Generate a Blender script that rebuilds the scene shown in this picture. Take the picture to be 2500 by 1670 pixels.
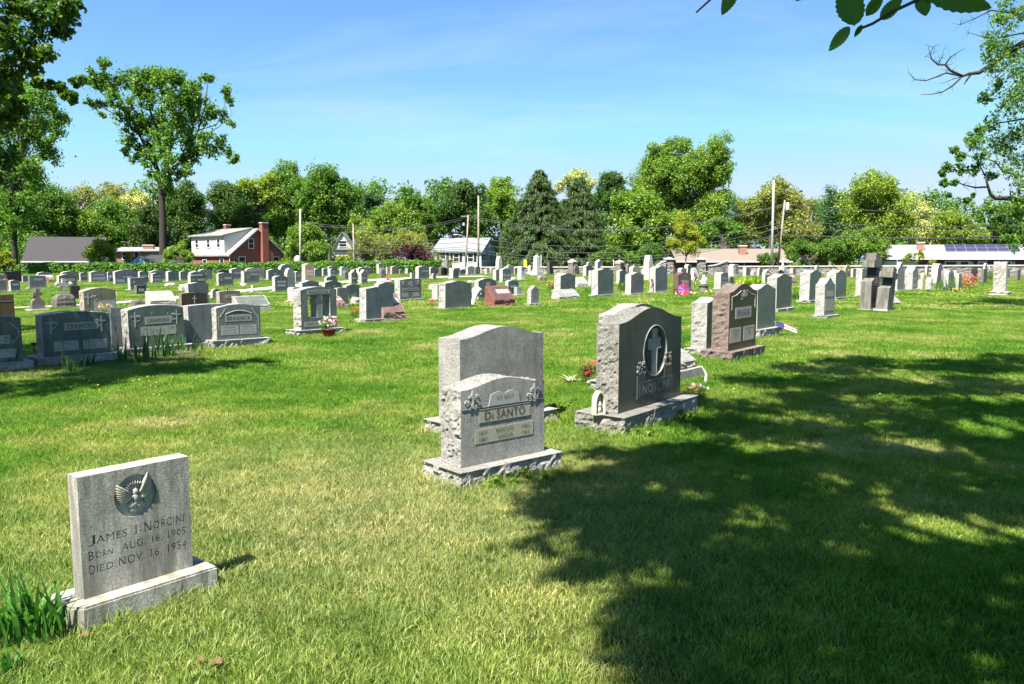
import bpy, math, random
import numpy as np
from mathutils import Vector, Matrix, noise
R = math.radians
for o in list(bpy.data.objects): bpy.data.objects.remove(o)
SC = bpy.context.scene
C = SC.collection
# ---------------- camera ----------------
CAMH = 1.8; F = 1944.0; CX = 1250.0; CY = 835.0; PITCH = math.atan(203.0/F)
cp, sp = math.cos(PITCH), math.sin(PITCH)
cam = bpy.data.objects.new('camera', bpy.data.cameras.new('camera')); C.objects.link(cam)
cam.location = (0, 0, CAMH); cam.rotation_euler = (math.pi/2-PITCH, 0, 0)
cam.data.sensor_width = 36; cam.data.lens = 36*F/2500; cam.data.clip_start = .05; cam.data.clip_end = 3000
SC.camera = cam
# ---------------- light ----------------
SUN_EL = R(58); SH = Vector((-.530, -.848)).normalized()          # horizontal direction towards the sun
SUNV = Vector((SH.x*math.cos(SUN_EL), SH.y*math.cos(SUN_EL), math.sin(SUN_EL)))
COT = 1/math.tan(SUN_EL)
sl = bpy.data.lights.new('sun', 'SUN'); sl.energy = 5.0; sl.angle = R(.53); sl.color = (1, .94, .83)
so = bpy.data.objects.new('sun', sl); C.objects.link(so); so.location = (0, 0, 60)
so.rotation_euler = SUNV.to_track_quat('Z', 'Y').to_euler()
W = bpy.data.worlds.new('World'); SC.world = W; W.use_nodes = True
wn = W.node_tree; N = wn.nodes; L = wn.links
bg = N['Background']; bg.inputs['Strength'].default_value = .05
sky = N.new('ShaderNodeTexSky'); sky.sky_type = 'NISHITA'; sky.sun_disc = False
sky.sun_elevation = SUN_EL; sky.sun_rotation = math.atan2(SH.x, SH.y); sky.air_density = 1.0; sky.dust_density = .25; sky.ozone_density = 1.4; sky.altitude = 100
tc = N.new('ShaderNodeTexCoord'); sx = N.new('ShaderNodeSeparateXYZ'); L.new(tc.outputs['Generated'], sx.inputs[0])
def wmath(op, a, b):
    n = N.new('ShaderNodeMath'); n.operation = op
    for i, v in enumerate((a, b)):
        if hasattr(v, 'node'): L.new(v, n.inputs[i])
        else: n.inputs[i].default_value = v
    return n.outputs[0]
zz = wmath('ADD', wmath('MAXIMUM', sx.outputs[2], 0), .12)
cb = N.new('ShaderNodeCombineXYZ'); L.new(wmath('DIVIDE', sx.outputs[0], zz), cb.inputs[0]); L.new(wmath('DIVIDE', sx.outputs[1], zz), cb.inputs[1])
mp = N.new('ShaderNodeMapping'); mp.inputs['Scale'].default_value = (.35, 1.0, 1); mp.inputs['Rotation'].default_value = (0, 0, R(24)); L.new(cb.outputs[0], mp.inputs[0])
cn = N.new('ShaderNodeTexNoise'); cn.inputs['Scale'].default_value = 1.1; cn.inputs['Detail'].default_value = 7; cn.inputs['Roughness'].default_value = .62; cn.inputs['Distortion'].default_value = .6
L.new(mp.outputs[0], cn.inputs['Vector'])
cr = N.new('ShaderNodeValToRGB'); cr.color_ramp.elements[0].position = .50; cr.color_ramp.elements[0].color = (0, 0, 0, 1); cr.color_ramp.elements[1].position = .80; cr.color_ramp.elements[1].color = (.36, .36, .36, 1)
L.new(cn.outputs['Fac'], cr.inputs[0])
tint = N.new('ShaderNodeMixRGB'); tint.blend_type = 'MULTIPLY'; tint.inputs[0].default_value = 1; tint.inputs[2].default_value = (.73, 1.02, 1.4, 1); L.new(sky.outputs[0], tint.inputs[1])
mx = N.new('ShaderNodeMixRGB'); lim = N.new('ShaderNodeMixRGB'); lim.blend_type = 'DARKEN'; lim.inputs[0].default_value = 1; lim.inputs[2].default_value = (3.9, 5.0, 6.2, 1); L.new(tint.outputs[0], lim.inputs[1])
L.new(cr.outputs[0], mx.inputs[0]); L.new(lim.outputs[0], mx.inputs[1]); mx.inputs[2].default_value = (5.2, 5.9, 6.4, 1)
L.new(mx.outputs[0], bg.inputs['Color'])
SC.view_settings.view_transform = 'Standard'; SC.view_settings.look = 'None'; SC.view_settings.gamma = 1; SC.view_settings.exposure = 1.80
SC.render.resolution_x = 1024; SC.render.resolution_y = 684
SC.render.engine = 'CYCLES'
SC.cycles.max_bounces = 6; SC.cycles.transparent_max_bounces = 6

# ---------------- camera geometry helpers: where in the world a thing seen in the photo stands ----------------
def ray(x, y):
    a = (x-CX)/F; b = (CY-y)/F
    return Vector((a, cp+b*sp, -sp+b*cp))
def wall_y(x):
    "plan distance of the cemetery's boundary wall in the direction of image column x"
    return 93.9/(1+.3*(x-CX)/F)
def gpt(x, y, z=0.0):
    d = ray(x, y); t = (z-CAMH)/d.z; lim = wall_y(x)-.9 if x > 1165 else 95.2
    if t <= 0 or d.y*t > lim: return Vector(((x-CX)/F*(lim*cp+(CAMH-z)*sp), lim, z))
    return Vector((d.x*t, d.y*t, z))
def apt(x, y, Y):
    d = ray(x, y); t = Y/d.y
    return Vector((d.x*t, Y, CAMH+d.z*t))
def height_at(P, y):
    "height z at the plan position P that is seen at image row y"
    b = (CY-y)/F; k = (-sp+b*cp)/(cp+b*sp)
    return CAMH+k*P[1]
def along(P, e, x, z):
    a = (x-CX)/F; k = (CAMH-z)*sp
    den = e[0]-a*e[1]*cp
    return (a*(P[1]*cp+k)-P[0])/den
def ground_z(x, y):
    "lawn is level; the land falls a little beyond the road"
    return 0.0 if y < 96.5 else -min(1.2, (y-96.5)*.12)

# ---------------- materials ----------------
MATS = {}
AK = .74      # real-world albedos for this exposure
def ramp(nt, fac, stops):
    r = nt.nodes.new('ShaderNodeValToRGB'); e = r.color_ramp.elements
    while len(e) < len(stops): e.new(.5)
    for i, (p, c) in enumerate(stops): e[i].position = p; e[i].color = (c[0], c[1], c[2], 1)
    nt.links.new(fac, r.inputs[0]); return r.outputs[0]
def tex(nt, kind, scale, coord, detail=4, rough=.55):
    n = nt.nodes.new(kind); n.inputs['Scale'].default_value = scale
    if 'Detail' in n.inputs: n.inputs['Detail'].default_value = detail
    if kind == 'ShaderNodeTexNoise': n.inputs['Roughness'].default_value = rough
    nt.links.new(coord, n.inputs['Vector']); return n
def mixc(nt, fac, a, b, mode='MIX'):
    m = nt.nodes.new('ShaderNodeMixRGB'); m.blend_type = mode
    for i, v in enumerate((fac, a, b)):
        if hasattr(v, 'node'): nt.links.new(v, m.inputs[i])
        elif i == 0: m.inputs[0].default_value = v
        else: m.inputs[i].default_value = (v[0], v[1], v[2], 1)
    return m.outputs[0]
def newmat(name):
    m = bpy.data.materials.new(name); m.use_nodes = True; nt = m.node_tree; p = nt.nodes['Principled BSDF']
    t = nt.nodes.new('ShaderNodeTexCoord'); MATS[name] = m
    return m, nt, p, t.outputs['Object']
def bump(nt, p, h, strength, dist):
    b = nt.nodes.new('ShaderNodeBump'); b.inputs['Strength'].default_value = strength; b.inputs['Distance'].default_value = dist
    nt.links.new(h, b.inputs['Height']); nt.links.new(b.outputs[0], p.inputs['Normal'])
def dull(c, k): return tuple(v*k for v in c)
def m_stone(name, c, speck=.45, scale=160, rough=.6, bmp=.0, stain=.25, bscale=28, sc=(.55, 1.5), dirt=None):
    c = (c[0]*1.02*AK, c[1]*1.0*AK, c[2]*.95*AK)
    if dirt: dirt = dull(dirt, AK)
    if name.endswith('_rock'): c = dull(c, 1.25)
    m, nt, p, co = newmat(name)
    n1 = tex(nt, 'ShaderNodeTexNoise', scale, co, 2, .7)
    s = ramp(nt, n1.outputs['Fac'], [(.36, dull(c, 1-speck)), (.5, c), (.66, dull(c, 1+speck*.9))])
    n2 = tex(nt, 'ShaderNodeTexNoise', 2.2, co, 6, .65)
    st = ramp(nt, n2.outputs['Fac'], [(.34, (1-stain,)*3), (.62, (1.0, 1.0, 1.0))])
    col = mixc(nt, 1, s, st, 'MULTIPLY')
    if name.endswith('_face'):
        mq = nt.nodes.new('ShaderNodeMapping'); mq.inputs['Scale'].default_value = (13, 13, 1.3); nt.links.new(co, mq.inputs[0])
        n5 = tex(nt, 'ShaderNodeTexNoise', 1.0, mq.outputs[0], 6, .7); n6 = tex(nt, 'ShaderNodeTexNoise', 7, co, 6, .75)
        col = mixc(nt, 1, col, ramp(nt, n5.outputs['Fac'], [(.48, (1, 1, 1)), (.72, (.66, .66, .63))]), 'MULTIPLY'); col = mixc(nt, 1, col, ramp(nt, n6.outputs['Fac'], [(.40, (.84, .85, .83)), (.56, (1, 1, 1)), (.72, (1.16, 1.16, 1.13))]), 'MULTIPLY')
    if dirt:
        mpn = nt.nodes.new('ShaderNodeMapping'); mpn.inputs['Scale'].default_value = (9, 9, 1.4); nt.links.new(co, mpn.inputs[0])
        n4 = tex(nt, 'ShaderNodeTexNoise', 1.0, mpn.outputs[0], 7, .7)
        f = ramp(nt, n4.outputs['Fac'], [(.40, (0, 0, 0)), (.62, (.9, .9, .9))])
        col = mixc(nt, f, col, dirt)
    nt.links.new(col, p.inputs['Base Color']); p.inputs['Roughness'].default_value = rough; p.inputs['Specular IOR Level'].default_value = .35
    if bmp:
        n3 = tex(nt, 'ShaderNodeTexNoise', bscale, co, 7, .74); h = n3.outputs['Fac']
        if bmp > .02:
            nd = nt.nodes.new('ShaderNodeMixRGB'); nd.inputs[0].default_value = .25; nt.links.new(co, nd.inputs[1]); nt.links.new(n3.outputs['Color'], nd.inputs[2])
            v = nt.nodes.new('ShaderNodeTexVoronoi'); v.inputs['Scale'].default_value = 17; nt.links.new(nd.outputs[0], v.inputs['Vector'])
            mm = nt.nodes.new('ShaderNodeMath'); mm.operation = 'MULTIPLY_ADD'; mm.inputs[1].default_value = .7; nt.links.new(v.outputs['Distance'], mm.inputs[0]); nt.links.new(h, mm.inputs[2]); h = mm.outputs[0]
        bump(nt, p, h, 1.0, bmp)
    return m
SK = {}   # stone kinds: (rock material, polished face material)
for k, rc, fc in [('grey', (.53, .525, .51), (.20, .222, .225)),
                  ('granite', (.56, .55, .53), (.37, .37, .365)), ('light', (.52, .51, .48), (.36, .365, .355)),
                  ('green', (.53, .525, .51), (.125, .165, .162)), ('blue', (.53, .53, .525), (.15, .18, .215)),
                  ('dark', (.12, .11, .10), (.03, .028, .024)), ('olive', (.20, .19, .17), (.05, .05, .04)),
                  ('mahogany', (.32, .245, .225), (.07, .052, .038)),
                  ('pink', (.40, .27, .25), (.28, .17, .155)), ('red', (.30, .12, .10), (.20, .12, .11)), ('tan', (.56, .46, .37), (.44, .33, .235)),
                  ('brown', (.16, .10, .065), (.13, .08, .05)), ('taupe', (.48, .42, .36), (.27, .24, .20)),
                  ('white', (.60, .585, .55), (.50, .50, .48)), ('mid', (.50, .495, .48), (.20, .215, .22)), ('shade', (.40, .395, .37), (.10, .105, .095))]:  # 'shade' is granite with the tree's shade put into its colour
    SK[k] = (m_stone(k+'_rock', rc, .35, 60, .9, .035, .3), m_stone(k+'_face', fc, .6, 170, .38 if k not in ('light', 'white') else .7, .0, .26))
SK['old'] = (m_stone('old_stone', (.27, .26, .24), .3, 90, .95, .006, .35, 60, dirt=(.10, .095, .08)),)*2
SK['marble'] = (m_stone('weathered_marble', (.70, .68, .62), .3, 110, .9, .006, .5, 90, dirt=(.21, .20, .175)),)*2
M_BASEM = m_stone('base_marble', (.72, .70, .64), .2, 80, .9, .006, .6, 50, dirt=(.19, .185, .13))
M_PANEL = m_stone('panel', (.36, .385, .375), .3, 260, .8, 0, .1)
M_PANELT = m_stone('panel_tan', (.36, .36, .285), .25, 260, .8, 0, .15)
M_PANELP = m_stone('panel_pink', (.50, .42, .39), .3, 260, .8, 0, .1)
M_INK = m_stone('letter', (.055, .055, .05), .2, 100, .9, 0, .1)
M_INKW = m_stone('light_letter', (.52, .54, .52), .2, 100, .9, 0, .1)
M_INKG = m_stone('grey_letter', (.13, .135, .13), .2, 100, .9, 0, .1)
def flat(name, c, rough=.6, c2=None, scale=8, bmp=0, metal=0):
    c = dull(c, AK); c2 = dull(c2, AK) if c2 else None
    m, nt, p, co = newmat(name)
    n = tex(nt, 'ShaderNodeTexNoise', scale, co, 5, .6)
    nt.links.new(ramp(nt, n.outputs['Fac'], [(.35, dull(c, .82)), (.65, c2 or dull(c, 1.12))]), p.inputs['Base Color'])
    p.inputs['Roughness'].default_value = rough; p.inputs['Metallic'].default_value = metal
    if bmp: bump(nt, p, n.outputs['Fac'], 1, bmp)
    return m
def leafmat(name, c, var=.45, trans=.35, c2=None):
    m = bpy.data.materials.new(name); m.use_nodes = True; nt = m.node_tree; MATS[name] = m
    p = nt.nodes['Principled BSDF']; out = nt.nodes['Material Output']; g = nt.nodes.new('ShaderNodeNewGeometry')
    c = dull(c, AK*1.2); c2 = c2 or (c[0]*1.5, c[1]*1.25, c[2]*1.0)
    a = ramp(nt, g.outputs['Random Per Island'], [(0, dull(c, 1-var)), (.5, c), (1, c2)])
    n = tex(nt, 'ShaderNodeTexNoise', .55, g.outputs['Position'], 3)
    b = ramp(nt, n.outputs['Fac'], [(.35, (.72, .80, .75)), (.65, (1.22, 1.12, 1.05))])
    col = mixc(nt, 1, a, b, 'MULTIPLY')
    nt.links.new(col, p.inputs['Base Color']); p.inputs['Roughness'].default_value = .5; p.inputs['Specular IOR Level'].default_value = .3
    t = nt.nodes.new('ShaderNodeBsdfTranslucent'); nt.links.new(mixc(nt, 1, col, (1.5, 1.7, .5), 'MULTIPLY'), t.inputs[0])
    ms = nt.nodes.new('ShaderNodeMixShader'); ms.inputs[0].default_value = trans
    nt.links.new(p.outputs[0], ms.inputs[1]); nt.links.new(t.outputs[0], ms.inputs[2]); nt.links.new(ms.outputs[0], out.inputs[0])
    return m
LM = {k: leafmat('leaf_'+k, (c if k in ('purple', 'gold') else dull(c, 1.45))) for k, c in dict(dark=(.042, .095, .018), mid=(.070, .152, .022), bright=(.105, .19, .026), yellow=(.15, .225, .032), olive=(.17, .20, .055),
      pale=(.30, .34, .16), conifer=(.036, .072, .018), purple=(.07, .02, .032), gold=(.27, .33, .035), hedge=(.06, .145, .018), near=(.06, .12, .022), teal=(.05, .12, .045)).items()}
M_BARK = flat('bark', (.085, .07, .058), .95, (.14, .12, .10), 6, .03)
M_BARKL = flat('pale_bark', (.22, .19, .16), .95, (.30, .27, .23), 6, .02)
M_BARKD = flat('dark_bark', (.035, .028, .024), .95, (.05, .04, .035), 6, .01)

# ---------------- mesh building ----------------
class MB:
    def __init__(s): s.v = []; s.f = []; s.m = []
    def add(s, vs, fs, mi=0):
        o = len(s.v); s.v.extend([tuple(v) for v in vs]); s.f.extend([tuple(i+o for i in f) for f in fs])
        s.m.extend([mi]*len(fs) if isinstance(mi, int) else mi); return s
    def box(s, x0, x1, y0, y1, z0, z1, mi=0):
        return s.add([(x0, y0, z0), (x1, y0, z0), (x1, y1, z0), (x0, y1, z0), (x0, y0, z1), (x1, y0, z1), (x1, y1, z1), (x0, y1, z1)],
                     [(0, 3, 2, 1), (4, 5, 6, 7), (0, 1, 5, 4), (1, 2, 6, 5), (2, 3, 7, 6), (3, 0, 4, 7)], mi)
    def tube(s, pts, rad, n=6, mi=0, cap=True):
        pts = [Vector(p) for p in pts]; rad = rad if hasattr(rad, '__len__') else [rad]*len(pts)
        o = len(s.v); up = Vector((.3, .2, 1)).normalized()
        for i, p in enumerate(pts):
            d = (pts[min(i+1, len(pts)-1)]-pts[max(i-1, 0)]).normalized()
            a = d.cross(up)
            if a.length < .1: a = d.cross(Vector((1, 0, 0)))
            a.normalize(); b = d.cross(a)
            for k in range(n):
                t = 2*math.pi*k/n; s.v.append(tuple(p+(a*math.cos(t)+b*math.sin(t))*rad[i]))
        for i in range(len(pts)-1):
            for k in range(n):
                s.f.append((o+i*n+k, o+i*n+(k+1) % n, o+(i+1)*n+(k+1) % n, o+(i+1)*n+k)); s.m.append(mi)
        if cap:
            s.f.append(tuple(o+k for k in range(n))[::-1]); s.f.append(tuple(o+(len(pts)-1)*n+k for k in range(n))); s.m += [mi, mi]
        return s
    def ball(s, c, r, n=8, mi=0, rz=None, jit=0, rng=random):
        rx, ry, rz = (r if hasattr(r, '__len__') else (r, r, rz or r)); o = len(s.v); m = max(3, n//2)
        s.v.append((c[0], c[1], c[2]+rz))
        for i in range(1, m):
            a = math.pi*i/m
            for k in range(n):
                t = 2*math.pi*k/n; j = 1+rng.uniform(-jit, jit)
                s.v.append((c[0]+rx*j*math.sin(a)*math.cos(t), c[1]+ry*j*math.sin(a)*math.sin(t), c[2]+rz*j*math.cos(a)))
        s.v.append((c[0], c[1], c[2]-rz)); e = len(s.v)-1
        for k in range(n):
            s.f.append((o, o+1+k, o+1+(k+1) % n)); s.m.append(mi)
            s.f.append((e, o+1+(m-2)*n+(k+1) % n, o+1+(m-2)*n+k)); s.m.append(mi)
            for i in range(m-2):
                a = o+1+i*n; s.f.append((a+k, a+n+k, a+n+(k+1) % n, a+(k+1) % n)); s.m.append(mi)
        return s
    def lathe(s, c, prof, n=12, mi=0):
        o = len(s.v)
        for r, z in prof:
            for k in range(n):
                t = 2*math.pi*k/n; s.v.append((c[0]+r*math.cos(t), c[1]+r*math.sin(t), c[2]+z))
        for i in range(len(prof)-1):
            for k in range(n): s.f.append((o+i*n+k, o+i*n+(k+1) % n, o+(i+1)*n+(k+1) % n, o+(i+1)*n+k)); s.m.append(mi)
        s.f.append(tuple(o+k for k in range(n))[::-1]); s.f.append(tuple(o+(len(prof)-1)*n+k for k in range(n))); s.m += [mi, mi]
        return s
    def prism(s, prof, a0, a1, axis='y', nsub=1, amp=0, seed=1, capm=0, ringm=0, keepflat=None):
        "extrude a 2-D outline; amp roughens the rings between the two caps (rock-pitched stone)"
        rng = random.Random(seed); n = len(prof); o = len(s.v); cx = sum(p[0] for p in prof)/n; cz = sum(p[1] for p in prof)/n
        for i in range(nsub+1):
            t = i/nsub; a = a0+(a1-a0)*t
            for (x, z) in prof:
                if amp and 0 < i < nsub and not (keepflat and keepflat(x, z)):
                    q = noise.noise(Vector((x*8+seed, a*8, z*8)))*.8+(noise.cell(Vector((x*15+noise.noise(Vector((x*11, a*11, z*11)))*1.5, a*15+seed, z*15+noise.noise(Vector((z*9, a*9, x*9)))*1.5)))-.5)*.6+rng.uniform(-.25, .25)
                    dx, dz = x-cx, z-cz; l = math.hypot(dx, dz) or 1; k = amp*(q-.35); x += dx/l*k; z += dz/l*k; aa = a+(a1-a0)/nsub*rng.uniform(-.25, .25)
                else: aa = a
                s.v.append((x, aa, z) if axis == 'y' else (x, z, aa) if axis == 'z' else (aa, x, z))
        for i in range(nsub):
            for k in range(n):
                s.f.append((o+i*n+k, o+(i+1)*n+k, o+(i+1)*n+(k+1) % n, o+i*n+(k+1) % n)); s.m.append(ringm)
        s.f.append(tuple(o+k for k in range(n))); s.f.append(tuple(o+nsub*n+k for k in range(n))[::-1]); s.m += [capm, capm]
        return s
    def obj(s, name, mats, parent=None, loc=(0, 0, 0), smooth=False, fixn=True):
        me = bpy.data.meshes.new(name); me.from_pydata(s.v, [], s.f)
        for m in (mats if isinstance(mats, (list, tuple)) else [mats]): me.materials.append(m)
        me.polygons.foreach_set('material_index', s.m)
        if smooth: me.polygons.foreach_set('use_smooth', [True]*len(s.f))
        me.update()
        if fixn:
            import bmesh
            b = bmesh.new(); b.from_mesh(me); bmesh.ops.recalc_face_normals(b, faces=b.faces); b.to_mesh(me); b.free()
        o = bpy.data.objects.new(name, me); C.objects.link(o); o.location = loc
        if parent: o.parent = parent
        return o
def tag(o, label=None, cat=None, group=None, kind=None):
    if label: o['label'] = label
    if cat: o['category'] = cat
    if group: o['group'] = group
    if kind: o['kind'] = kind
    return o
def empty(name, loc, rz=0, label=None, cat=None, group=None):
    o = bpy.data.objects.new(name, None); C.objects.link(o); o.location = loc; o.rotation_euler = (0, 0, rz); o.empty_display_size = .2
    return tag(o, label, cat, group)
def np_mesh(name, V, Q, mat, parent=None, k=4):
    V = np.asarray(V, dtype=np.float32).reshape(-1, 3); Q = np.asarray(Q, dtype=np.int32).reshape(-1, k)
    me = bpy.data.meshes.new(name); me.vertices.add(len(V)); me.vertices.foreach_set('co', V.ravel())
    me.loops.add(Q.size); me.loops.foreach_set('vertex_index', Q.ravel())
    me.polygons.add(len(Q)); me.polygons.foreach_set('loop_start', np.arange(0, Q.size, k, dtype=np.int32))
    me.materials.append(mat); me.update(calc_edges=True); me.validate()
    o = bpy.data.objects.new(name, me); C.objects.link(o)
    if parent: o.parent = parent
    return o
TXT = {}
def text_geo(s, off=0.0):
    key = s; s = (s, off)
    if s not in TXT:
        cu = bpy.data.curves.new('t', 'FONT'); cu.body = key; cu.offset = off; cu.resolution_u = 3; cu.space_character = 1.12
        o = bpy.data.objects.new('t', cu); me = o.to_mesh()
        v = [tuple(q.co) for q in me.vertices]; f = [tuple(p.vertices) for p in me.polygons]; o.to_mesh_clear()
        bpy.data.objects.remove(o); bpy.data.curves.remove(cu)
        TXT[s] = (v, f)
    return TXT[s]
def add_text(mb, s, x0, x1, z0, z1, y, mi=0, depth=None):
    v, f = text_geo(s)
    if not v: return
    a0 = min(p[0] for p in v); a1 = max(p[0] for p in v); b0 = min(p[1] for p in v); b1 = max(p[1] for p in v)
    kx = (x1-x0)/(a1-a0 or 1); kz = (z1-z0)/(b1-b0 or 1)
    P = [(x0+(p[0]-a0)*kx, y, z0+(p[1]-b0)*kz) for p in v]
    mb.add(P, f, mi)
# ================= GROUND =================
def m_ground():
    m, nt, p, co = newmat('lawn')
    g = nt.nodes.new('ShaderNodeNewGeometry').outputs['Position']
    n1 = tex(nt, 'ShaderNodeTexNoise', .35, g, 5, .6); n2 = tex(nt, 'ShaderNodeTexNoise', 9, g, 6, .75); n3 = tex(nt, 'ShaderNodeTexNoise', 60, g, 3, .7)
    a = ramp(nt, n1.outputs['Fac'], [(.35, (.037, .074, .008)), (.52, (.063, .096, .014)), (.68, (.126, .12, .042))])
    b = ramp(nt, n2.outputs['Fac'], [(.3, (.5, .55, .5)), (.7, (1.3, 1.25, 1.2))])
    c = ramp(nt, n3.outputs['Fac'], [(.3, (.55, .6, .5)), (.7, (1.25, 1.2, 1.2))])
    nt.links.new(mixc(nt, 1, mixc(nt, 1, a, b, 'MULTIPLY'), c, 'MULTIPLY'), p.inputs['Base Color']); p.inputs['Roughness'].default_value = .95; p.inputs['Specular IOR Level'].default_value = .1
    bump(nt, p, n2.outputs['Fac'], .6, .04)
    return m
M_LAWN = m_ground()
xs_ = list(np.linspace(-40, 40, 41))+[60, 100, 200, 500, 900]; xs_ = sorted(set([-x for x in xs_ if x > 40]+xs_))
ys_ = [-300, -60, -20, -10]+list(np.linspace(-6, 30, 37))+[34, 40, 50, 60, 70, 80, 90, 96.5, 106.5, 130, 160, 220, 400, 900]
gb = MB(); nx = len(xs_)
def gz(x, y): return ground_z(x, y)+(.012*noise.noise(Vector((x*.8, y*.8, 0))) if y < 34 and abs(x) < 40 else 0)-.01
gb.add([(x, y, gz(x, y)) for y in ys_ for x in xs_], [(j*nx+i, j*nx+i+1, (j+1)*nx+i+1, (j+1)*nx+i) for j in range(len(ys_)-1) for i in range(nx-1)])
tag(gb.obj('ground', M_LAWN, smooth=True), kind='structure')
# narrow concrete lane winding through the graves
LANE = [(-30, 27.6), (-18.2, 29.0), (-16.3, 31.2), (-15.4, 36), (-15.3, 41), (-14.9, 47), (-14.0, 58), (-11, 70), (-7.5, 78), (-2.6, 83)]
def strip(pts, hw):
    V = []
    for i, p in enumerate(pts):
        a = Vector(pts[max(i-1, 0)]); b = Vector(pts[min(i+1, len(pts)-1)]); d = (b-a).normalized(); n = Vector((-d.y, d.x))
        w = hw if not hasattr(hw, '__len__') else hw[i]
        V += [(p[0]+n.x*w, p[1]+n.y*w), (p[0]-n.x*w, p[1]-n.y*w)]
    return V
LW = [.35, .36, .4, .5, .6, .8, 1.1, 1.3, 1.5, 1.6]
sv = strip(LANE, LW); lb = MB()
lb.add([(x, y, .035) for x, y in sv]+[(x, y, -.03) for x, y in sv], [(2*i, 2*i+1, 2*i+3, 2*i+2) for i in range(len(LANE)-1)]+[(2*i, 2*i+2, 2*i+2+len(sv), 2*i+len(sv)) for i in range(len(LANE)-1)]+[(2*i+1, 2*i+3, 2*i+3+len(sv), 2*i+1+len(sv)) for i in range(len(LANE)-1)])
tag(lb.obj('path', flat('lane_concrete', (.50, .48, .43), .9, (.6, .58, .53), 1.2, .004)), kind='structure')
rb = MB(); rb.add([(-200, 80, -.19), (200, 80, -.19), (200, 87, -.55), (-200, 87, -.55)], [(0, 1, 2, 3)])
rb.v = [(x, y, ground_z(x, y)+.03) for x, y, z in rb.v]
rb.v = [(-200, 98, ground_z(0, 98)+.05), (200, 98, ground_z(0, 98)+.05), (200, 103, ground_z(0, 103)+.05), (-200, 103, ground_z(0, 103)+.05)]
tag(rb.obj('road', flat('asphalt', (.05, .05, .05), .9, (.065, .065, .063), 5, .004)), kind='structure')
def lane_near(x, y):
    best = 9
    for i in range(len(LANE)-1):
        a = Vector(LANE[i]); b = Vector(LANE[i+1]); p = Vector((x, y)); t = max(0, min(1, (p-a).dot(b-a)/(b-a).length_squared))
        best = min(best, (p-(a+(b-a)*t)).length-(LW[i]+(LW[i+1]-LW[i])*t))
    return best

# ================= BOUNDARY WALL =================
def m_rubble():
    m, nt, p, co = newmat('rubble_wall')
    mpn = nt.nodes.new('ShaderNodeMapping'); mpn.inputs['Scale'].default_value = (1.6, 1.6, 4.2); nt.links.new(co, mpn.inputs[0])
    v = nt.nodes.new('ShaderNodeTexVoronoi'); v.inputs['Scale'].default_value = 1.5; nt.links.new(mpn.outputs[0], v.inputs['Vector'])
    v2 = nt.nodes.new('ShaderNodeTexVoronoi'); v2.feature = 'DISTANCE_TO_EDGE'; v2.inputs['Scale'].default_value = 1.5; nt.links.new(mpn.outputs[0], v2.inputs['Vector'])
    s = nt.nodes.new('ShaderNodeSeparateColor'); nt.links.new(v.outputs['Color'], s.inputs[0])
    c = ramp(nt, s.outputs[0], [(0, (.12, .115, .11)), (.5, (.20, .19, .18)), (1, (.30, .285, .265))])
    e = ramp(nt, v2.outputs['Distance'], [(.0, (.30, .29, .27)), (.08, (1, 1, 1))])
    nt.links.new(mixc(nt, 1, c, e, 'MULTIPLY'), p.inputs['Base Color']); p.inputs['Roughness'].default_value = .95
    bump(nt, p, e, .7, .05)
    return m
M_RUB = m_rubble(); M_CAP = flat('wall_cap', (.50, .485, .45), .85, None, 2)
def wall(name, x0, x1, h0, h1, label):
    A = apt(x0, 660, wall_y(x0)); B = apt(x1, 660, wall_y(x1)); d = Vector((B.x-A.x, B.y-A.y, 0)); Ln = d.length; t = empty(name, (A.x, A.y, 0), math.atan2(d.y, d.x), label, 'wall')
    mb = MB(); n = max(2, int(Ln/.5)); rg = random.Random(5)
    H = lambda u: h0+(h1-h0)*u
    for s, yy in ((0, -.25), (1, .25)):
        vs = [(Ln*i/n, yy+(rg.uniform(-.04, .04)), -.1 if k == 0 else (H(i/n)-.13)*k/5) for k in range(6) for i in range(n+1)]
        mb.add(vs, [(k*(n+1)+i, k*(n+1)+i+1, (k+1)*(n+1)+i+1, (k+1)*(n+1)+i) for k in range(5) for i in range(n)])
    mb.add([(0, -.25, -.1), (0, .25, -.1), (0, .25, H(0)-.14), (0, -.25, H(0)-.14)], [(0, 1, 2, 3)]); mb.obj('rubble_masonry', M_RUB, t)
    cb = MB(); cb.add([(0, -.34, H(0)-.13), (Ln, -.34, H(1)-.13), (Ln, .34, H(1)-.13), (0, .34, H(0)-.13), (0, -.34, H(0)), (Ln, -.34, H(1)), (Ln, .34, H(1)), (0, .34, H(0))], [(0, 3, 2, 1), (4, 5, 6, 7), (0, 1, 5, 4), (1, 2, 6, 5), (2, 3, 7, 6), (3, 0, 4, 7)]); cb.obj('capstone', M_CAP, t)
wall('boundary_wall', 1176, 1618, .88, .98, 'long low rubble stone wall with pale cap, left of the gate pillars')
wall('boundary_wall', 1775, 2680, 1.04, 1.27, 'long low rubble stone wall with pale cap before the solar panel house')
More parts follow.
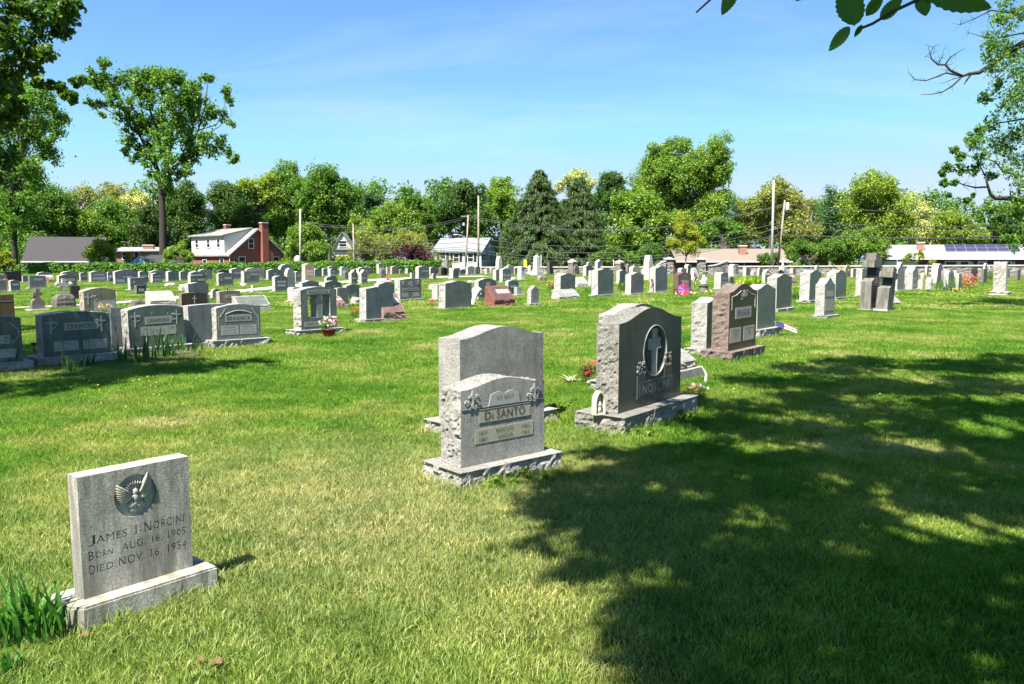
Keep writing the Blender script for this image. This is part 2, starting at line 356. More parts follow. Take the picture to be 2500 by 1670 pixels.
def pillar(x, label):
    wy = wall_y(x); P = apt(x, 660, wy-.2); t = empty('gate_pillar', (P.x, wy-.2, 0), 0, label, 'pillar', 'gate pillars of the cemetery wall')
    mb = MB(); prof = [(-.42+.84*i/4, -.42) for i in range(4)]+[(.42, -.42+.84*i/4) for i in range(4)]+[(.42-.84*i/4, .42) for i in range(4)]+[(-.42, .42-.84*i/4) for i in range(4)]
    mb.prism(prof, -.1, 1.70, 'z', 10, .04, 3); mb.obj('shaft', M_RUB, t)
    c = MB(); c.box(-.55, .55, -.55, .55, 1.72, 1.80); c.add([(-.55, -.55, 1.8), (.55, -.55, 1.8), (.55, .55, 1.8), (-.55, .55, 1.8), (0, 0, 2.0)], [(0, 1, 4), (1, 2, 4), (2, 3, 4), (3, 0, 4)])
    c.obj('capstone', M_CAP, t)
pillar(1633, 'square rubble gate pillar with white pyramid cap, the left one of the two')
pillar(1712, 'square rubble gate pillar with white pyramid cap beside the curved wall, right one of the two')
def wing(xa, za, xb, zb, label):
    WY = wall_y((xa+xb)/2); A = apt(xa, 660, WY); B = apt(xb, 660, WY); t = empty('curved_wall', (A.x, WY, 0), 0, label, 'wall')
    n = 10; mb = MB(); cb = MB(); q = []
    for i in range(n+1):
        s = i/n; q.append(((B.x-A.x)*s, -.9*math.sin(math.pi/2*(s if za < zb else 1-s))+.0, za+(zb-za)*(math.sin(s*math.pi/2) if za < zb else 1-(1-math.cos(s*math.pi/2)))))
    for i in range(n):
        (x0, y0, h0), (x1, y1, h1) = q[i], q[i+1]
        mb.add([(x0, y0-.2, -.1), (x1, y1-.2, -.1), (x1, y1+.2, -.1), (x0, y0+.2, -.1), (x0, y0-.2, h0), (x1, y1-.2, h1), (x1, y1+.2, h1), (x0, y0+.2, h0)], [(0, 3, 2, 1), (4, 5, 6, 7), (0, 1, 5, 4), (2, 3, 7, 6)])
        cb.add([(x0, y0-.28, h0), (x1, y1-.28, h1), (x1, y1+.28, h1), (x0, y0+.28, h0), (x0, y0-.28, h0+.12), (x1, y1-.28, h1+.12), (x1, y1+.28, h1+.12), (x0, y0+.28, h0+.12)], [(0, 3, 2, 1), (4, 5, 6, 7), (0, 1, 5, 4), (2, 3, 7, 6), (0, 4, 7, 3), (1, 2, 6, 5)])
    mb.obj('rubble_masonry', M_RUB, t); cb.obj('capstone', M_CAP, t)
wing(1724, 1.55, 1775, 1.0, 'rubble wall curving down with a white cap, right of the gate pillars')
wing(1603, 1.0, 1621, 1.5, 'short rubble wall curving up to the left gate pillar')

# ================= HOUSES =================
def m_brick(name, c, mortar, bw=.22, bh=.075):
    c = dull(c, AK); mortar = dull(mortar, AK)
    m, nt, p, co = newmat(name)
    b = nt.nodes.new('ShaderNodeTexBrick'); b.inputs['Scale'].default_value = 1; b.inputs['Brick Width'].default_value = bw; b.inputs['Row Height'].default_value = bh; b.inputs['Mortar Size'].default_value = .008
    s = nt.nodes.new('ShaderNodeSeparateXYZ'); nt.links.new(co, s.inputs[0]); a = nt.nodes.new('ShaderNodeMath'); nt.links.new(s.outputs[0], a.inputs[0]); nt.links.new(s.outputs[1], a.inputs[1])
    k = nt.nodes.new('ShaderNodeCombineXYZ'); nt.links.new(a.outputs[0], k.inputs[0]); nt.links.new(s.outputs[2], k.inputs[1]); nt.links.new(k.outputs[0], b.inputs['Vector'])
    b.inputs['Color1'].default_value = (*c, 1); b.inputs['Color2'].default_value = (*dull(c, .72), 1); b.inputs['Mortar'].default_value = (*mortar, 1)
    nt.links.new(b.outputs['Color'], p.inputs['Base Color']); p.inputs['Roughness'].default_value = .9
    return m
def m_siding(name, c, pitch=.13):
    c = dull(c, AK*1.05)
    m, nt, p, co = newmat(name)
    s = nt.nodes.new('ShaderNodeSeparateXYZ'); nt.links.new(co, s.inputs[0])
    w = nt.nodes.new('ShaderNodeMath'); w.operation = 'MULTIPLY'; w.inputs[1].default_value = 1/pitch; nt.links.new(s.outputs[2], w.inputs[0])
    f = nt.nodes.new('ShaderNodeMath'); f.operation = 'FRACT'; nt.links.new(w.outputs[0], f.inputs[0])
    nt.links.new(ramp(nt, f.outputs[0], [(0, dull(c, .6)), (.12, c), (1, c)]), p.inputs['Base Color']); p.inputs['Roughness'].default_value = .6
    bump(nt, p, f.outputs[0], .5, .02); return m
BR_RED = m_brick('red_brick', (.34, .062, .035), (.30, .2, .17)); BR_OR = m_brick('orange_brick', (.36, .15, .09), (.42, .33, .27)); BR_DK = m_brick('dark_brick', (.10, .04, .028), (.12, .08, .07))
SID_W = m_siding('white_siding', (.66, .65, .62)); SID_G = m_siding('grey_siding', (.24, .27, .28), .3); SID_B = m_siding('blue_siding', (.30, .37, .46)); SID_P = m_siding('pale_siding', (.55, .57, .55))
SH_DG = flat('dark_shingle', (.040, .038, .040), .95, (.062, .060, .062), 14, .01); SH_T = flat('tan_shingle', (.20, .16, .13), .95, (.27, .22, .185), 14, .01)
SH_W = flat('white_roof', (.27, .27, .285), .8, (.35, .35, .37), 6); SH_G = flat('grey_shingle', (.22, .235, .26), .95, (.30, .31, .335), 14, .01); SH_M = flat('mottled_shingle', (.20, .20, .18), .95, (.34, .33, .30), 4, .01)
TRIM = flat('trim', (.80, .80, .78), .5); GLASS = flat('window_glass', (.02, .025, .03), .08); SHUT_K = flat('black_shutter', (.02, .02, .022), .5); SHUT_B = flat('blue_shutter', (.35, .48, .56), .5)
SKYB = flat('blue_panel', (.10, .42, .70), .4); STONEF = m_brick('ashlar', (.30, .31, .33), (.18, .18, .19), .5, .2)
def house(name, x, Y, A, label, base=-1.2):
    P = apt(x, 640, Y)
    return empty(name, (P.x, Y, base), math.pi/2-R(A), label, 'house')
def part(name, mat, parent, fn, **k):
    mb = MB(); fn(mb); return mb.obj(name, mat, parent, **k)
def window(parent, plane, u, z0, w, h, off, shut=None, sign=-1, mull=True):
    "plane 'y': on a wall facing -y at y=off; plane 'x': on a wall facing sign*x at x=off"
    def B(mb, u0, u1, z0, z1, d0, d1):
        if plane == 'y': mb.box(u0, u1, off-d1, off-d0, z0, z1)
        else: mb.box(*(sorted((off+sign*d0, off+sign*d1))), u0, u1, z0, z1)
    mb = MB(); t = .09
    B(mb, u, u+w, z0-t, z0, 0, .08); B(mb, u, u+w, z0+h, z0+h+t, 0, .08); B(mb, u-t, u, z0-t, z0+h+t, 0, .08); B(mb, u+w, u+w+t, z0-t, z0+h+t, 0, .08)
    if mull: B(mb, u, u+w, z0+h*.5-.03, z0+h*.5+.03, .0, .05)
    f = mb.obj('window', TRIM, parent); g = MB(); B(g, u+.002, u+w-.002, z0+.002, z0+h-.002, .0, .02); g.obj('pane', GLASS, f)
    if shut:
        for s in (u-t-.42, u+w+t+.02):
            q = MB(); B(q, s, s+.4, z0-.02, z0+h+.02, 0, .05); q.obj('shutter', shut, parent)
def slab(mb, quad, th):
    "roof slab: four corner points with thickness downward"
    q = [Vector(p) for p in quad]; mb.add(q+[p-Vector((0, 0, th)) for p in q], [(0, 1, 2, 3), (7, 6, 5, 4), (0, 4, 5, 1), (1, 5, 6, 2), (2, 6, 7, 3), (3, 7, 4, 0)])
def gable_roof(mb, w, d, ze, zr, ov=.35, th=.16):
    "ridge along x"
    k = (zr-ze)/(d/2)*ov
    slab(mb, [(-ov, -ov, ze-k+th), (w+ov, -ov, ze-k+th), (w+ov, d/2, zr+th), (-ov, d/2, zr+th)], th)
    slab(mb, [(-ov, d/2, zr+th), (w+ov, d/2, zr+th), (w+ov, d+ov, ze-k+th), (-ov, d+ov, ze-k+th)], th)
def gable_wall(mb, w, d, ze, zr):
    mb.prism([(0, 0), (0, ze), (d/2, zr), (d, ze), (d, 0)][::-1], 0, w, 'x')
def chimney(parent, x0, x1, y0, y1, z0, z1, mat=BR_RED):
    c = part('chimney', mat, parent, lambda m: (m.box(x0, x1, y0, y1, z0, z1), m.box(x0-.06, x1+.06, y0-.06, y1+.06, z1, z1+.14)))
    part('chimney_cap', TRIM, c, lambda m: m.box(x0-.03, x1+.03, y0-.03, y1+.03, z1+.14, z1+.22))
# grey-roofed house at the left
h = house('house', 59, 112, 72, 'single storey house with big dark grey shingle roof at the far left')
part('wall', SID_P, h, lambda m: gable_wall(m, 9.6, 9.4, 2.6, 5.9)); part('roof', SH_DG, h, lambda m: gable_roof(m, 9.6, 9.4, 2.72, 6.05, .3))
part('fascia', TRIM, h, lambda m: m.box(-.3, 9.9, -.42, -.32, 2.5, 2.68))
window(h, 'y', 3.0, 1.2, 5.4, 1.1, 0)
window(h, 'x', 3.0, 1.4, 1.2, 1.3, 0)
# orange brick house with white roof
h = house('house', 284, 126, 78, 'orange brick house with flat white roof behind the blue gabled garage')
part('wall', BR_OR, h, lambda m: m.box(0, 4.9, 0, 8, 0, 4.15)); part('side_wall', SID_G, h, lambda m: m.prism([(0, 1.4), (3.4, 1.4), (3.4, 4.4), (0, 4.15)], .0, 7.5, 'y')).location = (4.9, .1, 0)
part('roof', SH_W, h, lambda m: slab(m, [(-.9, -.5, 4.25), (8.6, -.5, 4.35), (8.6, 7.5, 4.95), (-.9, 7.5, 4.95)], .14))
part('porch_roof', SH_DG, h, lambda m: slab(m, [(6.0, -.6, 2.2), (8.6, .5, 4.2), (10.4, 4, 4.2), (10.4, -.6, 2.2)], .18))
window(h, 'y', .95, 2.9, .55, 1.1, 0); window(h, 'y', 2.75, 2.55, .6, 1.5, 0); chimney(h, 3.3, 4.9, 3, 4, 4.3, 5.05, BR_OR)
part('aerial', flat('aerial_metal', (.2, .2, .2), .4), h, lambda m: (m.tube([(1.4, 2, 4.6), (1.4, 2, 5.9)], .03, 5), m.tube([(.2, 2, 5.75), (1.7, 2, 5.6)], .025, 5), m.tube([(.5, 1.7, 5.7), (.5, 2.3, 5.7)], .02, 4)))
# garage with blue gable
h = house('garage', 363, 105, 34, 'small garage with bright blue and white gable panels beyond the hedge', -1.2); h['category'] = 'garage'
part('wall', SID_W, h, lambda m: gable_wall(m, 5.0, 4.7, 2.45, 3.35)); part('roof', SH_DG, h, lambda m: gable_roof(m, 5.0, 4.7, 2.5, 3.42, .15, .1))
for i in range(5):
    y0 = .5+i*.76; y1 = y0+.62; zt = lambda y: 2.5+(.85*(1-abs(y-2.35)/2.35))-.1
    q = MB(); q.add([(-.02, y0, 2.3), (-.02, y1, 2.3), (-.02, y1, max(2.4, zt(y1))), (-.02, (y0+y1)/2, max(2.4, zt((y0+y1)/2))), (-.02, y0, max(2.4, zt(y0)))], [(4, 3, 2, 1, 0)]); q.v += [(-.05, b, c) for a, b, c in q.v[:5]]; q.f += [(5, 6, 7, 8, 9)]; q.f += [(k, (k+1) % 5, 5+(k+1) % 5, 5+k) for k in range(5)]; q.m = [0]*len(q.f)
    q.obj('gable_panel', SKYB, h)
# white and brick house
h = house('house', 561, 111, 41, 'white dormered house with red brick gable end and tall brick chimney', -.85)
part('wall', BR_RED, h, lambda m: m.prism([(0, 0), (8.6, 0), (8.6, 3.3), (4.3, 6.75), (0, 3.3)], 0, 10.4, 'y'))
part('roof', SH_M, h, lambda m: (slab(m, [(-.35, -.35, 3.15), (4.3, -.35, 6.95), (4.3, 10.7, 6.95), (-.35, 10.7, 3.15)], .16), slab(m, [(4.3, -.35, 6.95), (8.95, -.35, 3.15), (8.95, 10.7, 3.15), (4.3, 10.7, 6.95)], .16)))
part('bargeboard', TRIM, h, lambda m: (m.prism([(-.38, 3.0), (-.38, 3.2), (4.3, 7.0), (4.3, 6.78)], -.42, -.36, 'y'), m.prism([(8.98, 3.0), (8.98, 3.2), (4.3, 7.0), (4.3, 6.78)], -.42, -.36, 'y')))
d = part('dormer', SID_W, h, lambda m: m.prism([(-.12, 3.25), (-.12, 5.85), (4.2, 6.9), (4.2, 3.25)], 1.1, 10.35, 'y'))
part('dormer_roof', SH_M, h, lambda m: slab(m, [(-.5, .9, 5.95), (4.3, .9, 7.1), (4.3, 10.8, 7.1), (-.5, 10.8, 5.95)], .12))
for yy in (2.2, 5.0, 8.3): window(h, 'x', yy, 4.3, .75, 1.1, -.12)
window(h, 'x', 6.3, 1.3, 1.0, 1.2, 0); window(h, 'x', 1.6, 1.3, .9, 1.3, 0); window(h, 'y', 3.0, 4.15, .7, 1.3, 0); window(h, 'y', 1.4, 1.6, .9, 1.3, 0); window(h, 'y', 6.8, 1.6, .9, 1.3, 0)
chimney(h, 4.75, 5.75, -.75, -.0, 0, 7.6)
part('chimney_shoulder', BR_RED, h, lambda m: m.prism([(5.75, 0), (6.5, 0), (6.5, 3.4), (5.75, 4.2)], -.7, -.0, 'y'))
part('downpipe', TRIM, h, lambda m: m.tube([(-.1, -.15, 0), (-.1, -.15, 3.1)], .05, 6))
chimney(h, 3.9, 4.7, 7.6, 8.3, 6.4, 7.5)
# grey gabled house between the trees
h = house('house', 817, 128, 84, 'narrow grey house with steep gable half hidden by trees')
part('wall', SID_P, h, lambda m: m.prism([(0, 0), (2.8, 0), (2.8, 4.9), (1.3, 7.2), (0, 4.9)], 0, 6, 'y'))
part('roof', SH_M, h, lambda m: (slab(m, [(-.3, -.3, 4.6), (1.3, -.3, 7.35), (1.3, 6, 7.35), (-.3, 6, 4.6)], .15), slab(m, [(1.3, -.3, 7.35), (3.1, -.3, 4.6), (3.1, 6, 4.6), (1.3, 6, 7.35)], .15)))
window(h, 'y', .8, 4.95, 1.1, .9, 0); window(h, 'y', .45, 1.9, .7, 1.6, 0, SHUT_K); window(h, 'y', 1.75, 1.9, .7, 1.6, 0)
part('eave_band', SH_DG, h, lambda m: m.box(-.4, 3.2, -.35, -.02, 4.3, 4.5))
# white and blue house
h = house('house', 1060, 117, 108, 'white and blue house with black shutters behind the two utility poles')
part('wall', SID_W, h, lambda m: m.box(0, 7.3, 0, 6.6, 0, 4.1)); part('end_wall', SID_B, h, lambda m: m.prism([(0.02, 2.4), (6.58, 2.4), (6.58, 4.1), (3.3, 5.85), (0.02, 4.1)], 7.3, 7.36, 'x'))
part('stone_end', STONEF, h, lambda m: m.box(7.3, 7.42, .0, 6.6, 0, 2.4)); part('inner_gable', SID_B, h, lambda m: m.prism([(0.02, 4.1), (6.58, 4.1), (3.3, 5.8)], .05, 7.3, 'x'))
part('roof', SH_G, h, lambda m: gable_roof(m, 7.3, 6.6, 4.12, 5.95, .35, .14)); part('garage_block', STONEF, h, lambda m: m.box(.3, 2.7, -1.6, 0, 0, 2.9))
for u in (1.0, 3.1, 5.3): window(h, 'y', u, 2.6 if u > 2 else 3.0, .8, 1.15 if u > 2 else .9, 0, SHUT_K)
window(h, 'x', .9, 2.8, .9, 1.0, 7.36, SHUT_K, 1); window(h, 'x', 4.4, 2.8, .9, 1.0, 7.36, SHUT_K, 1); part('gable_vent', TRIM, h, lambda m: m.box(7.38, 7.42, 3.0, 3.6, 4.5, 5.2))
chimney(h, -.3, .4, 3.5, 4.2, 3.5, 5.8)
part('garage_opening', GLASS, h, lambda m: m.box(3.2, 6.2, -.03, -.01, 0.05, 1.1))
# tan ranch
h = house('house', 1660, 104, 93, 'low brick house with broad tan shingle roof behind the gate pillars')
part('wall', BR_DK, h, lambda m: gable_wall(m, 13.6, 8.6, 2.75, 4.2)); part('roof', SH_T, h, lambda m: gable_roof(m, 13.6, 8.6, 2.8, 4.22, .6, .14))
part('fascia', TRIM, h, lambda m: m.box(-.6, 14.2, -.72, -.62, 2.56, 2.72)); chimney(h, 8.0, 8.95, 1.8, 2.7, 3.2, 4.55, BR_OR); window(h, 'y', 6.6, 1.4, 1.6, 1.1, 0); window(h, 'y', 3.0, 1.4, 1.6, 1.1, 0)
# white-roofed ranch with solar panels
h = house('house', 2146, 106, 112, 'long ranch house with white roof and dark blue solar panels')
LH = 17.6
part('wall', BR_DK, h, lambda m: gable_wall(m, LH, 9, 3.05, 4.55)); rf = part('roof', SH_W, h, lambda m: gable_roof(m, LH, 9, 3.15, 4.75, .5, .14))
part('fascia', TRIM, h, lambda m: m.box(-.5, LH+.5, -.62, -.52, 2.92, 3.1)); part('pale_end', SID_P, h, lambda m: m.box(LH-.1, LH+.02, -.02, 9, 0, 2.7))
SOL = m_brick('solar_cell', (.020, .024, .085), (.12, .13, .20), .34, 2.2); FRA = flat('panel_frame', (.30, .31, .35), .4)
sl_ = (4.75-3.15)/4.5
for i in range(7):
    for j in range(2):
        x0 = 8.0+i*1.2; y0 = 1.75+j*1.3; z = lambda y: 3.29+sl_*y+.10
        q = MB(); q.add([(x0, y0, z(y0)), (x0+1.13, y0, z(y0)), (x0+1.13, y0+1.24, z(y0+1.24)), (x0, y0+1.24, z(y0+1.24))]+[(x0, y0, z(y0)-.05), (x0+1.13, y0, z(y0)-.05), (x0+1.13, y0+1.24, z(y0+1.24)-.05), (x0, y0+1.24, z(y0+1.24)-.05)], [(0, 1, 2, 3), (7, 6, 5, 4), (0, 4, 5, 1), (1, 5, 6, 2), (2, 6, 7, 3), (3, 7, 4, 0)], [0, 1, 1, 1, 1, 1])
        q.obj('solar_panel', [SOL, FRA], h)
chimney(h, 4.6, 5.5, 2.2, 3.0, 3.4, 5.0, BR_OR)
window(h, 'y', 7.8, 1.35, 1.5, 1.3, 0, None, -1, False); window(h, 'y', 9.5, 1.35, .9, 1.3, 0, SHUT_B, -1, False); window(h, 'y', 13.8, 1.45, 1.2, 1.2, 0, SHUT_B, -1, False)
dr = part('door', SHUT_B, h, lambda m: m.box(11.4, 12.5, -.06, 0, 0.1, 2.75)); part('pane', GLASS, dr, lambda m: m.box(11.65, 12.25, -.09, -.06, 2.0, 2.45))
part('garage_door', SID_P, h, lambda m: m.box(.6, 4.6, -.06, 0, 0.1, 2.75))
# ================= HEADSTONES =================
FOOT = []      # footprints, to keep grass clumps out of the stones
def top_profile(w, h, rise, top, step):
    "outline (x,z) of the upright face, from bottom-left round over the top; h = height at the corners"
    hw = w/2; n = max(8, int(w/step)); T = []
    for i in range(n+1):
        t = i/n; u = 2*t-1
        if top == 'serp': z = rise*(.5+.5*math.cos(math.pi*min(1, abs(u)/.98)))
        elif top == 'arch': z = rise*(1-u*u)
        elif top == 'round': z = rise*math.sqrt(max(0, 1-u*u))
        elif top == 'gable': z = rise*(1-abs(u))
        elif top == 'ogee': a = 1-abs(u); z = rise*(a*a*(3-2*a)*.75+.25*a**5)
        elif top == 'shoulder': z = rise*max(0, math.cos(math.pi/2*min(1, abs(u)/.72)))**.8 if abs(u) < .72 else 0
        else: z = rise*0
        T.append((hw*u, h+z))
    m = max(1, int(h/step))
    side_r = [(hw, h*i/m) for i in range(m)]; side_l = [(-hw, h-h*i/m) for i in range(1, m+1)]
    return side_r+T[::-1]+side_l[:-1]+[(-hw, 0)]+[(-hw+w*i/n, 0) for i in range(1, n)]
NST = 0
def stone(xs, xl, xr, yt, yb, mat, top, label, A=41, bh=.1, rise=None, base=True, bm=.12, rock=True, d=None, basemat=None, panels=(), texts=(), crosses=(), lines=(), carve=None, cat='headstone', bf=None, name='headstone', group=None, maxw=2.4, ink=None, pm=None, oval=(), topmat=None, build=True, slab_amp=None, minw=.3):
    """xs,xl,xr = image columns of the rear-left, front-left and front-right foot of the stone; yt,yb = rows of the front-left top and foot"""
    global NST
    NST += 1
    P = gpt(xl, yb, bh); e = (math.sin(R(A)), math.cos(R(A))); e2 = (-math.cos(R(A)), math.sin(R(A)))
    w = along(P, e, xr, bh)
    if not (minw <= w <= maxw): w = min(max(w if w > 0 else maxw, minw), maxw)
    if d is None:
        d = along(P, e2, xs, bh); d = min(max(d, .18), .42) if P.y > 12 else min(max(d, .1), .5)
    h = height_at(P, yt)-bh; dist = P.y
    if not build: return (w, d, h, dist)
    rise = (.10 if rise is None else rise)*w
    ctr = P+Vector((e[0]*w/2+e2[0]*d/2, e[1]*w/2+e2[1]*d/2, 0))
    t = empty(name, (ctr.x, ctr.y, 0), math.pi/2-R(A), label, cat, group)
    if dist > 14: t.rotation_euler = (R(random.uniform(-1, 1)), R(random.uniform(-1.2, 1.2)), t.rotation_euler[2])
    step = max(.022, dist*.0033); rk, fc = SK[mat]; amp = (slab_amp if slab_amp is not None else .019) if rock else 0
    ns = max(3, int(d/step)) if rock else 1
    mb = MB(); mb.prism(top_profile(w, h, rise, top, step if rock else max(step, w/24)), -d/2, d/2, 'y', ns, amp, NST, 1, 0, keepflat=lambda x, z: z < .01)
    mb.v = [(x, y, z+bh) for x, y, z in mb.v]
    die = mb.obj('die', [rk if rock else fc, fc], t)
    if not rock: die.data.materials[0] = topmat or fc
    if carve: carve(t, die, w, d, h, bh)
    if base:
        bw, bd = w/2+bm, d/2+(bf or min(.14, bm*.9)); st = max(.024, step)
        nx_ = max(4, int(2*bw/st)); ny_ = max(3, int(2*bd/st))
        prof = [(-bw+2*bw*i/nx_, -bd) for i in range(nx_)]+[(bw, -bd+2*bd*i/ny_) for i in range(ny_)]+[(bw-2*bw*i/nx_, bd) for i in range(nx_)]+[(-bw, bd-2*bd*i/ny_) for i in range(ny_)]
        b = MB(); b.prism(prof, -.08, bh-.003, 'z', max(3, int((bh+.08)/st)), .028 if rock or bh > .12 else .008, NST+7, 0, 0)
        b.obj('base', basemat or rk, t)
        if dist < 30: FOOT.append((ctr.x, ctr.y, e, e2, bw, bd))
    else: FOOT.append((ctr.x, ctr.y, e, e2, w/2, d/2))
    fy = -d/2
    X = lambda u: (u-.5)*w
    Z = lambda v: bh+v*h
    for q in panels:
        u0, u1, v0, v1 = q[:4]; p = MB(); p.box(X(u0), X(u1), fy-.004, fy+.001, Z(v0), Z(v1))
        p.obj('name_panel', q[4] if len(q) > 4 else (pm or M_PANEL), t)
    if texts:
        p = MB()
        for (s, u0, u1, v0, v1) in texts: add_text(p, s, X(u0), X(u1), Z(v0), Z(v1), fy-.007)
        p.obj('inscription', ink or M_INK, t, fixn=False)
    for (u, v, hh) in crosses:
        p = MB(); a = .11*hh*h; H = hh*h; x = X(u); z = Z(v)
        p.prism([(x-a/2, z), (x+a/2, z), (x+a/2, z+H*.6), (x+H*.3, z+H*.6), (x+H*.3, z+H*.6+a), (x+a/2, z+H*.6+a), (x+a/2, z+H), (x-a/2, z+H), (x-a/2, z+H*.6+a), (x-H*.3, z+H*.6+a), (x-H*.3, z+H*.6), (x-a/2, z+H*.6)], fy-.008, fy+.001, 'y')
        p.obj('cross_relief', M_PANEL, t)
    for (u0, v0, u1, v1) in lines:
        p = MB(); p.tube([(X(u0), fy-.002, Z(v0)), (X(u1), fy-.002, Z(v1))], .005, 4); p.obj('carved_line', M_INKG, t)
    for (u, v, r) in oval:      # sprays of carved flowers
        p = MB(); rg = random.Random(NST)
        for k in range(26):
            aa = rg.uniform(0, 6.28); rr = r*math.sqrt(rg.random()); p.ball((X(u)+rr*math.cos(aa)*w, fy, Z(v)+rr*math.sin(aa)*w*1.1), (.016*w, .010, .016*w), 6)
        p.obj('flower_carving', M_PANEL, t)
    return t
def slant(x0, x1, yt, yb, mat, label, A=41, h=None, d=.42, bh=.08, base=True, lean=.55, panel=True, low=.3, name='slant_marker'):
    "desk-like marker: sloped smooth face with rock edges"
    global NST
    NST += 1
    P = gpt(x0, yb, bh); e = (math.sin(R(A)), math.cos(R(A))); e2 = (-math.cos(R(A)), math.sin(R(A))); w = min(max(along(P, e, x1, bh), .35), 1.5)
    B = P+Vector((e2[0]*d, e2[1]*d, 0)); H = max(.15, height_at(B, yt)-bh) if h is None else h
    ctr = P+Vector((e[0]*w/2+e2[0]*d/2, e[1]*w/2+e2[1]*d/2, 0))
    t = empty(name, (ctr.x, ctr.y, 0), math.pi/2-R(A), label, 'headstone'); rk, fc = SK[mat]; l = H*low
    prof = [(-d/2, bh), (d/2, bh), (d/2, bh+H), (d/2-.1, bh+H), (-d/2, bh+l)]
    pr = []
    for i in range(5):
        a, b = prof[i], prof[(i+1) % 5]; n = 4
        pr += [(a[0]+(b[0]-a[0])*k/n, a[1]+(b[1]-a[1])*k/n) for k in range(n)]
    rng = random.Random(NST); mb = MB(); nx_ = 8
    mb.prism(pr, -w/2, w/2, 'x', nx_, 0, NST)
    v2 = []
    for (x, y, z) in mb.v:
        onslope = abs((z-bh-l)*(d-.1)-(y+d/2)*(H-l)) < 1e-4
        if not onslope and z > bh+.01: x += rng.uniform(-.02, .02); y += rng.uniform(-.02, .025); z += rng.uniform(-.015, .015)
        v2.append((x, y, z))
    mb.v = v2; mb.obj('die', rk, t)
    s = math.hypot(d-.1, H-l); dy, dz = (d-.1)/s, (H-l)/s
    def pl(u0, u1, s0, s1, o, mat, nm):
        q = MB(); c = []
        for oo in (o, -.002):
            for (u, ss) in ((u0, s0), (u1, s0), (u1, s1), (u0, s1)): c.append(((u-.5)*w, -d/2+dy*ss*s-dz*oo, bh+l+dz*ss*s+dy*oo))
        q.add(c, [(0, 1, 2, 3), (7, 6, 5, 4), (0, 4, 5, 1), (1, 5, 6, 2), (2, 6, 7, 3), (3, 7, 4, 0)]); q.obj(nm, mat, t)
    pl(.04, .96, .04, .96, .004, fc, 'face')
    if panel: pl(.30, .92, .45, .75, .008, M_PANELP if mat in ('pink', 'red') else M_PANEL, 'name_panel')
    if base: b = MB(); b.box(-w/2-.1, w/2+.1, -d/2-.08, d/2+.08, -.05, bh-.003); b.obj('base', rk, t)
    return t
def boulder(x0, x1, yt, yb, mat, label, cat='headstone', depth=.35, seed=3, name='rock_marker', flat_top=.6, base=False, A=41):
    P = gpt((x0+x1)/2, yb); w = (x1-x0)/F*P.y*1.02; h = height_at(P, yt)
    t = empty(name, (P.x, P.y+.1, 0), math.pi/2-R(A), label, cat); n = 14; mb = MB(); rings = 7
    for i in range(rings+1):
        f = i/rings; r = (1-.12*f)*(1 if f < .8 else 1-(f-.8)*1.6); z = h*f*1.0-.04
        for k in range(n):
            a = 2*math.pi*k/n; ca, sa = math.cos(a), math.sin(a); q = (abs(ca)**4+abs(sa)**4)**-.25
            j = 1+.13*noise.noise(Vector((ca*2+seed, sa*2, f*3)))+.07*noise.noise(Vector((ca*7+seed, sa*7, f*9)))
            mb.v.append((w/2*r*q*ca*j, depth/2*r*q*sa*j, z+(.03*noise.noise(Vector((ca*3, sa*3, seed))) if i == rings else 0)))
    for i in range(rings):
        for k in range(n): mb.f.append((i*n+k, i*n+(k+1) % n, (i+1)*n+(k+1) % n, (i+1)*n+k)); mb.m.append(0)
    mb.f.append(tuple(rings*n+k for k in range(n))); mb.m.append(0)
    mb.obj('rock', SK[mat][0], t)
    if base: b = MB(); b.box(-w/2-.12, w/2+.12, -depth/2-.1, depth/2+.1, -.05, .07); b.obj('base', SK[mat][0], t)
    return t
def boolean_cut(obj, cutter):
    "carve the cutter mesh out of obj (real geometry)"
    C.update() if hasattr(C, 'update') else None
    m = obj.modifiers.new('carve', 'BOOLEAN'); m.operation = 'DIFFERENCE'; m.object = cutter; m.solver = 'EXACT'
    bpy.context.view_layer.update(); dg = bpy.context.evaluated_depsgraph_get()
    me = bpy.data.meshes.new_from_object(obj.evaluated_get(dg)); n0 = len(obj.data.polygons); print('CARVE', obj.name, n0, '->', len(me.polygons))
    obj.modifiers.clear()
    def ext(m_): a = np.zeros(len(m_.vertices)*3, dtype=np.float32); m_.vertices.foreach_get('co', a); a = a.reshape(-1, 3); return (a.max(0)-a.min(0)) if len(a) else np.zeros(3)
    if len(me.polygons) > n0 and np.allclose(ext(me), ext(obj.data), atol=.004): obj.data = me
    else: print('CUT REJECTED')
    bpy.data.objects.remove(cutter)
def cross_poly(x, z, H, a, arm=.3, at=.62):
    return [(x-a/2, z), (x+a/2, z), (x+a/2, z+H*at), (x+H*arm, z+H*at), (x+H*arm, z+H*at+a), (x+a/2, z+H*at+a), (x+a/2, z+H), (x-a/2, z+H), (x-a/2, z+H*at+a), (x-H*arm, z+H*at+a), (x-H*arm, z+H*at), (x-a/2, z+H*at)]

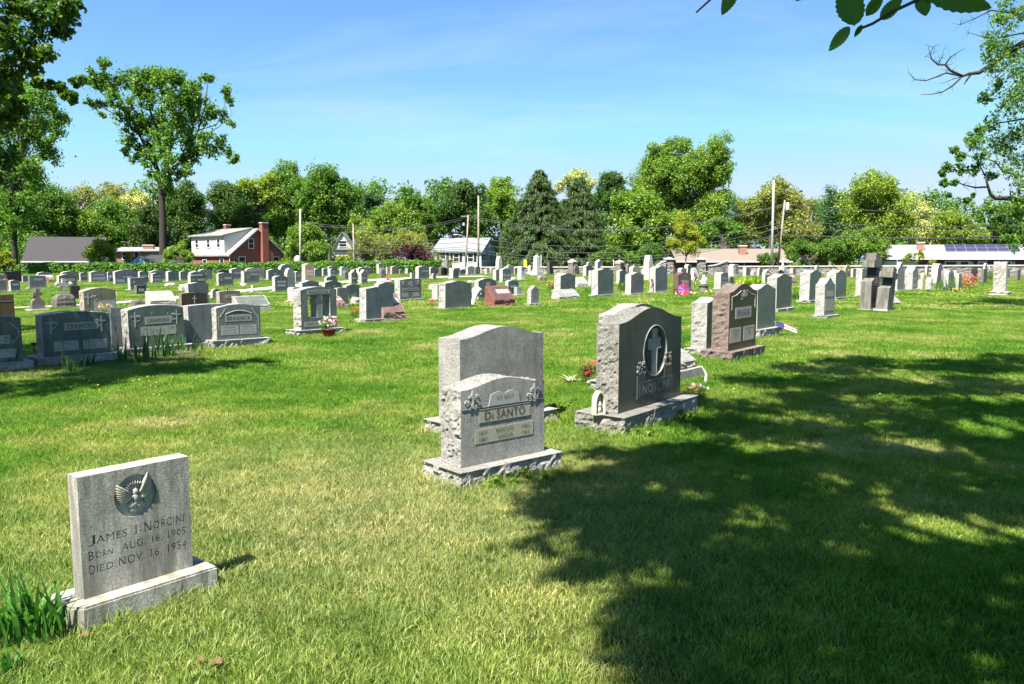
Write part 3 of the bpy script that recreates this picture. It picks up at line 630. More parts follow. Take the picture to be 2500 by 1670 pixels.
# ---- nearest marble stone with the angel roundel ----
def carve_norcini(t, die, w, d, h, bh):
    fy = -d/2; X = lambda u: (u-.5)*w; Z = lambda v: bh+v*h
    cut = MB()
    def T(s, u0, u1, v0, v1):
        v, f = text_geo(s, 0.0); a0 = min(p[0] for p in v); a1 = max(p[0] for p in v); b0 = min(p[1] for p in v); b1 = max(p[1] for p in v)
        o = len(v); P = [(X(u0)+(p[0]-a0)/(a1-a0)*(X(u1)-X(u0)), Z(v0)+(p[1]-b0)/(b1-b0)*(Z(v1)-Z(v0))) for p in v]
        from collections import Counter
        ec = Counter(); ed = []
        for q in f:
            for i in range(len(q)):
                a, b = q[i], q[(i+1) % len(q)]; ec[frozenset((a, b))] += 1; ed.append((a, b))
        V = [(x, fy-.02, z) for x, z in P]+[(x, fy+.013, z) for x, z in P]
        Fc = [tuple(q) for q in f]+[tuple(i+o for i in q[::-1]) for q in f]+[(b, a, a+o, b+o) for a, b in ed if ec[frozenset((a, b))] == 1]
        c = MB(); c.add(V, Fc); k = c.obj('cutter', M_INK, t)
        import bmesh
        bm = bmesh.new(); bm.from_mesh(k.data); bmesh.ops.remove_doubles(bm, verts=bm.verts, dist=1e-5); bmesh.ops.recalc_face_normals(bm, faces=bm.faces); bm.to_mesh(k.data); bm.free()
        boolean_cut(die, k)
    for s, u0, u1, v0, v1 in [('J', .060, .125, .415, .505), ('AMES', .135, .400, .425, .490), ('J.', .455, .525, .415, .505), ('N', .555, .620, .415, .505), ('ORCINI', .635, .930, .425, .495),
                              ('B', .060, .105, .300, .375), ('ORN', .118, .265, .305, .360), ('AUG. 16, 1905', .345, .940, .300, .375), ('D', .060, .110, .185, .260), ('IED', .122, .265, .190, .245), ('NOV. 16. 1954', .315, .945, .185, .260)]:
        try: T(s, u0, u1, v0, v1)
        except Exception as ex: print('TEXT CUT FAILED', s, ex)
    n = 40; r = .19*w; cx, cz = X(.49), Z(.755)
    c = MB(); c.prism([(cx+r*math.cos(2*math.pi*i/n), cz+r*1.02*math.sin(2*math.pi*i/n)) for i in range(n)], fy-.02, fy+.012, 'y'); boolean_cut(die, c.obj('cutter', M_INK, t))
    # angel relief standing in the recess
    a = MB(); by = fy+.010
    def blob(x, z, rx, rz, ry=.012, rot=0):
        o = len(a.v); a.ball((0, 0, 0), (rx, ry, rz), 12); cs, sn = math.cos(rot), math.sin(rot)
        a.v[o:] = [(cx+r*x+(p[0]*cs-p[2]*sn), by+p[1], cz+r*z+(p[0]*sn+p[2]*cs)) for p in a.v[o:]]
    blob(.02, .18, r*.15, r*.19, .020); blob(.02, -.12, r*.19, r*.28, .019); blob(-.12, -.42, r*.30, r*.22, .017, .3); blob(.2, -.5, r*.3, r*.2, .015, -.3); blob(.0, -.68, r*.36, r*.16, .014)
    blob(.3, -.12, r*.24, r*.08, .018, -.35); blob(-.28, -.1, r*.26, r*.08, .018, .5); blob(.47, -.3, r*.08, r*.22, .014, .2)
    for s, a0, l0 in ((-1, .50, 1.05), (1, .95, 1.2)):
        for k in range(9):
            ang = a0+.2-k*.115; l = l0*(1-.055*k); x0, z0 = s*.22, .10-.03*k
            mxx, mzz = x0+s*math.cos(ang)*l*.42, z0+math.sin(ang)*l*.42
            blob(mxx, mzz, r*.50*l, r*.085, .022-.0008*k, s*ang if s > 0 else math.pi-ang)
    for k in range(15):
        ang = math.pi*(-.08+1.16*k/14); blob(.02+math.cos(ang)*.42, .2+math.sin(ang)*.42, r*.12, r*.03, .014, ang)
    a.obj('angel_relief', SK['marble'][0], t, smooth=True)
tN = stone(190, 204.5, 471, 1167, 1463, 'marble', 'flat', 'weathered square marble headstone with an angel roundel, reading JAMES J. NORCINI', A=40.5, bh=.12, d=.115, rock=False, base=False, carve=carve_norcini)
w_, d_, h_, _ = stone(190, 204.5, 471, 1167, 1463, 'marble', 'flat', '', A=40.5, bh=.12, d=.115, build=False)
print('NORCINI', w_, d_, h_)
b = MB(); BW, BF, BB = w_/2+.085, d_/2+.10, d_/2+.075; FOOT[-1] = FOOT[-1][:4]+(BW, BF)
pr = [(-BW+.045, -BF), (BW, -BF), (BW, BB), (-BW, BB), (-BW, -BF+.06)]
b.prism(pr, -.12, .106, 'z'); b.prism([(x*.985, y*.97) for x, y in pr], .106, .118, 'z'); b.obj('base', M_BASEM, tN)

# ---- second row stones in the middle ----
FL = [(-.0, 0)]
def carve_disanto(t, die, w, d, h, bh):
    fy = -d/2; X = lambda u: (u-.5)*w; Z = lambda v: bh+v*h
    bk = MB(); pts = []
    n = 8
    top = [(.34+.165*i/n, .90+.03*math.sin(math.pi*i/n)) for i in range(n+1)]+[(.505+.165*i/n, .90+.03*math.sin(math.pi*i/n)) for i in range(n+1)]
    pts = [(.31, .75), (.69, .75)]+[(u, v) for u, v in top[::-1]]
    bk.prism([(X(u), Z(v)) for u, v in pts], fy-.006, fy+.001, 'y'); b_ = bk.obj('open_book', M_PANEL, t)
    tx = MB(); add_text(tx, 'AT REST', X(.40), X(.61), Z(.83), Z(.875), fy-.009); tx.obj('inscription', M_INKG, b_, fixn=False)
    for u in (.13, .87):
        p = MB(); p.prism(cross_poly(X(u), Z(.755), h*.22, .018, .28, .62), fy-.012, fy+.001, 'y'); p.obj('cross_relief', M_PANEL, t)
        q = MB(); rg = random.Random(int(u*100))
        for k in range(16):
            a = rg.uniform(0, 6.28); rr = .075*math.sqrt(rg.uniform(.15, 1)); cx, cz = X(u)+rr*math.cos(a), Z(.835)+rr*math.sin(a)*.8
            for m_ in range(5): q.ball((cx+.009*math.cos(m_*1.257), fy-.003, cz+.009*math.sin(m_*1.257)), (.0085, .011, .0085), 6)
        q.obj('flower_carving', SK['granite'][1], t)
SA = dict(rock=True)
stone(1077, 1126, 1328, 955, 1142, 'granite', 'serp', 'grey granite headstone reading DI SANTO on a rock-faced base, centre of the lawn', A=50, bh=.14, rise=.075, bm=.11, bf=.13, pm=M_PANELT,
      panels=[(.20, .82, .53, .73), (.155, .855, .27, .46)], lines=[(0.005, .745, .995, .745), (.2, .545, .82, .545), (.2, .715, .82, .715)],
      texts=[('D', .265, .335, .575, .69), ('I', .352, .362, .575, .65), ('SANTO', .405, .745, .575, .69), ('ROCCO', .40, .605, .385, .435), ('LUCIA', .425, .60, .300, .350), ('1877', .20, .295, .385, .43), ('1887', .20, .295, .300, .345), ('1961', .71, .80, .385, .43), ('1963', .71, .80, .300, .345)], carve=carve_disanto)
stone(1072, 1124, 1326, 830, 1034, 'granite', 'serp', 'taller plain blue-grey granite headstone directly behind the DI SANTO stone', A=46.5, bh=.14, rise=.085, rock=False, bm=.13, topmat=SK['grey'][0])
def carve_nor2(t, die, w, d, h, bh):
    fy = -d/2; X = lambda u: (u-.5)*w; Z = lambda v: bh+v*h; n = 44; cx, cz = X(.555), Z(.63); rx, rz = .182*w, .295*h
    c = MB(); c.prism([(cx+rx*math.cos(2*math.pi*i/n), cz+rz*math.sin(2*math.pi*i/n)) for i in range(n)], fy-.02, fy+d*.55, 'y'); boolean_cut(die, c.obj('cutter', M_INK, t))
    q = MB(); H = rz*2*.93; a = .055*w*1.35; q.prism(cross_poly(cx, cz-rz*.97, H, a*1.1, .275, .56), fy+.012, fy+d*.54, 'y'); q.obj('cross', SK['granite'][1], t)
    e_ = MB(); cc = cross_poly(cx, cz-rz*.97, H, a*1.1, .275, .56); e_.tube([(x, fy+.011, z) for x, z in cc[1:]], .006, 4); e_.obj('cross_edging', M_PANEL, t)
    rim = MB(); rim.tube([(cx+rx*1.03*math.cos(2*math.pi*i/n), fy-.001, cz+rz*1.02*math.sin(2*math.pi*i/n)) for i in range(n+1)], .007, 5); rim.obj('oval_rim', M_PANEL, t)
    rg = random.Random(4)
    for u0, u1, v1 in ((.27, .39, .37), (.70, .83, .42)):
        p = MB(); p.box(X(u0), X(u1), fy-.012, fy+.001, Z(.10), Z(v1)); p.obj('carved_pillar', SK['shade'][1], t)
        f = MB()
        for k in range(46): f.ball((X((u0+u1)/2)+rg.uniform(-.06, .06)*w, fy-.002, Z(v1+.07)+rg.uniform(-.07, .09)*h), (.012, .014, .012), 6)
        f.obj('flower_carving', SK['shade'][0], t)
    p = MB(); p.box(X(.30), X(.86), fy-.016, fy+.001, Z(.12), Z(.29)); p.obj('name_panel', SK['shade'][1], t)
    tx = MB(); add_text(tx, 'NORCINI', X(.34), X(.77), Z(.15), Z(.255), fy-.02); tx.obj('inscription', SK['granite'][1], t, fixn=False)
stone(1454.6, 1508.8, 1660, 791, 1010, 'shade', 'serp', 'granite headstone darkened for tree shade reading NORCINI with a cross in a carved oval niche', A=38, bh=.2, rise=.095, bm=.16, bf=.17, carve=carve_nor2)
stone(1460, 1506, 1620, 768, 933, 'green', 'serp', 'granite headstone just behind the NORCINI cross stone, mostly hidden by it', A=39, bh=.14, rise=.09, bm=.12)
slant(1655, 1700, 842, 905, 'light', 'small pale slant marker on thick base, to the right behind the NORCINI cross stone', A=39, bh=.16, d=.5)
stone(1686, 1724, 1775, 739, 852, 'green', 'serp', 'light rock-edged headstone directly behind and left of the PIOGGIA stone', bh=.12, bm=.1)
LN = lambda pts: [(pts[i][0], pts[i][1], pts[i+1][0], pts[i+1][1]) for i in range(len(pts)-1)]
def carve_piog(t, die, w, d, h, bh):
    fy = -d/2; X = lambda u: (u-.5)*w; Z = lambda v: bh+v*h
    for pts in ([(.08, .70), (.08, .925), (.22, .945), (.40, 1.02)], [(.92, .70), (.92, .925), (.78, .945), (.60, 1.02)]):
        q = MB(); q.tube([(X(u), fy-.001, Z(v)) for u, v in pts], .008, 5); q.obj('carved_line', M_PANELP, t)
    q = MB(); rg = random.Random(8)
    for k in range(60): q.ball((X(.5)+rg.gauss(0, .06)*w, fy, Z(.93)+rg.gauss(0, .025)*h), (.012, .008, .010), 6)
    q.prism(cross_poly(X(.5), Z(.93), .1*h, .014, .28, .6), fy-.01, fy, 'y'); q.obj('flower_carving', M_PANELP, t)
stone(1736, 1777, 1844, 714, 857, 'mahogany', 'serp', 'tall reddish-brown granite headstone reading PIOGGIA with polished dark face', A=40, bh=.17, rise=.12, bm=.14, bf=.14, pm=M_PANELP,
      panels=[(.22, .79, .535, .73), (.05, .44, .13, .385), (.53, .93, .13, .385)], texts=[('PIOGGIA', .28, .73, .58, .685), ('ALFRED R.', .13, .37, .325, .355), ('1901', .20, .30, .27, .295), ('1971', .20, .30, .235, .26), ('CATHERINE M.', .58, .88, .325, .355), ('1905', .68, .78, .27, .295), ('1999', .68, .78, .235, .26)], carve=carve_piog)
stone(1815, 1848.5, 1892, 707, 804, 'green', 'serp', 'plain polished green-grey headstone right behind the PIOGGIA stone, on a thick base', A=41, bh=.2, rise=.11, bm=.16, rock=False, topmat=SK['grey'][0])
stone(1871, 1895, 1931, 677, 754, 'green', 'serp', 'tall rock-sided headstone with plain green back, above the plain stone behind PIOGGIA', bh=.13, rise=.09)
stone(1951, 1975, 2003, 667, 734, 'green', 'serp', 'tall rock-sided green-faced headstone behind the small gabled stone, left one of the pair', bh=.12)
stone(2016, 2039, 2065, 667, 727, 'green', 'serp', 'tall rock-sided green-faced headstone behind the small gabled stone, right one of the pair', bh=.12)
stone(1989, 2012, 2037, 695, 771, 'mid', 'ogee', 'small narrow rock-sided headstone with pointed top and two pale plates, before the tall green pair', bh=.09, rise=.25, bm=.14, panels=[(.15, .85, .60, .78), (.08, .92, .14, .52, M_PANELT)], lines=[(.15, .6, .15, .9), (.85, .6, .85, .9)])

# ---- left group ----
def sprays(t, die, w, d, h, bh):
    fy = -d/2; X = lambda u: (u-.5)*w; Z = lambda v: bh+v*h
    for u, v, cv in ((.12, .55, .45), (.87, .55, .45)):
        p = MB(); p.prism(cross_poly(X(u), Z(v), h*.40, .022, .26, .64), fy-.006, fy+.001, 'y'); p.obj('cross_relief', M_PANEL, t)
        q = MB(); rg = random.Random(int(u*50)+3)
        for k in range(24):
            a = rg.uniform(0, 6.28); q.ball((X(u)+math.cos(a)*.05+rg.uniform(-.02, .02)+(.05 if u < .5 else -.05), fy, Z(v+.22)+math.sin(a)*.06), (.012, .006, .010), 6)
        q.obj('flower_carving', M_PANEL, t)
stone(91, 107, 272, 772, 872, 'green', 'arch', 'wide dark shaded headstone reading CRAWFORD with two crosses, at the left under the tree', A=46, bh=.15, rise=.05, bm=.14, maxw=2.6, carve=sprays,
      panels=[(.31, .82, .62, .81), (.15, .51, .12, .36), (.58, .94, .12, .36)], texts=[('CRAWFORD', .36, .78, .65, .775), ('RUTH L.', .27, .41, .28, .32), ('1955 -', .23, .37, .16, .195), ('WILLIAM J., JR.', .63, .87, .28, .32), ('1949', .68, .76, .19, .225)])
stone(268, 274, 318, 752, 850, 'blue', 'flat', 'plain dark shaded headstone wedged behind between the two CRAWFORD stones', A=46, bh=.12, rock=False, base=False)
stone(300, 317, 452, 757, 850, 'green', 'arch', 'grey headstone reading CRAWFORD with wreathed crosses, behind the iris clump', A=44, bh=.13, rise=.07, bm=.14, maxw=2.4, carve=sprays,
      panels=[(.29, .77, .60, .80), (.21, .85, .30, .54)], texts=[('CRAWFORD', .33, .72, .645, .755), ('1922', .25, .34, .46, .50), ('1986', .72, .81, .46, .50), ('THOMAS J.', .42, .64, .40, .45)])
stone(449, 464, 560, 747, 838, 'blue', 'arch', 'plain blue-grey headstone back, between the second CRAWFORD and BRANNICK', A=43, bh=.12, rise=.02, rock=False, bm=.1, topmat=SK['grey'][0], maxw=2.4)
def brann(t, die, w, d, h, bh):
    fy = -d/2; X = lambda u: (u-.5)*w; Z = lambda v: bh+v*h; q = MB()
    q.tube([(X(.2+.6*i/12), fy-.001, Z(.80+.11*math.sin(math.pi*i/12))) for i in range(13)], .010, 5); q.tube([(X(.05), fy, Z(.3)), (X(.05), fy, Z(.75))], .006, 4); q.tube([(X(.95), fy, Z(.3)), (X(.95), fy, Z(.75))], .006, 4); q.obj('carved_line', M_PANEL, t)
    f = MB(); rg = random.Random(2)
    for s in (-1, 1):
        for k in range(22): tt = k/22; f.ball((X(.5)+s*w*(.30+.13*tt)+rg.uniform(-.012, .012), fy, Z(.97-.28*tt)+rg.uniform(-.015, .015)), (.014, .006, .009), 6)
    f.obj('flower_carving', M_PANEL, t)
stone(512, 530, 637, 753.5, 831, 'grey', 'arch', 'grey headstone reading BRANNICK with arched top and two name plates, right of the blue-grey back', A=45, bh=.16, rise=.075, bm=.15, bf=.14, carve=brann, maxw=2.4,
      panels=[(.20, .80, .56, .78), (.09, .49, .14, .44), (.52, .90, .14, .44)], texts=[('BRANNICK', .23, .76, .60, .735), ('EDWARD J.', .15, .42, .36, .41), ('JAN. 30, 1926', .14, .43, .27, .31), ('DEC. 27, 2002', .14, .43, .18, .22), ('MARIAN J.', .58, .83, .36, .41), ('JUNE 12, 1926', .57, .85, .27, .31), ('AUG. 28, 2008', .57, .85, .18, .22)])
stone(-90, -62, 57, 781, 890, 'green', 'arch', 'dark shaded headstone cut by the left picture edge, its name ending in D', A=46, bh=.15, rise=.05, maxw=2.6, panels=[(.42, .75, .42, .62), (.45, .88, .10, .30)], texts=[('D', .64, .72, .46, .58)], carve=lambda t, die, w, d, h, bh: MB().tube([((.25+.2*math.sin(i*.5))*w, -d/2, bh+h*(.9-.08*i)) for i in range(7)], .01, 5).obj('scroll_carving', M_PANEL, t))
stone(-60, -45, 39, 722, 805, 'brown', 'flat', 'brown sandstone headstone at the left edge behind the shaded stones', A=45, bh=.1, maxw=2.2, base=False, slab_amp=.012, lines=[(.0, .8, 1, .8)])
# Warzecha: pierced window with a cross
tW = stone(718, 736, 823, 709, 806, 'green', 'arch', '', A=41, bh=.13, build=False); ww, wd, wh, _ = tW; wd = .32
P = gpt(736, 806, .13); eA = (math.sin(R(41)), math.cos(R(41))); eB = (-eA[1], eA[0]); ctr = P+Vector((eA[0]*ww/2+eB[0]*wd/2, eA[1]*ww/2+eB[1]*wd/2, 0))
t = empty('headstone', (ctr.x, ctr.y, 0), math.pi/2-R(41), 'grey headstone reading WARZECHA pierced by a window holding a cross', 'headstone')
print('WARZECHA', ww, wh)
g = MB(); X = lambda u: (u-.5)*ww; Z = lambda v: .13+v*wh; u0, u1, v0, v1 = .19, .81, .30, .86
def rj(a0, a1, b0, b1, sideL=False, sideR=False):
    n, ns = max(2, int((a1-a0)/.05)), max(3, int((b1-b0)/.05))
    pr = [(a0+(a1-a0)*i/n, b0) for i in range(n)]+[(a1, b0+(b1-b0)*i/ns) for i in range(ns)]+[(a1-(a1-a0)*i/n, b1) for i in range(n)]+[(a0, b1-(b1-b0)*i/ns) for i in range(ns)]
    g.prism(pr, -wd/2, wd/2, 'y', 7, .03, 9, 1, 0, keepflat=lambda x, z: not ((sideL and x < a0+.001) or (sideR and x > a1-.001)) or z <= b0+.001 or z >= b1-.001)
rj(X(0), X(u0), Z(v0), Z(v1), True); rj(X(u1), X(1), Z(v0), Z(v1), False, True); rj(X(0), X(1), Z(0), Z(v0), True, True)
tp = [(X(i/14), Z(1)+.07*ww*(1-(2*i/14-1)**2)) for i in range(15)]
g.prism([(X(i/10), Z(v1)) for i in range(11)]+tp[::-1], -wd/2, wd/2, 'y', 7, .03, 10, 1, 0, keepflat=lambda x, z: z <= Z(v1)+.001)
die = g.obj('die', list(SK['grey']), t); die.data.materials[1] = SK['mid'][1]
c = MB(); hh_ = (v1-v0)*wh; c.prism(cross_poly(X(.52), Z(v0), hh_, .16*ww*.8, .19, .56), -wd/2+.02, wd/2-.04, 'y'); c.obj('cross', SK['granite'][1], t)
for q in [(.18, .82, .885, 1.0), (.08, .92, .07, .20)]: p = MB(); p.box(X(q[0]), X(q[1]), -wd/2-.004, -wd/2+.001, Z(q[2]), Z(q[3])); p.obj('name_panel', M_PANEL, t)
tx = MB(); add_text(tx, 'WARZECHA', X(.22), X(.76), Z(.90), Z(.985), -wd/2-.008); add_text(tx, 'DANIEL W.', X(.14), X(.46), Z(.11), Z(.165), -wd/2-.008); tx.obj('inscription', M_INK, t, fixn=False)
b = MB(); nb = 24; pr = [(-ww/2-.16+(ww+.32)*i/nb, -wd/2-.12) for i in range(nb)]+[(ww/2+.16, -wd/2-.12+(wd+.24)*i/8) for i in range(8)]+[(ww/2+.16-(ww+.32)*i/nb, wd/2+.12) for i in range(nb)]+[(-ww/2-.16, wd/2+.12-(wd+.24)*i/8) for i in range(8)]
b.prism(pr, -.08, .127, 'z', 5, .03, 5); b.obj('base', SK['grey'][0], t)
PN = [(.2, .85, .5, .72)]; P2 = [(.2, .85, .62, .80), (.1, .9, .18, .45)]
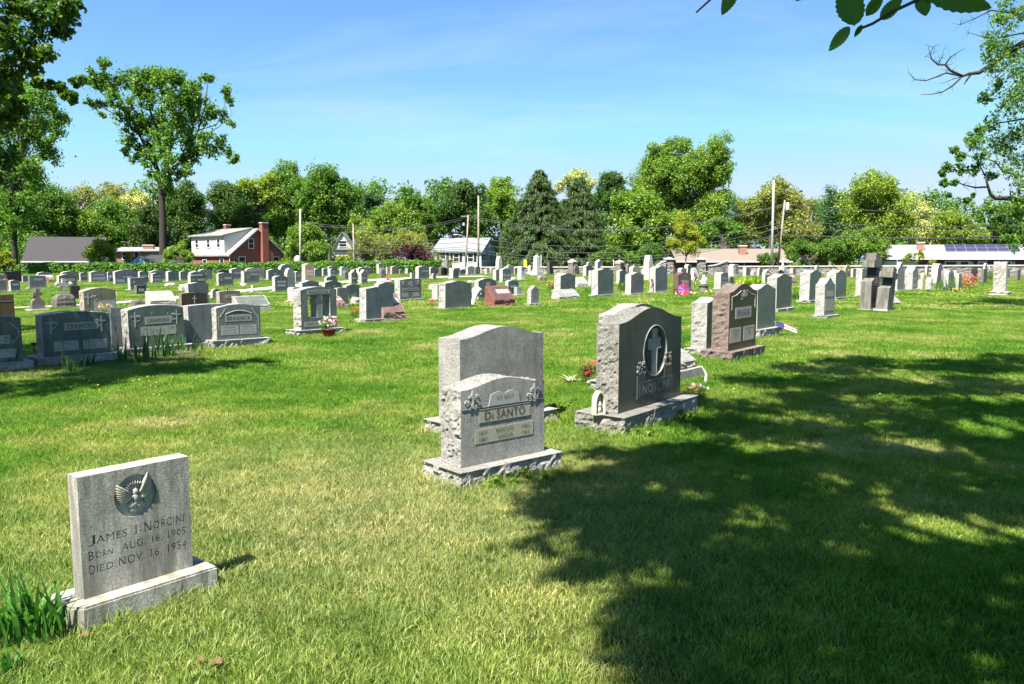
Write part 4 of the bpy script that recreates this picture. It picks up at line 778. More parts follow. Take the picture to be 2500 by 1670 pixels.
# rows: rear-left col, front-left col, front-right col, top row, foot row, stone kind, top shape, label[, options]
ROWS = [
(-8, -2, 12, 684, 710, 'blue', 'flat', 'plain bluish headstone cut by the left picture edge, beside a small arched one'),
(-8, -4, 17, 671, 688, 'grey', 'flat', 'flat-topped grey headstone at the left picture edge before the hedge'),
(10, 14, 54, 663, 687, 'dark', 'flat', 'black polished headstone in front of the yellow bush at the left', dict(rock=False)),
(22, 27, 50, 686, 710, 'green', 'arch', 'small arched headstone with dark face, second stone from the left edge', dict(panels=PN)),
(54, 56, 71, 673, 688, 'blue', 'flat', 'small plain blue-grey headstone right of the black one'),
(69, 73, 113, 674, 703, 'grey', 'arch', 'plain square grey headstone with one pale name plate, right of the small arched one', dict(panels=[(.28, .82, .6, .8)], rock=False, rise=.03)),
(90, 94, 128, 667, 684, 'grey', 'arch', 'grey headstone with low arched top, touching the hedge above the pink flowers', dict(panels=PN)),
(139, 145, 188, 674, 700, 'green', 'arch', 'grey round-shouldered headstone behind the stone cross, with one plate', dict(panels=[(.35, .9, .5, .75)])),
(148, 153, 192, 666, 684, 'grey', 'arch', 'wide pale-topped headstone touching the hedge, left of the yellow flowers', dict(panels=PN)),
(194, 197, 214, 667, 686, 'grey', 'arch', 'narrow grey headstone beside the yellow flowers, before the hedge', dict(panels=PN)),
(213, 223, 262, 665, 687, 'grey', 'arch', 'arched grey headstone over the pink flowers, with base strip', dict(panels=P2)),
(261, 264, 276, 665, 685, 'mid', 'arch', 'dark narrow headstone behind the purple flowers'),
(277, 282, 338, 664, 692, 'blue', 'arch', 'big wide blue-grey headstone with carved mountain and plates, before the hedge', dict(panels=[(.35, .75, .5, .62), (.05, .4, .1, .35), (.55, .9, .1, .35)], crosses=[(.52, .62, .3)])),
(195, 207, 285, 711, 765, 'taupe', 'arch', 'grey headstone with leaning cross carving and golden flowers, behind the dark CRAWFORD', dict(panels=[(.3, .98, .1, .55)], crosses=[(.13, .4, .5)], A=44, oval=[(.32, .66, .10)])),
(313, 319, 359, 678, 706, 'blue', 'flat', 'blue-grey headstone with oval portrait, behind the small dark box stone', dict(oval=[(.25, .6, .06)])),
(328, 334, 357, 697, 716, 'olive', 'flat', 'small dark square headstone on white slab, left of the white slant marker', dict(panels=[(.2, .8, .2, .6)])),
(338, 342, 363, 664, 690, 'green', 'arch', 'small arched headstone with dark face, right of the big blue-grey one', dict(panels=PN, crosses=[(.5, .75, .2)])),
(368, 373, 396, 669, 689, 'green', 'arch', 'small arched headstone with inner arch and two plates, below the dark tree trunk', dict(panels=P2)),
(366, 370, 407, 663, 683, 'grey', 'arch', 'pale headstone half hidden behind the one with the inner arch'),
(405, 411, 437, 664, 686, 'green', 'arch', 'plain greenish arched headstone left of the little white flag'),
(438, 441, 467, 664, 683, 'blue', 'arch', 'plain blue-grey headstone right of the little white flag'),
(459, 466, 503, 672, 696, 'green', 'flat', 'square headstone with tall oval portrait and plate, above the KASSATELLA stone', dict(panels=[(.45, .95, .4, .65)], oval=[(.2, .5, .06)])),
(460, 467, 500, 666, 688, 'grey', 'arch', 'pale arched headstone just behind the square portrait stone'),
(483, 490, 519, 660, 683, 'grey', 'arch', 'grey headstone carved with a standing saint, below the white and brick house', dict(oval=[(.5, .6, .10)])),
(529, 534, 570, 669, 696, 'green', 'arch', 'headstone with carved scene at left and plate at right, alone on bright grass', dict(panels=[(.4, .9, .5, .72)], oval=[(.2, .5, .10)])),
(530, 534, 559, 662, 680, 'dark', 'arch', 'dark framed headstone peeping behind the carved scene stone'),
(560, 566, 598, 658, 681, 'grey', 'arch', 'light arched headstone touching the hedge, left of the stepped twin stones', dict(panels=PN)),
(584, 596, 632, 662, 690, 'grey', 'flat', 'headstone carved with a kneeling figure and plate at upper right', dict(panels=[(.4, .95, .62, .82)], oval=[(.3, .45, .12)])),
(598, 603, 645, 658, 682, 'light', 'arch', 'broad pale plain headstone behind the kneeling figure stone'),
(622, 626, 652, 663, 680, 'grey', 'arch', 'low pale headstone between the kneeling figure stone and the saint stone'),
(650, 655, 690, 661, 682, 'green', 'arch', 'headstone carved with a central saint, left of the round-topped stone', dict(oval=[(.5, .55, .10)])),
(679, 686, 717, 654, 678, 'grey', 'round', 'round-topped grey headstone with scroll, behind the old rough arch', dict(rise=.25)),
(665, 672, 703, 677, 711, 'green', 'arch', 'arched headstone with inner frame and two plates, left of the tan headstone', dict(panels=[(.2, .85, .58, .74), (.2, .85, .32, .5)], crosses=[(.5, .78, .16)])),
(695, 702, 721, 668, 703, 'light', 'round', 'old weathered white headstone with rounded hood, beside the tan headstone', dict(rise=.6)),
(734, 745, 767, 646, 690, 'tan', 'serp', 'tall tan headstone with carved X and two plates', dict(panels=[(.12, .88, .56, .70, M_PANELP), (.12, .88, .40, .52, M_PANELP)], lines=[(.38, .74, .62, .9), (.62, .74, .38, .9)])),
(716, 722, 735, 664, 688, 'grey', 'arch', 'grey headstone between the white hood and the tan headstone', dict(panels=PN)),
(730, 739, 780, 690, 727, 'blue', 'serp', 'plain dark blue headstone back peeping above WARZECHA'),
(764, 768, 786, 658, 676, 'grey', 'arch', 'small grey headstone right of the tan headstone, before the hedge'),
(792, 797, 823, 678, 700, 'green', 'arch', 'small oval-topped headstone with dark face, above the carved pilgrims stone', dict(crosses=[(.5, .35, .4)])),
(785, 793, 834, 691, 717, 'green', 'arch', 'headstone carved with cross and kneeling pilgrims, right above WARZECHA', dict(crosses=[(.55, .3, .5)], oval=[(.2, .4, .10), (.85, .4, .08)])),
(820, 824, 850, 704, 744, 'mid', 'arch', 'grey headstone partly hidden behind the right shoulder of WARZECHA', dict(rise=.04)),
(838, 846, 880, 699, 732, 'green', 'arch', 'headstone with dark oval at its head, left of the blue-backed stone', dict(oval=[(.6, .3, .14)])),
(800, 803, 824, 652, 672, 'mid', 'arch', 'dark arched headstone touching the hedge, rear one right of the tan headstone'),
(799, 807, 821, 658, 677, 'green', 'arch', 'narrow headstone with two plates before the dark arched one', dict(panels=P2)),
(785, 789, 801, 657, 673, 'grey', 'arch', 'narrow pale headstone left of the narrow two-plate one'),
(829, 834, 850, 653, 672, 'light', 'arch', 'light headstone with framed plate behind the grey sculpted bush', dict(panels=PN)),
(851, 858, 873, 667, 692, 'green', 'ogee', 'slim pointed headstone with praying hands, left of the two alike on one base', dict(rise=.45, oval=[(.5, .75, .12)], panels=[(.15, .85, .42, .58)])),
(876, 883, 898, 667, 692, 'mid', 'ogee', 'slim pointed headstone with praying hands, right of the two alike on one base', dict(rise=.45, oval=[(.5, .75, .12)], panels=[(.15, .85, .42, .58)])),
(870, 876, 902, 656, 671, 'grey', 'arch', 'low grey headstone with rough rock behind it, before the hedge', dict(panels=PN)),
(918, 925, 936, 644, 667, 'grey', 'flat', 'tall narrow square pillar headstone at the end of the clipped hedge'),
(943, 945, 956, 652, 668, 'white', 'flat', 'narrow white headstone right of the rough boulder on a slab'),
(953, 957, 975, 652, 669, 'taupe', 'arch', 'beige headstone with central stripe, right of the rough boulder', dict(lines=[(.5, .1, .5, .6)])),
(974, 976, 986, 659, 668, 'mid', 'arch', 'tiny low headstone right of the beige one'),
(989, 995, 1006, 655, 667, 'blue', 'flat', 'small lone blue-grey headstone beneath the purple bush'),
(914, 925, 963, 694, 742, 'blue', 'serp', 'plain dark blue headstone back peeping between the blue back and the saint niche stone'),
(964, 977, 1029, 684, 731, 'mid', 'arch', 'headstone with carved saint in a niche over a long name plate', dict(rise=.05, panels=[(.1, .88, .42, .58), (.08, .38, .12, .34), (.6, .9, .12, .34)], oval=[(.5, .75, .12), (.15, .85, .07), (.85, .85, .07)], texts=[('FLORENTINO', .15, .83, .45, .55)])),
(1013, 1022, 1048, 653, 680, 'grey', 'arch', 'light headstone with dark inner arch, at the right end of the lane', dict(panels=[(.35, .95, .55, .75)])),
(1001, 1005, 1014, 666, 680, 'grey', 'flat', 'low block headstone beside the one with dark inner arch'),
(1047, 1051, 1066, 654, 671, 'blue', 'arch', 'plain pale blue headstone left of the white and blue house'),
(1054, 1057, 1064, 671, 681, 'taupe', 'round', 'tiny round-topped brown marker by the end of the lane', dict(rise=.3)),
(1070, 1077, 1092, 655, 671, 'dark', 'arch', 'small headstone with polished black face, below the white house'),
(1092, 1103, 1124, 654, 671, 'light', 'flat', 'broad plain pale headstone behind the dark green one'),
(1098, 1106, 1120, 658, 679, 'green', 'arch', 'dark green plain headstone standing on the lane edge'),
(1120, 1124, 1137, 659, 670, 'blue', 'arch', 'low framed blue headstone at the foot of the wooden utility pole'),
(1137, 1142, 1159, 652, 670, 'light', 'arch', 'pale framed headstone at the foot of the tall bare pole', dict(panels=P2)),
(1158, 1160, 1173, 653, 669, 'mid', 'arch', 'dark headstone of knotwork right of the pale framed one', dict(oval=[(.5, .5, .25)])),
(1183, 1188, 1196, 656, 668, 'white', 'flat', 'small white block headstone left of the beige barrel one'),
(1203, 1211, 1220, 659, 687, 'blue', 'serp', 'narrow headstone with dark face touching the four-plate stone'),
(1219, 1227, 1247, 658, 687, 'blue', 'serp', 'headstone with a cross formed by four white plates', dict(panels=[(.12, .46, .38, .62), (.56, .9, .38, .62), (.12, .46, .05, .28), (.56, .9, .05, .28)])),
(1236, 1240, 1255, 651, 669, 'light', 'round', 'round-topped pale headstone behind the four-plate stone', dict(rise=.2)),
(1253, 1257, 1265, 654, 668, 'mid', 'flat', 'narrow grey headstone left of the white fluted pillar'),
(1287, 1295, 1304, 650, 669, 'mid', 'arch', 'rock-sided headstone with grey face left of the tall white obelisk'),
(1335, 1342, 1357, 639, 664, 'dark', 'flat', 'tall headstone with dark polished face standing by the wall', dict(rock=True)),
(1342, 1368, 1411, 673, 712, 'mid', 'serp', 'large plain grey headstone with broad rock side, above the pale open book marker', dict(bh=.1)),
(1431, 1434, 1447, 644, 668, 'light', 'round', 'pale round-topped headstone at the wall behind the green one', dict(rise=.2)),
(1423, 1431, 1447, 650, 673, 'green', 'arch', 'light-sided headstone with pale green face near the wall'),
(1451, 1459, 1472, 640, 664, 'grey', 'serp', 'tall rock-sided headstone before the wall, above the big green one', dict(rise=.25)),
(1444, 1460, 1504, 660, 720, 'green', 'serp', 'largest plain green headstone with rough left side, centre of the back rows', dict(rise=.06)),
(1440, 1442, 1448, 661, 697, 'white', 'flat', 'narrow white slab standing against the largest green headstone'),
(1512, 1516, 1530, 645, 664, 'old', 'arch', 'streaked weathered headstone, first of three beside the dark capped pillar'),
(1527, 1533, 1545, 646, 668, 'old', 'arch', 'streaked weathered headstone, middle of three beside the dark capped pillar'),
(1545, 1548, 1558, 646, 664, 'old', 'arch', 'streaked weathered headstone, last of three beside the dark capped pillar'),
(1504, 1512, 1529, 662, 691, 'green', 'serp', 'smaller green headstone tucked right behind the largest green one'),
(1526, 1540, 1571, 671, 717, 'mid', 'serp', 'smooth white-sided headstone with grey face, between the two big ones', dict(rock=False, topmat=SK['white'][0])),
(1536, 1545, 1563, 656, 682, 'light', 'round', 'round-topped pale headstone before the streaked ones', dict(rise=.2)),
(1586, 1600, 1629, 655, 712, 'blue', 'serp', 'tall white-sided headstone with plain slate face, left of the left gate pillar', dict(rock=False, topmat=SK['white'][0])),
(1643, 1656, 1687, 671, 715, 'red', 'serp', 'red granite headstone with carved oval, behind the pinwheel', dict(rock=False, oval=[(.5, .6, .25)], pm=M_PANELP, panels=[(.3, .8, .5, .68)])),
(1649, 1663, 1676, 657, 674, 'grey', 'arch', 'pale headstone with two dark inner bars above the red one', dict(lines=[(.3, .1, .3, .7), (.7, .1, .7, .7)])),
(1670, 1679, 1690, 650, 670, 'green', 'round', 'round-topped pale green headstone between the gate pillars', dict(rise=.2)),
(1740, 1759, 1777, 669, 705, 'mid', 'arch', 'rock-sided headstone with two white plates, left of the hosta clump', dict(panels=[(.1, .9, .62, .78), (.1, .9, .2, .5)])),
(1777, 1781, 1792, 682, 702, 'old', 'round', 'small dark round-topped stone touching the hosta clump', dict(rise=.3)),
(1787, 1792, 1803, 646, 671, 'light', 'flat', 'tall narrow plain headstone beside the white gothic lantern stone'),
(1813, 1821, 1831, 653, 673, 'grey', 'flat', 'small square headstone against the wall beyond the hosta'),
(1850, 1853, 1861, 656, 673, 'grey', 'arch', 'narrow grey headstone beyond the right end of the hosta'),
(1872, 1876, 1883, 657, 672, 'light', 'flat', 'tiny pale headstone beyond the gothic arch stone'),
(1860, 1868, 1880, 667, 690, 'green', 'ogee', 'headstone with dark gothic inner arch right of the hosta', dict(rise=.3)),
(1893, 1900, 1922, 662, 677, 'olive', 'serp', 'dark carved headstone behind the flag holder'),
(1927, 1935, 1945, 655, 670, 'light', 'flat', 'pale narrow headstone with a twin column by the wall'),
(1988, 1993, 2003, 653, 670, 'light', 'round', 'small headstone with slanted dark face by the wall', dict(rise=.2)),
(2058, 2064, 2076, 655, 677, 'grey', 'round', 'pale headstone with twin gothic panels left of the leaning crosses', dict(rise=.2, lines=[(.3, .1, .3, .8), (.7, .1, .7, .8)])),
(2079, 2082, 2089, 656, 676, 'grey', 'flat', 'narrow framed headstone left of the leaning crosses'),
(2088, 2103, 2118, 656, 721, 'grey', 'flat', 'rough pale headstone directly behind the tall leaning cross block', dict()),
(2143, 2147, 2156, 657, 690, 'grey', 'flat', 'narrow pale headstone glimpsed between the two leaning crosses'),
(2181, 2190, 2207, 657, 708, 'blue', 'ogee', 'polished blue-grey pointed headstone right of the leaning crosses', dict(rise=.3, rock=False, topmat=SK['light'][0])),
(2207, 2227, 2240, 662, 706, 'mid', 'ogee', 'rock-sided headstone with little gothic frame and three white plates', dict(rise=.3, panels=[(.2, .8, .45, .65), (.12, .45, .1, .35), (.55, .88, .1, .35)])),
(2213, 2221, 2234, 648, 664, 'mid', 'flat', 'low dark-ended block headstone rising above the wall cap'),
(2258, 2262, 2271, 651, 664, 'light', 'arch', 'small pale headstone before the wall, left of the slim flag'),
(2270, 2288, 2301, 657, 691, 'blue', 'round', 'rock-sided headstone with dark rounded face behind the slim flag', dict(rise=.3)),
(2302, 2314, 2337, 669, 704, 'light', 'round', 'pale round-shouldered headstone behind the iris clump on the right', dict(rise=.15)),
(2334, 2340, 2348, 668, 704, 'grey', 'flat', 'thin upright headstone touching the red flower bush'),
(2372, 2376, 2393, 658, 689, 'olive', 'arch', 'dark mossy headstone right above the red flower bush', dict(rock=False)),
(2394, 2400, 2415, 657, 690, 'olive', 'flat', 'dark rock-sided headstone, second right of the red flower bush'),
(2399, 2404, 2421, 649, 668, 'blue', 'round', 'blue-topped headstone against the wall, right of the red bush', dict(rise=.2)),
(2452, 2458, 2474, 656, 680, 'light', 'flat', 'pale headstone with carved heart right of the leaning rough stone', dict(oval=[(.5, .6, .12)])),
(2478, 2484, 2499, 660, 683, 'old', 'arch', 'dark rough headstone at the right picture edge'),
(453, 462, 511, 693, 748, 'blue', 'serp', 'grey headstone reading KASSATELLA beside a carved panel', dict(rise=.06, panels=[(.36, .98, .33, .52), (.1, .32, .1, .6)], texts=[('KASSATELLA', .39, .96, .37, .47)])),
(437, 444, 507, 718, 766, 'mahogany', 'arch', 'dark polished headstone with white cross reading TEREBESI', dict(rise=.04, A=43, pm=M_PANELP, panels=[(.16, .86, .08, .40)], texts=[('TEREBESI', .2, .82, .13, .34)], crosses=[(.5, .48, .42)])),
(529, 537, 588, 712, 746, 'taupe', 'arch', 'brownish headstone with tan name plate behind the small striped flag', dict(rise=.03, pm=M_PANELP, panels=[(.28, .82, .5, .75)], texts=[('WINSKI', .34, .78, .55, .70)])),
(695, 717, 735, 704, 734, 'white', 'arch', 'rough white headstone end just left of WARZECHA', dict()),
(877, 894, 960, 705, 780, 'blue', 'serp', 'plain dark blue-grey headstone back with light rock side, behind the pink slant', dict(rise=.05, d=.3)),
(1054, 1068, 1080, 694, 730, 'light', 'flat', 'rough pale headstone end left of the big plain grey one'),
(1069, 1087, 1151, 692, 753, 'mid', 'serp', 'big plain grey headstone with light rock left side, centre of the middle distance', dict(rise=.06, d=.34, bh=.05)),
(1158, 1168, 1212, 687, 729, 'green', 'arch', 'green-grey headstone with carved arch panel, behind the red slant', dict(panels=[(.42, .65, .3, .95)])),
(1233, 1241, 1266, 688, 719, 'green', 'arch', 'dark green headstone with small tan plate right of the red slant', dict(panels=[(.25, .75, .5, .72)])),
(1259, 1262, 1274, 701, 719, 'white', 'flat', 'little streaked white block headstone beside the dark green one', dict(rock=False)),
(1287, 1296, 1315, 707, 741, 'light', 'ogee', 'small pointed pale headstone standing alone with a short kerb', dict(rise=.3)),
(170, 174, 190, 701, 728, 'olive', 'round', 'small dark hooded box stone right of the rough cross boulder', dict(rise=.15, rock=False)),
(514, 519, 534, 712, 727, 'grey', 'round', 'small rounded grey marker on the lane edge left of the brown plate stone', dict(rise=.3)),
]
for r in ROWS:
    o = dict(r[8]) if len(r) > 8 else {}
    o.setdefault('minw', .38)
    if r[0] > 1100: o.setdefault('maxw', 1.3)
    else: o.setdefault('maxw', 2.6)
    if r[4] < 700: o.setdefault('bm', .09)
    stone(*r[:8], **o)
# rough rocks and slants
for a in [(126, 180, 716, 753, 'old', 'big rough boulder headstone carrying a weathered stone cross at the left', 5, True), (401, 428, 690, 700, 'white', 'low whitish rock marker lying on the grass below the white house', 6, False), (435, 459, 693, 712, 'white', 'white rough rock marker left of the KASSATELLA stone', 7, False),
          (314, 368, 729, 752, 'olive', 'dark jagged rock heap marker left of the white slant', 8, False), (856, 877, 724, 744, 'white', 'white rounded rock marker left of the light rock side', 9, False), (923, 944, 653, 680, 'old', 'tall rough dark boulder marker on a slab beside the lane', 10, True),
          (884, 912, 649, 662, 'old', 'craggy rock top marker touching the hedge', 11, False), (1246, 1263, 676, 686, 'light', 'low pale rock marker below the four-plate stone', 12, False), (1306, 1339, 672, 686, 'pink', 'low pale pink block marker right of the white obelisk', 13, False),
          (1138, 1160, 684, 697, 'light', 'low rough rock marker above the big plain grey stone', 14, False), (1048, 1058, 693, 708, 'light', 'small rough rock marker left of the big plain grey stone', 15, False), (1395, 1415, 644, 669, 'old', 'dark rounded rough stone before the dark capped pillar', 16, True),
          (2241, 2268, 665, 684, 'tan', 'pale round boulder before the wall on the right', 17, False), (2240, 2256, 682, 708, 'grey', 'upright rough rock marker left of the iris clump on the right', 18, False), (2256, 2284, 676, 709, 'grey', 'slanting rough rock marker beside the right iris clump', 19, False),
          (2325, 2340, 659, 668, 'grey', 'rough low rock by the wall behind the pale round-shouldered stone', 20, False), (1192, 1207, 652, 669, 'tan', 'beige barrel-shaped stone before the wall start', 21, False), (836, 851, 660, 682, 'old', 'grey sculpted bush-shaped monument beyond the slim pointed pair', 22, False),
          (913, 962, 683, 696, 'light', 'low rough slab marker topped with flowers above the dark blue back', 23, False), (1565, 1581, 655, 670, 'white', 'white rockwork heap left of the bottle-shaped monument', 24, False), (600, 645, 711, 718, 'olive', 'long low flat marker beside the small white statue', 25, False), (1830, 1850, 660, 673, 'light', 'small pale rock marker by the wall beyond the hosta', 26, False)]:
    boulder(a[0], a[1], a[2], a[3], a[4], a[5], seed=a[6], base=a[7])
slant(368, 430, 712, 745, 'white', 'whitish weathered slant headstone stained in dark streaks, left of TEREBESI', bh=.16)
slant(582, 660, 724, 757, 'grey', 'broad rough grey slant headstone seen from behind, above BRANNICK', panel=False)
slant(938, 990, 718, 782, 'pink', 'pinkish granite slant headstone with light band, on a low kerb', bh=.05, d=.5)
slant(1208, 1257, 699, 747, 'red', 'dark red granite slant headstone with carved branch and pale band', bh=.05, d=.5)
slant(824, 840, 724, 748, 'pink', 'small pink slant marker right of the WARZECHA stone')
slant(1365, 1420, 708, 731, 'light', 'pale open-book slant marker before the large plain grey headstone', bh=.04)
slant(1410, 1436, 677, 700, 'white', 'whitish slant marker left of the largest green headstone')
slant(1925, 1950, 668, 693, 'pink', 'pink granite slant headstone behind the tall green ones')
slant(2178, 2200, 710, 742, 'light', 'pale wedge-shaped slant marker right of the leaning crosses', d=.6, low=.05, panel=False, base=False)
slant(1697, 1706, 655, 683, 'white', 'white tilted slab right of the red granite headstone')
slant(92, 132, 672, 688, 'white', 'white slant marker with pink flowers before the hedge at left')
# ---- special monuments ----
def mono(name, label, x, yb, h_y, A=41, cat='monument', col=None):
    P = gpt(x, yb); return empty(name, (P.x, P.y, 0), math.pi/2-R(A), label, cat), P, height_at(P, h_y), P.y/F
def cross_mono(x, yb, yt, wpx, mat, label, style='pedestal', A=41):
    t, P, H, k = mono('cross_monument', label, x, yb, yt, A); w = wpx*k; q = MB()
    if style == 'pedestal':
        pr = [(-w*.42, .07), (w*.42, .07), (w*.42, H*.34), (w*.36, H*.46), (w*.17, H*.54), (w*.12, H*.68), (w*.3, H*.70), (w*.3, H*.84), (w*.12, H*.84), (w*.12, H), (-w*.12, H), (-w*.12, H*.84), (-w*.3, H*.84), (-w*.3, H*.70), (-w*.12, H*.68), (-w*.17, H*.54), (-w*.36, H*.46), (-w*.42, H*.34)]
        q.prism(pr, -.12, .12, 'y'); q.obj('carved_cross', SK[mat][0], t); b = MB(); b.box(-w*.62, w*.62, -.3, .3, -.05, .067); b.obj('base', SK['white'][0], t)
    else:
        q.prism(cross_poly(0, 0, H, w*.26, .42, .58), -.1, .1, 'y'); q.obj('carved_cross', SK[mat][0], t)
    return t
cross_mono(92, 759, 705, 34, 'olive', 'small dark headstone topped by a cross on a white slab, left meadow')
P = gpt(154, 752); zt = height_at(P, 716); tcx = empty('stone_cross', (P.x, P.y+.12, zt-.08), math.pi/2-R(41), 'weathered stone cross with round ends standing on the big boulder', 'cross')
q = MB(); hc = height_at(P, 680)-zt+.08; q.prism(cross_poly(0, 0, hc, .12, .36, .55), -.07, .07, 'y'); q.obj('cross_shaft', SK['light'][0], tcx)
q = MB(); q.ball((hc*.37, 0, hc*.55+.06), .10, 10); q.ball((-hc*.37, 0, hc*.55+.06), .08, 10); q.obj('round_end', SK['light'][0], tcx)
t, P, H, k = mono('obelisk', 'tall white obelisk on a square plinth before the wall', 1310, 673, 622)
q = MB(); q.add([(-.3, -.3, .62), (.3, -.3, .62), (.3, .3, .62), (-.3, .3, .62), (-.23, -.23, H-.22), (.23, -.23, H-.22), (.23, .23, H-.22), (-.23, .23, H-.22), (0, 0, H)], [(0, 1, 5, 4), (1, 2, 6, 5), (2, 3, 7, 6), (3, 0, 4, 7), (4, 5, 8), (5, 6, 8), (6, 7, 8), (7, 4, 8)]); q.obj('shaft', SK['white'][0], t)
q = MB(); q.box(-.5, .5, -.5, .5, -.05, .42); q.box(-.38, .38, -.38, .38, .42, .62); q.obj('plinth', SK['white'][0], t)
t, P, H, k = mono('obelisk', 'rough gothic-pointed white marker before the white and blue house', 1218, 668, 625)
q = MB(); q.prism([(-.32, 0), (.32, 0), (.33, H*.3), (.30, H*.65), (.16, H*.93), (0, H), (-.16, H*.93), (-.30, H*.65), (-.33, H*.3)], -.25, .25, 'y', 6, .06, 4); q.obj('shaft', SK['light'][0], t)
t, P, H, k = mono('column_monument', 'white streaked square pillar on a slab left of the white obelisk', 1272, 684, 651)
q = MB(); q.box(-.22, .22, -.22, .22, .08, H-.08); q.prism([(-.25, H-.08), (.25, H-.08), (.2, H), (-.2, H)], -.25, .25, 'y'); q.obj('shaft', SK['white'][0], t); q = MB(); q.box(-.4, .4, -.35, .35, -.05, .08); q.obj('base', SK['white'][0], t)
for x, yb, yt, lab in [(1397, 663, 632, 'dark square pillar monument with pale pyramid cap, left one before the wall'), (1512, 665, 634, 'dark square pillar monument with gabled cap and small cross, right one before the wall')]:
    t, P, H, k = mono('pillar_monument', lab, x, yb, yt); q = MB(); q.box(-.34, .34, -.34, .34, -.02, H*.74); q.obj('shaft', SK['olive'][0], t)
    q = MB(); q.box(-.39, .39, -.39, .39, H*.74, H*.84); q.add([(-.42, -.42, H*.84), (.42, -.42, H*.84), (.42, .42, H*.84), (-.42, .42, H*.84), (0, 0, H)], [(0, 1, 4), (1, 2, 4), (2, 3, 4), (3, 0, 4), (3, 2, 1, 0)]); q.obj('cap', SK['taupe'][0], t)
    if 'cross' in lab: q = MB(); q.prism(cross_poly(0, H-.05, .62, .12, .3, .55), -.06, .06, 'y'); q.obj('finial_cross', SK['olive'][0], t)
t, P, H, k = mono('bottle_monument', 'tall white bottle-shaped monument on a pedestal before the wall', 1582, 684, 623)
q = MB(); w = 9.5*k; z0 = .62; pr = [(-w, z0), (w, z0), (w, z0+(H-z0)*.55), (w*.9, z0+(H-z0)*.68), (w*.62, z0+(H-z0)*.78), (w*.62, z0+(H-z0)*.88), (w*.5, z0+(H-z0)*.9), (w*.5, H), (-w*.5, H), (-w*.5, z0+(H-z0)*.9), (-w*.62, z0+(H-z0)*.88), (-w*.62, z0+(H-z0)*.78), (-w*.9, z0+(H-z0)*.68), (-w, z0+(H-z0)*.55)]
q.prism(pr, -.25, .25, 'y'); q.obj('shaft', SK['white'][0], t); q = MB(); q.box(-.55, .55, -.42, .42, -.05, .40); q.box(-.45, .45, -.35, .35, .40, .62); q.obj('pedestal', SK['white'][0], t)
t, P, H, k = mono('gothic_lantern', 'white gothic arched lantern stone on a plinth beyond the hosta clump', 1787, 676, 647)
q = MB(); q.box(-.3, .3, -.25, .25, .25, H-.1); q.prism([(-.32, H-.1), (.32, H-.1), (0, H+.08)], -.26, .26, 'y'); q.obj('shaft', SK['white'][0], t); q = MB(); q.prism([(-.13, .4), (.13, .4), (.13, H*.65), (0, H*.85), (-.13, H*.65)], -.262, -.25, 'y'); q.obj('niche', SK['mid'][0], t); q = MB(); q.box(-.42, .42, -.35, .35, -.05, .25); q.obj('base', SK['white'][0], t)
t, P, H, k = mono('statue_monument', 'slim white statue finial standing above the wall right of the leaning pole', 1910, 678, 630)
q = MB(); q.box(-.25, .25, -.25, .25, -.05, H*.55); q.obj('pedestal', SK['blue'][0], t); q = MB(); q.lathe((0, 0, H*.55), [(.17, 0), (.14, H*.08), (.09, H*.2), (.13, H*.28), (.05, H*.36)], 10); q.ball((0, 0, H*.96), .075, 8); q.obj('figure', SK['white'][0], t, smooth=True)
# leaning rough stone at right
tl = empty('headstone', (gpt(2440, 722).x, gpt(2440, 722).y, 0), math.pi/2-R(41), 'tall rough headstone leaning left on a pale rock base, right edge of the lawn', 'headstone'); P = gpt(2440, 722); k = P.y/F; H = height_at(P, 647)
q = MB(); w = .34; n = 12; pr = [(w/2, H*.98*i/n) for i in range(n)]+[(w/2-w*i/4, H*(1+.015*math.sin(i))) for i in range(4)]+[(-w/2, H*.98-H*.98*i/n) for i in range(n)]+[(-w/2+w*i/4, 0) for i in range(4)]
q.prism(pr, -.27, .27, 'y', 6, .05, 12, 0, 0, keepflat=lambda x, z: z < .02); q.v = [(x-.10*z, y, z+.15) for x, y, z in q.v]; q.obj('die', SK['light'][0], tl)
q = MB(); nb = 10; pr = [(-.5+1.15*i/nb, -.42) for i in range(nb)]+[(.65, -.42+.84*i/6) for i in range(6)]+[(.65-1.15*i/nb, .42) for i in range(nb)]+[(-.5, .42-.84*i/6) for i in range(6)]
q.prism(pr, -.06, .19, 'z', 4, .06, 2); q.obj('base', SK['white'][0], tl)
